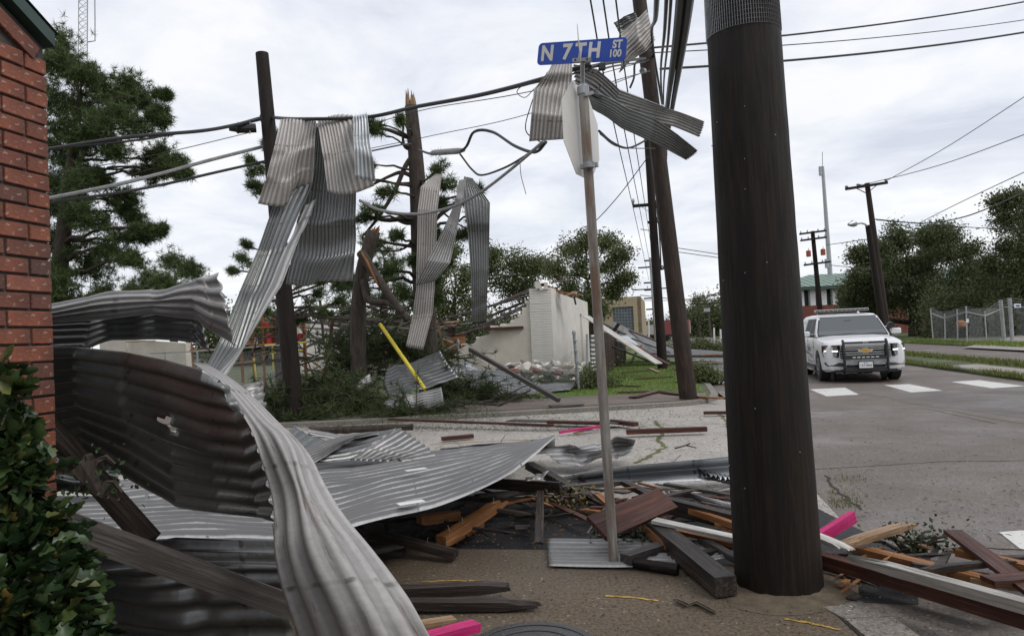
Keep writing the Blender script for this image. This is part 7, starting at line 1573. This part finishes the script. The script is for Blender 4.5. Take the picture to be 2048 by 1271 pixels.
# lower body: lofted stations (y, half width, bottom, top, crown)
ST = [(0.0, .80, .40, .86, .0), (.03, .90, .34, 1.00, .02), (.12, .965, .30, 1.06, .045), (.32, .995, .28, 1.10, .06), (.60, 1.01, .27, 1.125, .065), (.95, 1.015, .27, 1.15, .065), (1.25, 1.015, .27, 1.18, .06), (1.45, 1.015, .27, 1.21, .03), (2.2, 1.015, .27, 1.22, 0), (3.2, 1.015, .27, 1.225, 0), (4.2, 1.01, .28, 1.23, 0), (4.8, .995, .32, 1.23, 0), (5.05, .96, .38, 1.22, 0), (5.15, .90, .45, 1.15, 0)]
m = MB(); ring = []
for (y, w, zb, zt, cr) in ST:
    H = zt - zb; half = [(w * .90, zb), (w * .975, zb + .07 * H / .9), (w, zb + .35 * H), (w, zb + .62 * H), (w * .985, zb + .86 * H), (w * .945, zb + .965 * H), (w * .86, zt + cr * .35), (w * .5, zt + cr), (0, zt + cr * 1.05)]
    full_ = [(x, z) for x, z in half] + [(-x, z) for x, z in reversed(half[:-1])]; ring.append([Vector((x, y, z)) for x, z in full_])
k = len(ring[0]); vs = [v for r in ring for v in r]; fs = []
for i in range(len(ring) - 1):
    for j in range(k): fs.append((i * k + j, i * k + (j + 1) % k, (i + 1) * k + (j + 1) % k, (i + 1) * k + j))
fs += [tuple(range(k)), tuple(reversed(range((len(ring) - 1) * k, len(ring) * k)))]
m.add(vs, fs); body = cpart(m, 'body', MT['cwhite'])
AX = [.98, 3.95]
cut = MB()
for y in AX:
    for s in (-1, 1): cut.tube([Vector((s * .62, y, .40)), Vector((s * 1.3, y, .40))], .47, 24)
cme = bpy.data.meshes.new('cutter'); cme.from_pydata([tuple(q) for q in cut.v], [], cut.f)
bm = bmesh.new(); bm.from_mesh(cme); bmesh.ops.recalc_face_normals(bm, faces=bm.faces); bm.to_mesh(cme); bm.free()
cuo = bpy.data.objects.new('cutter', cme); COL.objects.link(cuo); cuo.parent = car
bo = body.modifiers.new('arches', 'BOOLEAN'); bo.object = cuo; bo.operation = 'DIFFERENCE'; bo.solver = 'EXACT'
bpy.context.view_layer.update()
dg = bpy.context.evaluated_depsgraph_get(); nm = bpy.data.meshes.new_from_object(body.evaluated_get(dg)); body.modifiers.clear(); body.data = nm; bpy.data.objects.remove(cuo); smooth_angle(body, 32)
# greenhouse
def ring4(y0, y1, w, z): return [Vector((-w, y0, z)), Vector((w, y0, z)), Vector((w, y1, z)), Vector((-w, y1, z))]
lv = [ring4(1.36, 5.06, .955, 1.20), ring4(1.60, 5.00, .93, 1.36), ring4(2.02, 4.86, .80, 1.76), ring4(2.22, 4.70, .74, 1.835), ring4(2.6, 4.4, .60, 1.865)]
vs = [v for r in lv for v in r]; fs = [(0, 3, 2, 1)] + [(i * 4 + j, i * 4 + (j + 1) % 4, i * 4 + 4 + (j + 1) % 4, i * 4 + 4 + j) for i in range(4) for j in range(4)] + [(16, 17, 18, 19)]
cpart(MB().add(vs, fs), 'cabin', MT['cwhite'], bevel=.03, smooth=40)
def on_line(a, b, t): return a.lerp(b, t)
def pane(pts, name, mat, off, par=None, th=.006):
    c = sum(pts, Vector()) / len(pts); nrm = (pts[1] - pts[0]).cross(pts[2] - pts[0]).normalized()
    if nrm.dot(c - Vector((0, 3.2, 1.2))) < 0: nrm = -nrm
    n = len(pts); v = [q + nrm * off for q in pts] + [q + nrm * (off - th) for q in pts]
    return cpart(MB().add(v, [tuple(range(n)), tuple(reversed(range(n, 2 * n)))] + [(i, (i + 1) % n, n + (i + 1) % n, n + i) for i in range(n)]), name, mat, par)
A, B = lv[0], lv[2]
# windshield in two slightly angled bands (follows the cabin slope)
w0 = [Vector((-.88, 1.375, 1.215)), Vector((.88, 1.375, 1.215)), Vector((.86, 1.60, 1.36)), Vector((-.86, 1.60, 1.36))]; w1 = [Vector((-.86, 1.60, 1.36)), Vector((.86, 1.60, 1.36)), Vector((.735, 2.02, 1.755)), Vector((-.735, 2.02, 1.755))]
frm = pane([w0[0] + Vector((-.03, 0, 0)), w0[1] + Vector((.03, 0, 0)), w0[2] + Vector((.03, 0, 0)), w0[3] + Vector((-.03, 0, 0))], 'windshield_seal', MT['cblack'], .008)
pane([w1[0] + Vector((-.03, 0, 0)), w1[1] + Vector((.03, 0, 0)), w1[2] + Vector((.03, .03, .02)), w1[3] + Vector((-.03, .03, .02))], 'windshield_seal', MT['cblack'], .008)
pane([w0[0].lerp(w0[3], .25), w0[1].lerp(w0[2], .25), w0[2], w0[3]], 'windshield', MT['cglass'], .013); pane(w1, 'windshield', MT['cglass'], .013)
MB_ = MB()
for s in (-.45, .25): MB_.bar(Vector((s, 1.40, 1.255)), Vector((s + .55, 1.47, 1.285)), .015, .012)
cpart(MB_, 'wipers', MT['cblack'])
cpart(MB().box((-.02, 1.9, 1.63), (.2, .03, .06)), 'mirror_glass', MT['cblack']); cpart(MB().box((.36, 1.72, 1.44), (.10, .02, .05), Matrix.Rotation(-.8, 3, 'X')), 'sticker', MT['white'])
# side windows
def side_pt(s, y, z):
    t = (z - 1.36) / (1.76 - 1.36); w = .93 + (.80 - .93) * t; return Vector((s * w, y, z))
for s in (-1, 1):
    front = [side_pt(s, 1.78, 1.32), side_pt(s, 2.62, 1.32), side_pt(s, 2.62, 1.74), side_pt(s, 2.17, 1.74)]
    rear = [side_pt(s, 2.72, 1.32), side_pt(s, 3.62, 1.32), side_pt(s, 3.62, 1.74), side_pt(s, 2.72, 1.74)]
    quart = [side_pt(s, 3.72, 1.32), side_pt(s, 4.78, 1.32), side_pt(s, 4.66, 1.72), side_pt(s, 3.72, 1.74)]
    for q, mt in ((front, 'cdark' if s < 0 else 'cglass'), (rear, 'cdark' if s < 0 else 'cglass'), (quart, 'cglass')):
        pane(q, 'side_window', MT[mt], .006)
    cpart(MB().bar(side_pt(s, 1.78, 1.295) * 1.004, side_pt(s, 4.8, 1.295) * 1.004, .012, .02), 'window_trim', MT['chrome'])
    # doors: seams, handles
    for y in (1.62, 2.68, 3.66): cpart(MB().box((s * 1.0135, y, .78), (.008, .008, .78)), 'door_seam', MT['cblack'])
    for y in (2.45, 3.45): cpart(MB().box((s * 1.025, y, 1.02), (.03, .2, .035)), 'door_handle', MT['cwhite'], bevel=.008)
    cpart(MB().bar(Vector((s * 1.04, 1.5, .30)), Vector((s * 1.04, 3.45, .30)), .12, .04), 'running_board', MT['chrome'])
    cpart(MB().bar(Vector((s * .985, 1.5, .37)), Vector((s * .985, 3.45, .37)), .08, .12), 'rocker_panel', MT['cblack'])
    mr = cpart(MB().box((s * 1.20, 1.82, 1.30), (.27, .13, .17)), 'wing_mirror', MT['cwhite'], bevel=.035, smooth=40); cpart(MB().bar(Vector((s * .93, 1.80, 1.25)), Vector((s * 1.14, 1.82, 1.235)), .08, .06), 'mirror_arm', MT['cblack'], mr)
    for y in AX:
        wh = cpart(MB().tube([Vector((s * .74, y, .40)), Vector((s * .78, y, .40)), Vector((s * .98, y, .40)), Vector((s * 1.01, y, .40))], [.36, .40, .40, .36], 32), 'wheel', MT['tyre'], smooth=35)
        cpart(MB().tube([Vector((s * .96, y, .40)), Vector((s * 1.005, y, .40)), Vector((s * 1.0155, y, .40))], [.25, .25, .235], 24), 'rim', MT['rim'], wh)
        for kk in range(6):
            a_ = kk * math.pi / 3; cpart(MB().tube([Vector((s * 1.010, y + math.cos(a_) * .155, .40 + math.sin(a_) * .155)), Vector((s * 1.019, y + math.cos(a_) * .155, .40 + math.sin(a_) * .155))], .042, 8), 'rim_hole', MT['cblack'], wh)
    cpart(MB().tube([Vector((s * .63, AX[0], .40)), Vector((s * .645, AX[0], .40))], .465, 24), 'arch_liner', MT['cblack']); cpart(MB().tube([Vector((s * .63, AX[1], .40)), Vector((s * .645, AX[1], .40))], .465, 24), 'arch_liner', MT['cblack'])
# underside
cpart(MB().box((0, 2.5, .33), (1.5, 4.4, .16)), 'chassis', MT['cblack']); cpart(MB().tube([Vector((.1, 3.9, .36)), Vector((.1, 4.15, .36))], .16, 12), 'axle_housing', MT['cblack'])
# grille
gr = cpart(MB().add([Vector((-.62, -.02, 1.0)), Vector((.62, -.02, 1.0)), Vector((.60, -.035, .64)), Vector((-.60, -.035, .64)), Vector((-.62, .12, 1.0)), Vector((.62, .12, 1.0)), Vector((.6, .12, .64)), Vector((-.6, .12, .64))], [(0, 1, 2, 3), (7, 6, 5, 4), (0, 4, 5, 1), (1, 5, 6, 2), (2, 6, 7, 3), (3, 7, 4, 0)]), 'grille', MT['cblack'])
for z in (.975, .925, .875, .80, .745, .695, .65): cpart(MB().bar(Vector((-.60, -.045, z)), Vector((.60, -.045, z)), .03, .018 if z != .975 else .035), 'grille_bar', MT['chrome'], gr)
bt2 = [(-.16, .012), (-.13, -.03), (-.06, -.03), (-.06, -.055), (.06, -.055), (.06, -.03), (.13, -.03), (.16, .012), (.155, .03), (.06, .03), (.06, .055), (-.06, .055), (-.06, .03), (-.155, .03)]
def front_plate(pts, c, th, name, mat, par, sc=1.0):
    n = len(pts); vs = [Vector((c[0] + x * sc, c[1] - th, c[2] + z * sc)) for x, z in pts] + [Vector((c[0] + x * sc, c[1], c[2] + z * sc)) for x, z in pts]
    return cpart(MB().add(vs, [tuple(range(n)), tuple(reversed(range(n, 2 * n)))] + [(i, (i + 1) % n, n + (i + 1) % n, n + i) for i in range(n)]), name, mat, par)
front_plate(bt2, (0, -.062, .842), .02, 'emblem_surround', MT['chrome'], gr, 1.15); front_plate(bt2, (0, -.083, .842), .008, 'emblem', MT['gold'], gr, .9)
# headlights, wrapped round the corners
for s in (-1, 1):
    q = [(.64, -.03, 1.005), (.97, .13, 1.005), (1.0, .30, .99), (1.0, .30, .80), (.985, .14, .70), (.66, -.035, .68)]
    def hl(pts, name, mat, off, par=None):
        v = [Vector((s * (x + off * .3), y - off, z)) for x, y, z in pts] + [Vector((s * (x - .05), y + .06, z)) for x, y, z in pts]; n = len(pts)
        return cpart(MB().add(v, [tuple(range(n)), tuple(reversed(range(n, 2 * n)))] + [(i, (i + 1) % n, n + (i + 1) % n, n + i) for i in range(n)]), name, mat, par)
    hb_ = hl(q, 'headlight', MT['cblack'], .012)
    hl([(.67, -.02, .99), (.95, .12, .99), (.95, .12, .87), (.67, -.022, .87)], 'upper_lens', MT['lens'], .022, hb_)
    hl([(.66, -.03, .865), (.965, .125, .875), (.965, .125, .84), (.66, -.03, .825)], 'daytime_light', MT['drl'], .026, hb_)
    hl([(.68, -.03, .815), (.95, .12, .825), (.94, .12, .725), (.69, -.03, .70)], 'lower_lens', MT['lens'], .022, hb_)
    hl([(.955, .13, .985), (.99, .27, .98), (.99, .27, .90), (.955, .13, .88)], 'marker_lens', MT['amber'], .018, hb_)
    for z in (.935,):
        p_ = Vector((s * .80, .035, z)); cpart(MB().tube([p_ + Vector((0, -.035, 0)), p_ + Vector((0, .02, 0))], [.03, .05], 12), 'projector', MT['chrome'], hb_)
    hl([(.42, -.035, .435), (.92, .07, .46), (.97, .14, .52), (.97, .14, .55), (.42, -.035, .53)], 'bumper_vent', MT['cblack'], .04)
cpart(MB().box((0, .0, .47), (.9, .06, .12)), 'lower_grille', MT['cblack']); cpart(MB().box((0, .10, .315), (1.5, .2, .07)), 'air_dam', MT['cblack'])
# push bumper
def bar_(pts, r, name, mat=MT['cmatte'], par=None): return cpart(MB().tube([Vector(p) for p in pts], r, 10), name, mat, par)
pb_ = bar_([(-.53, -.06, .26), (-.53, -.16, .40), (-.53, -.17, .80), (-.53, -.12, 1.06), (-.53, -.05, 1.12)], .034, 'push_bumper_upright'); bar_([(.50, -.06, .26), (.50, -.16, .40), (.50, -.17, .80), (.50, -.12, 1.06), (.50, -.05, 1.12)], .034, 'push_bumper_upright')
tb1 = cpart(MB().bar(Vector((-.52, -.13, 1.055)), Vector((.49, -.13, 1.055)), .04, .055), 'push_bumper_crossbar', MT['cmatte'])
tb2 = cpart(MB().bar(Vector((-.52, -.175, .665)), Vector((.49, -.175, .665)), .04, .075), 'push_bumper_crossbar', MT['cmatte'])
cpart(MB().bar(Vector((-.52, -.14, .36)), Vector((.49, -.14, .36)), .05, .10), 'push_bumper_crossbar', MT['cmatte'])
for i in range(6): cpart(MB().box((-.30 + i * .11, -.198, .675), (.075, .01, .022)), 'led_module', MT['white'], tb2)
cpart(MB().box((-.015, -.085, .56), (.96, .012, .17)), 'bumper_panel', MT['steel'])
lp_ = cpart(MB().box((-.03, -.195, .475), (.36, .02, .19)), 'number_plate_frame', MT['cblack']); cpart(MB().box((-.03, -.208, .475), (.32, .006, .155)), 'number_plate', MT['white'], lp_)
def ctext(s, c, size, mat, par, ex=Vector((1, 0, 0)), ez=Vector((0, 0, 1)), ey=Vector((0, -1, 0)), bold=0.0):
    o = text3d('lettering', s, Vector(c), ex, ez, ey, size, mat, None, bold=bold); o.parent = par; return o
ctext('TEXAS', (-.03, -.2125, .528), .036, MT['signblue'], lp_, bold=.0006); ctext('1AT-0062', (-.03, -.2125, .463), .07, MT['cblack'], lp_, bold=.0012)
ctext('SETINA', (0, -.1525, 1.055), .04, MT['white'], tb1, bold=.0005)
# door lettering and stripe on the visible side (image left)
sx = -1.0185
ctext('POLICE', (sx, 2.45, .86), .17, MT['grey_dec'], body, ex=Vector((0, -1, 0)), ey=Vector((-1, 0, 0)), bold=.004)
for (y0, z0, y1, z1, h) in ((1.75, .66, 2.6, .74, .05), (2.6, .74, 4.6, .82, .07), (1.75, .60, 2.5, .66, .02), (1.9, .5, 2.6, .52, .03)):
    cpart(MB().bar(Vector((sx + .003, y0, z0)), Vector((sx + .003, y1, z1)), .004, h), 'side_stripe', MT['grey_dec'])
# roof equipment
lbr = cpart(MB().box((-.08, 2.42, 1.965), (1.45, .28, .075)), 'light_bar', MT['lbar'], bevel=.02)
for i in range(12): cpart(MB().box((-.74 + i * .12, 2.275, 1.963), (.10, .01, .035)), 'light_module', MT['cmatte'], lbr)
cpart(MB().box((-.08, 2.42, 1.915), (1.3, .2, .04)), 'light_bar_mount', MT['cblack'], lbr)
cpart(MB().add([Vector((.32, 2.2, 1.86)), Vector((.38, 2.2, 1.86)), Vector((.38, 2.4, 1.87)), Vector((.32, 2.4, 1.87)), Vector((.35, 2.36, 1.97))], [(0, 1, 2, 3), (0, 1, 4), (1, 2, 4), (2, 3, 4), (3, 0, 4)]), 'antenna_fin', MT['cwhite'])
cpart(MB().tube([Vector((1.05, 1.62, 1.47)), Vector((1.05, 1.70, 1.47)), Vector((1.05, 1.80, 1.47))], [.085, .10, .04], 14), 'spotlight', MT['cblack'], smooth=40); cpart(MB().bar(Vector((.84, 1.76, 1.42)), Vector((1.0, 1.73, 1.45)), .025, .025), 'spotlight_arm', MT['chrome'])
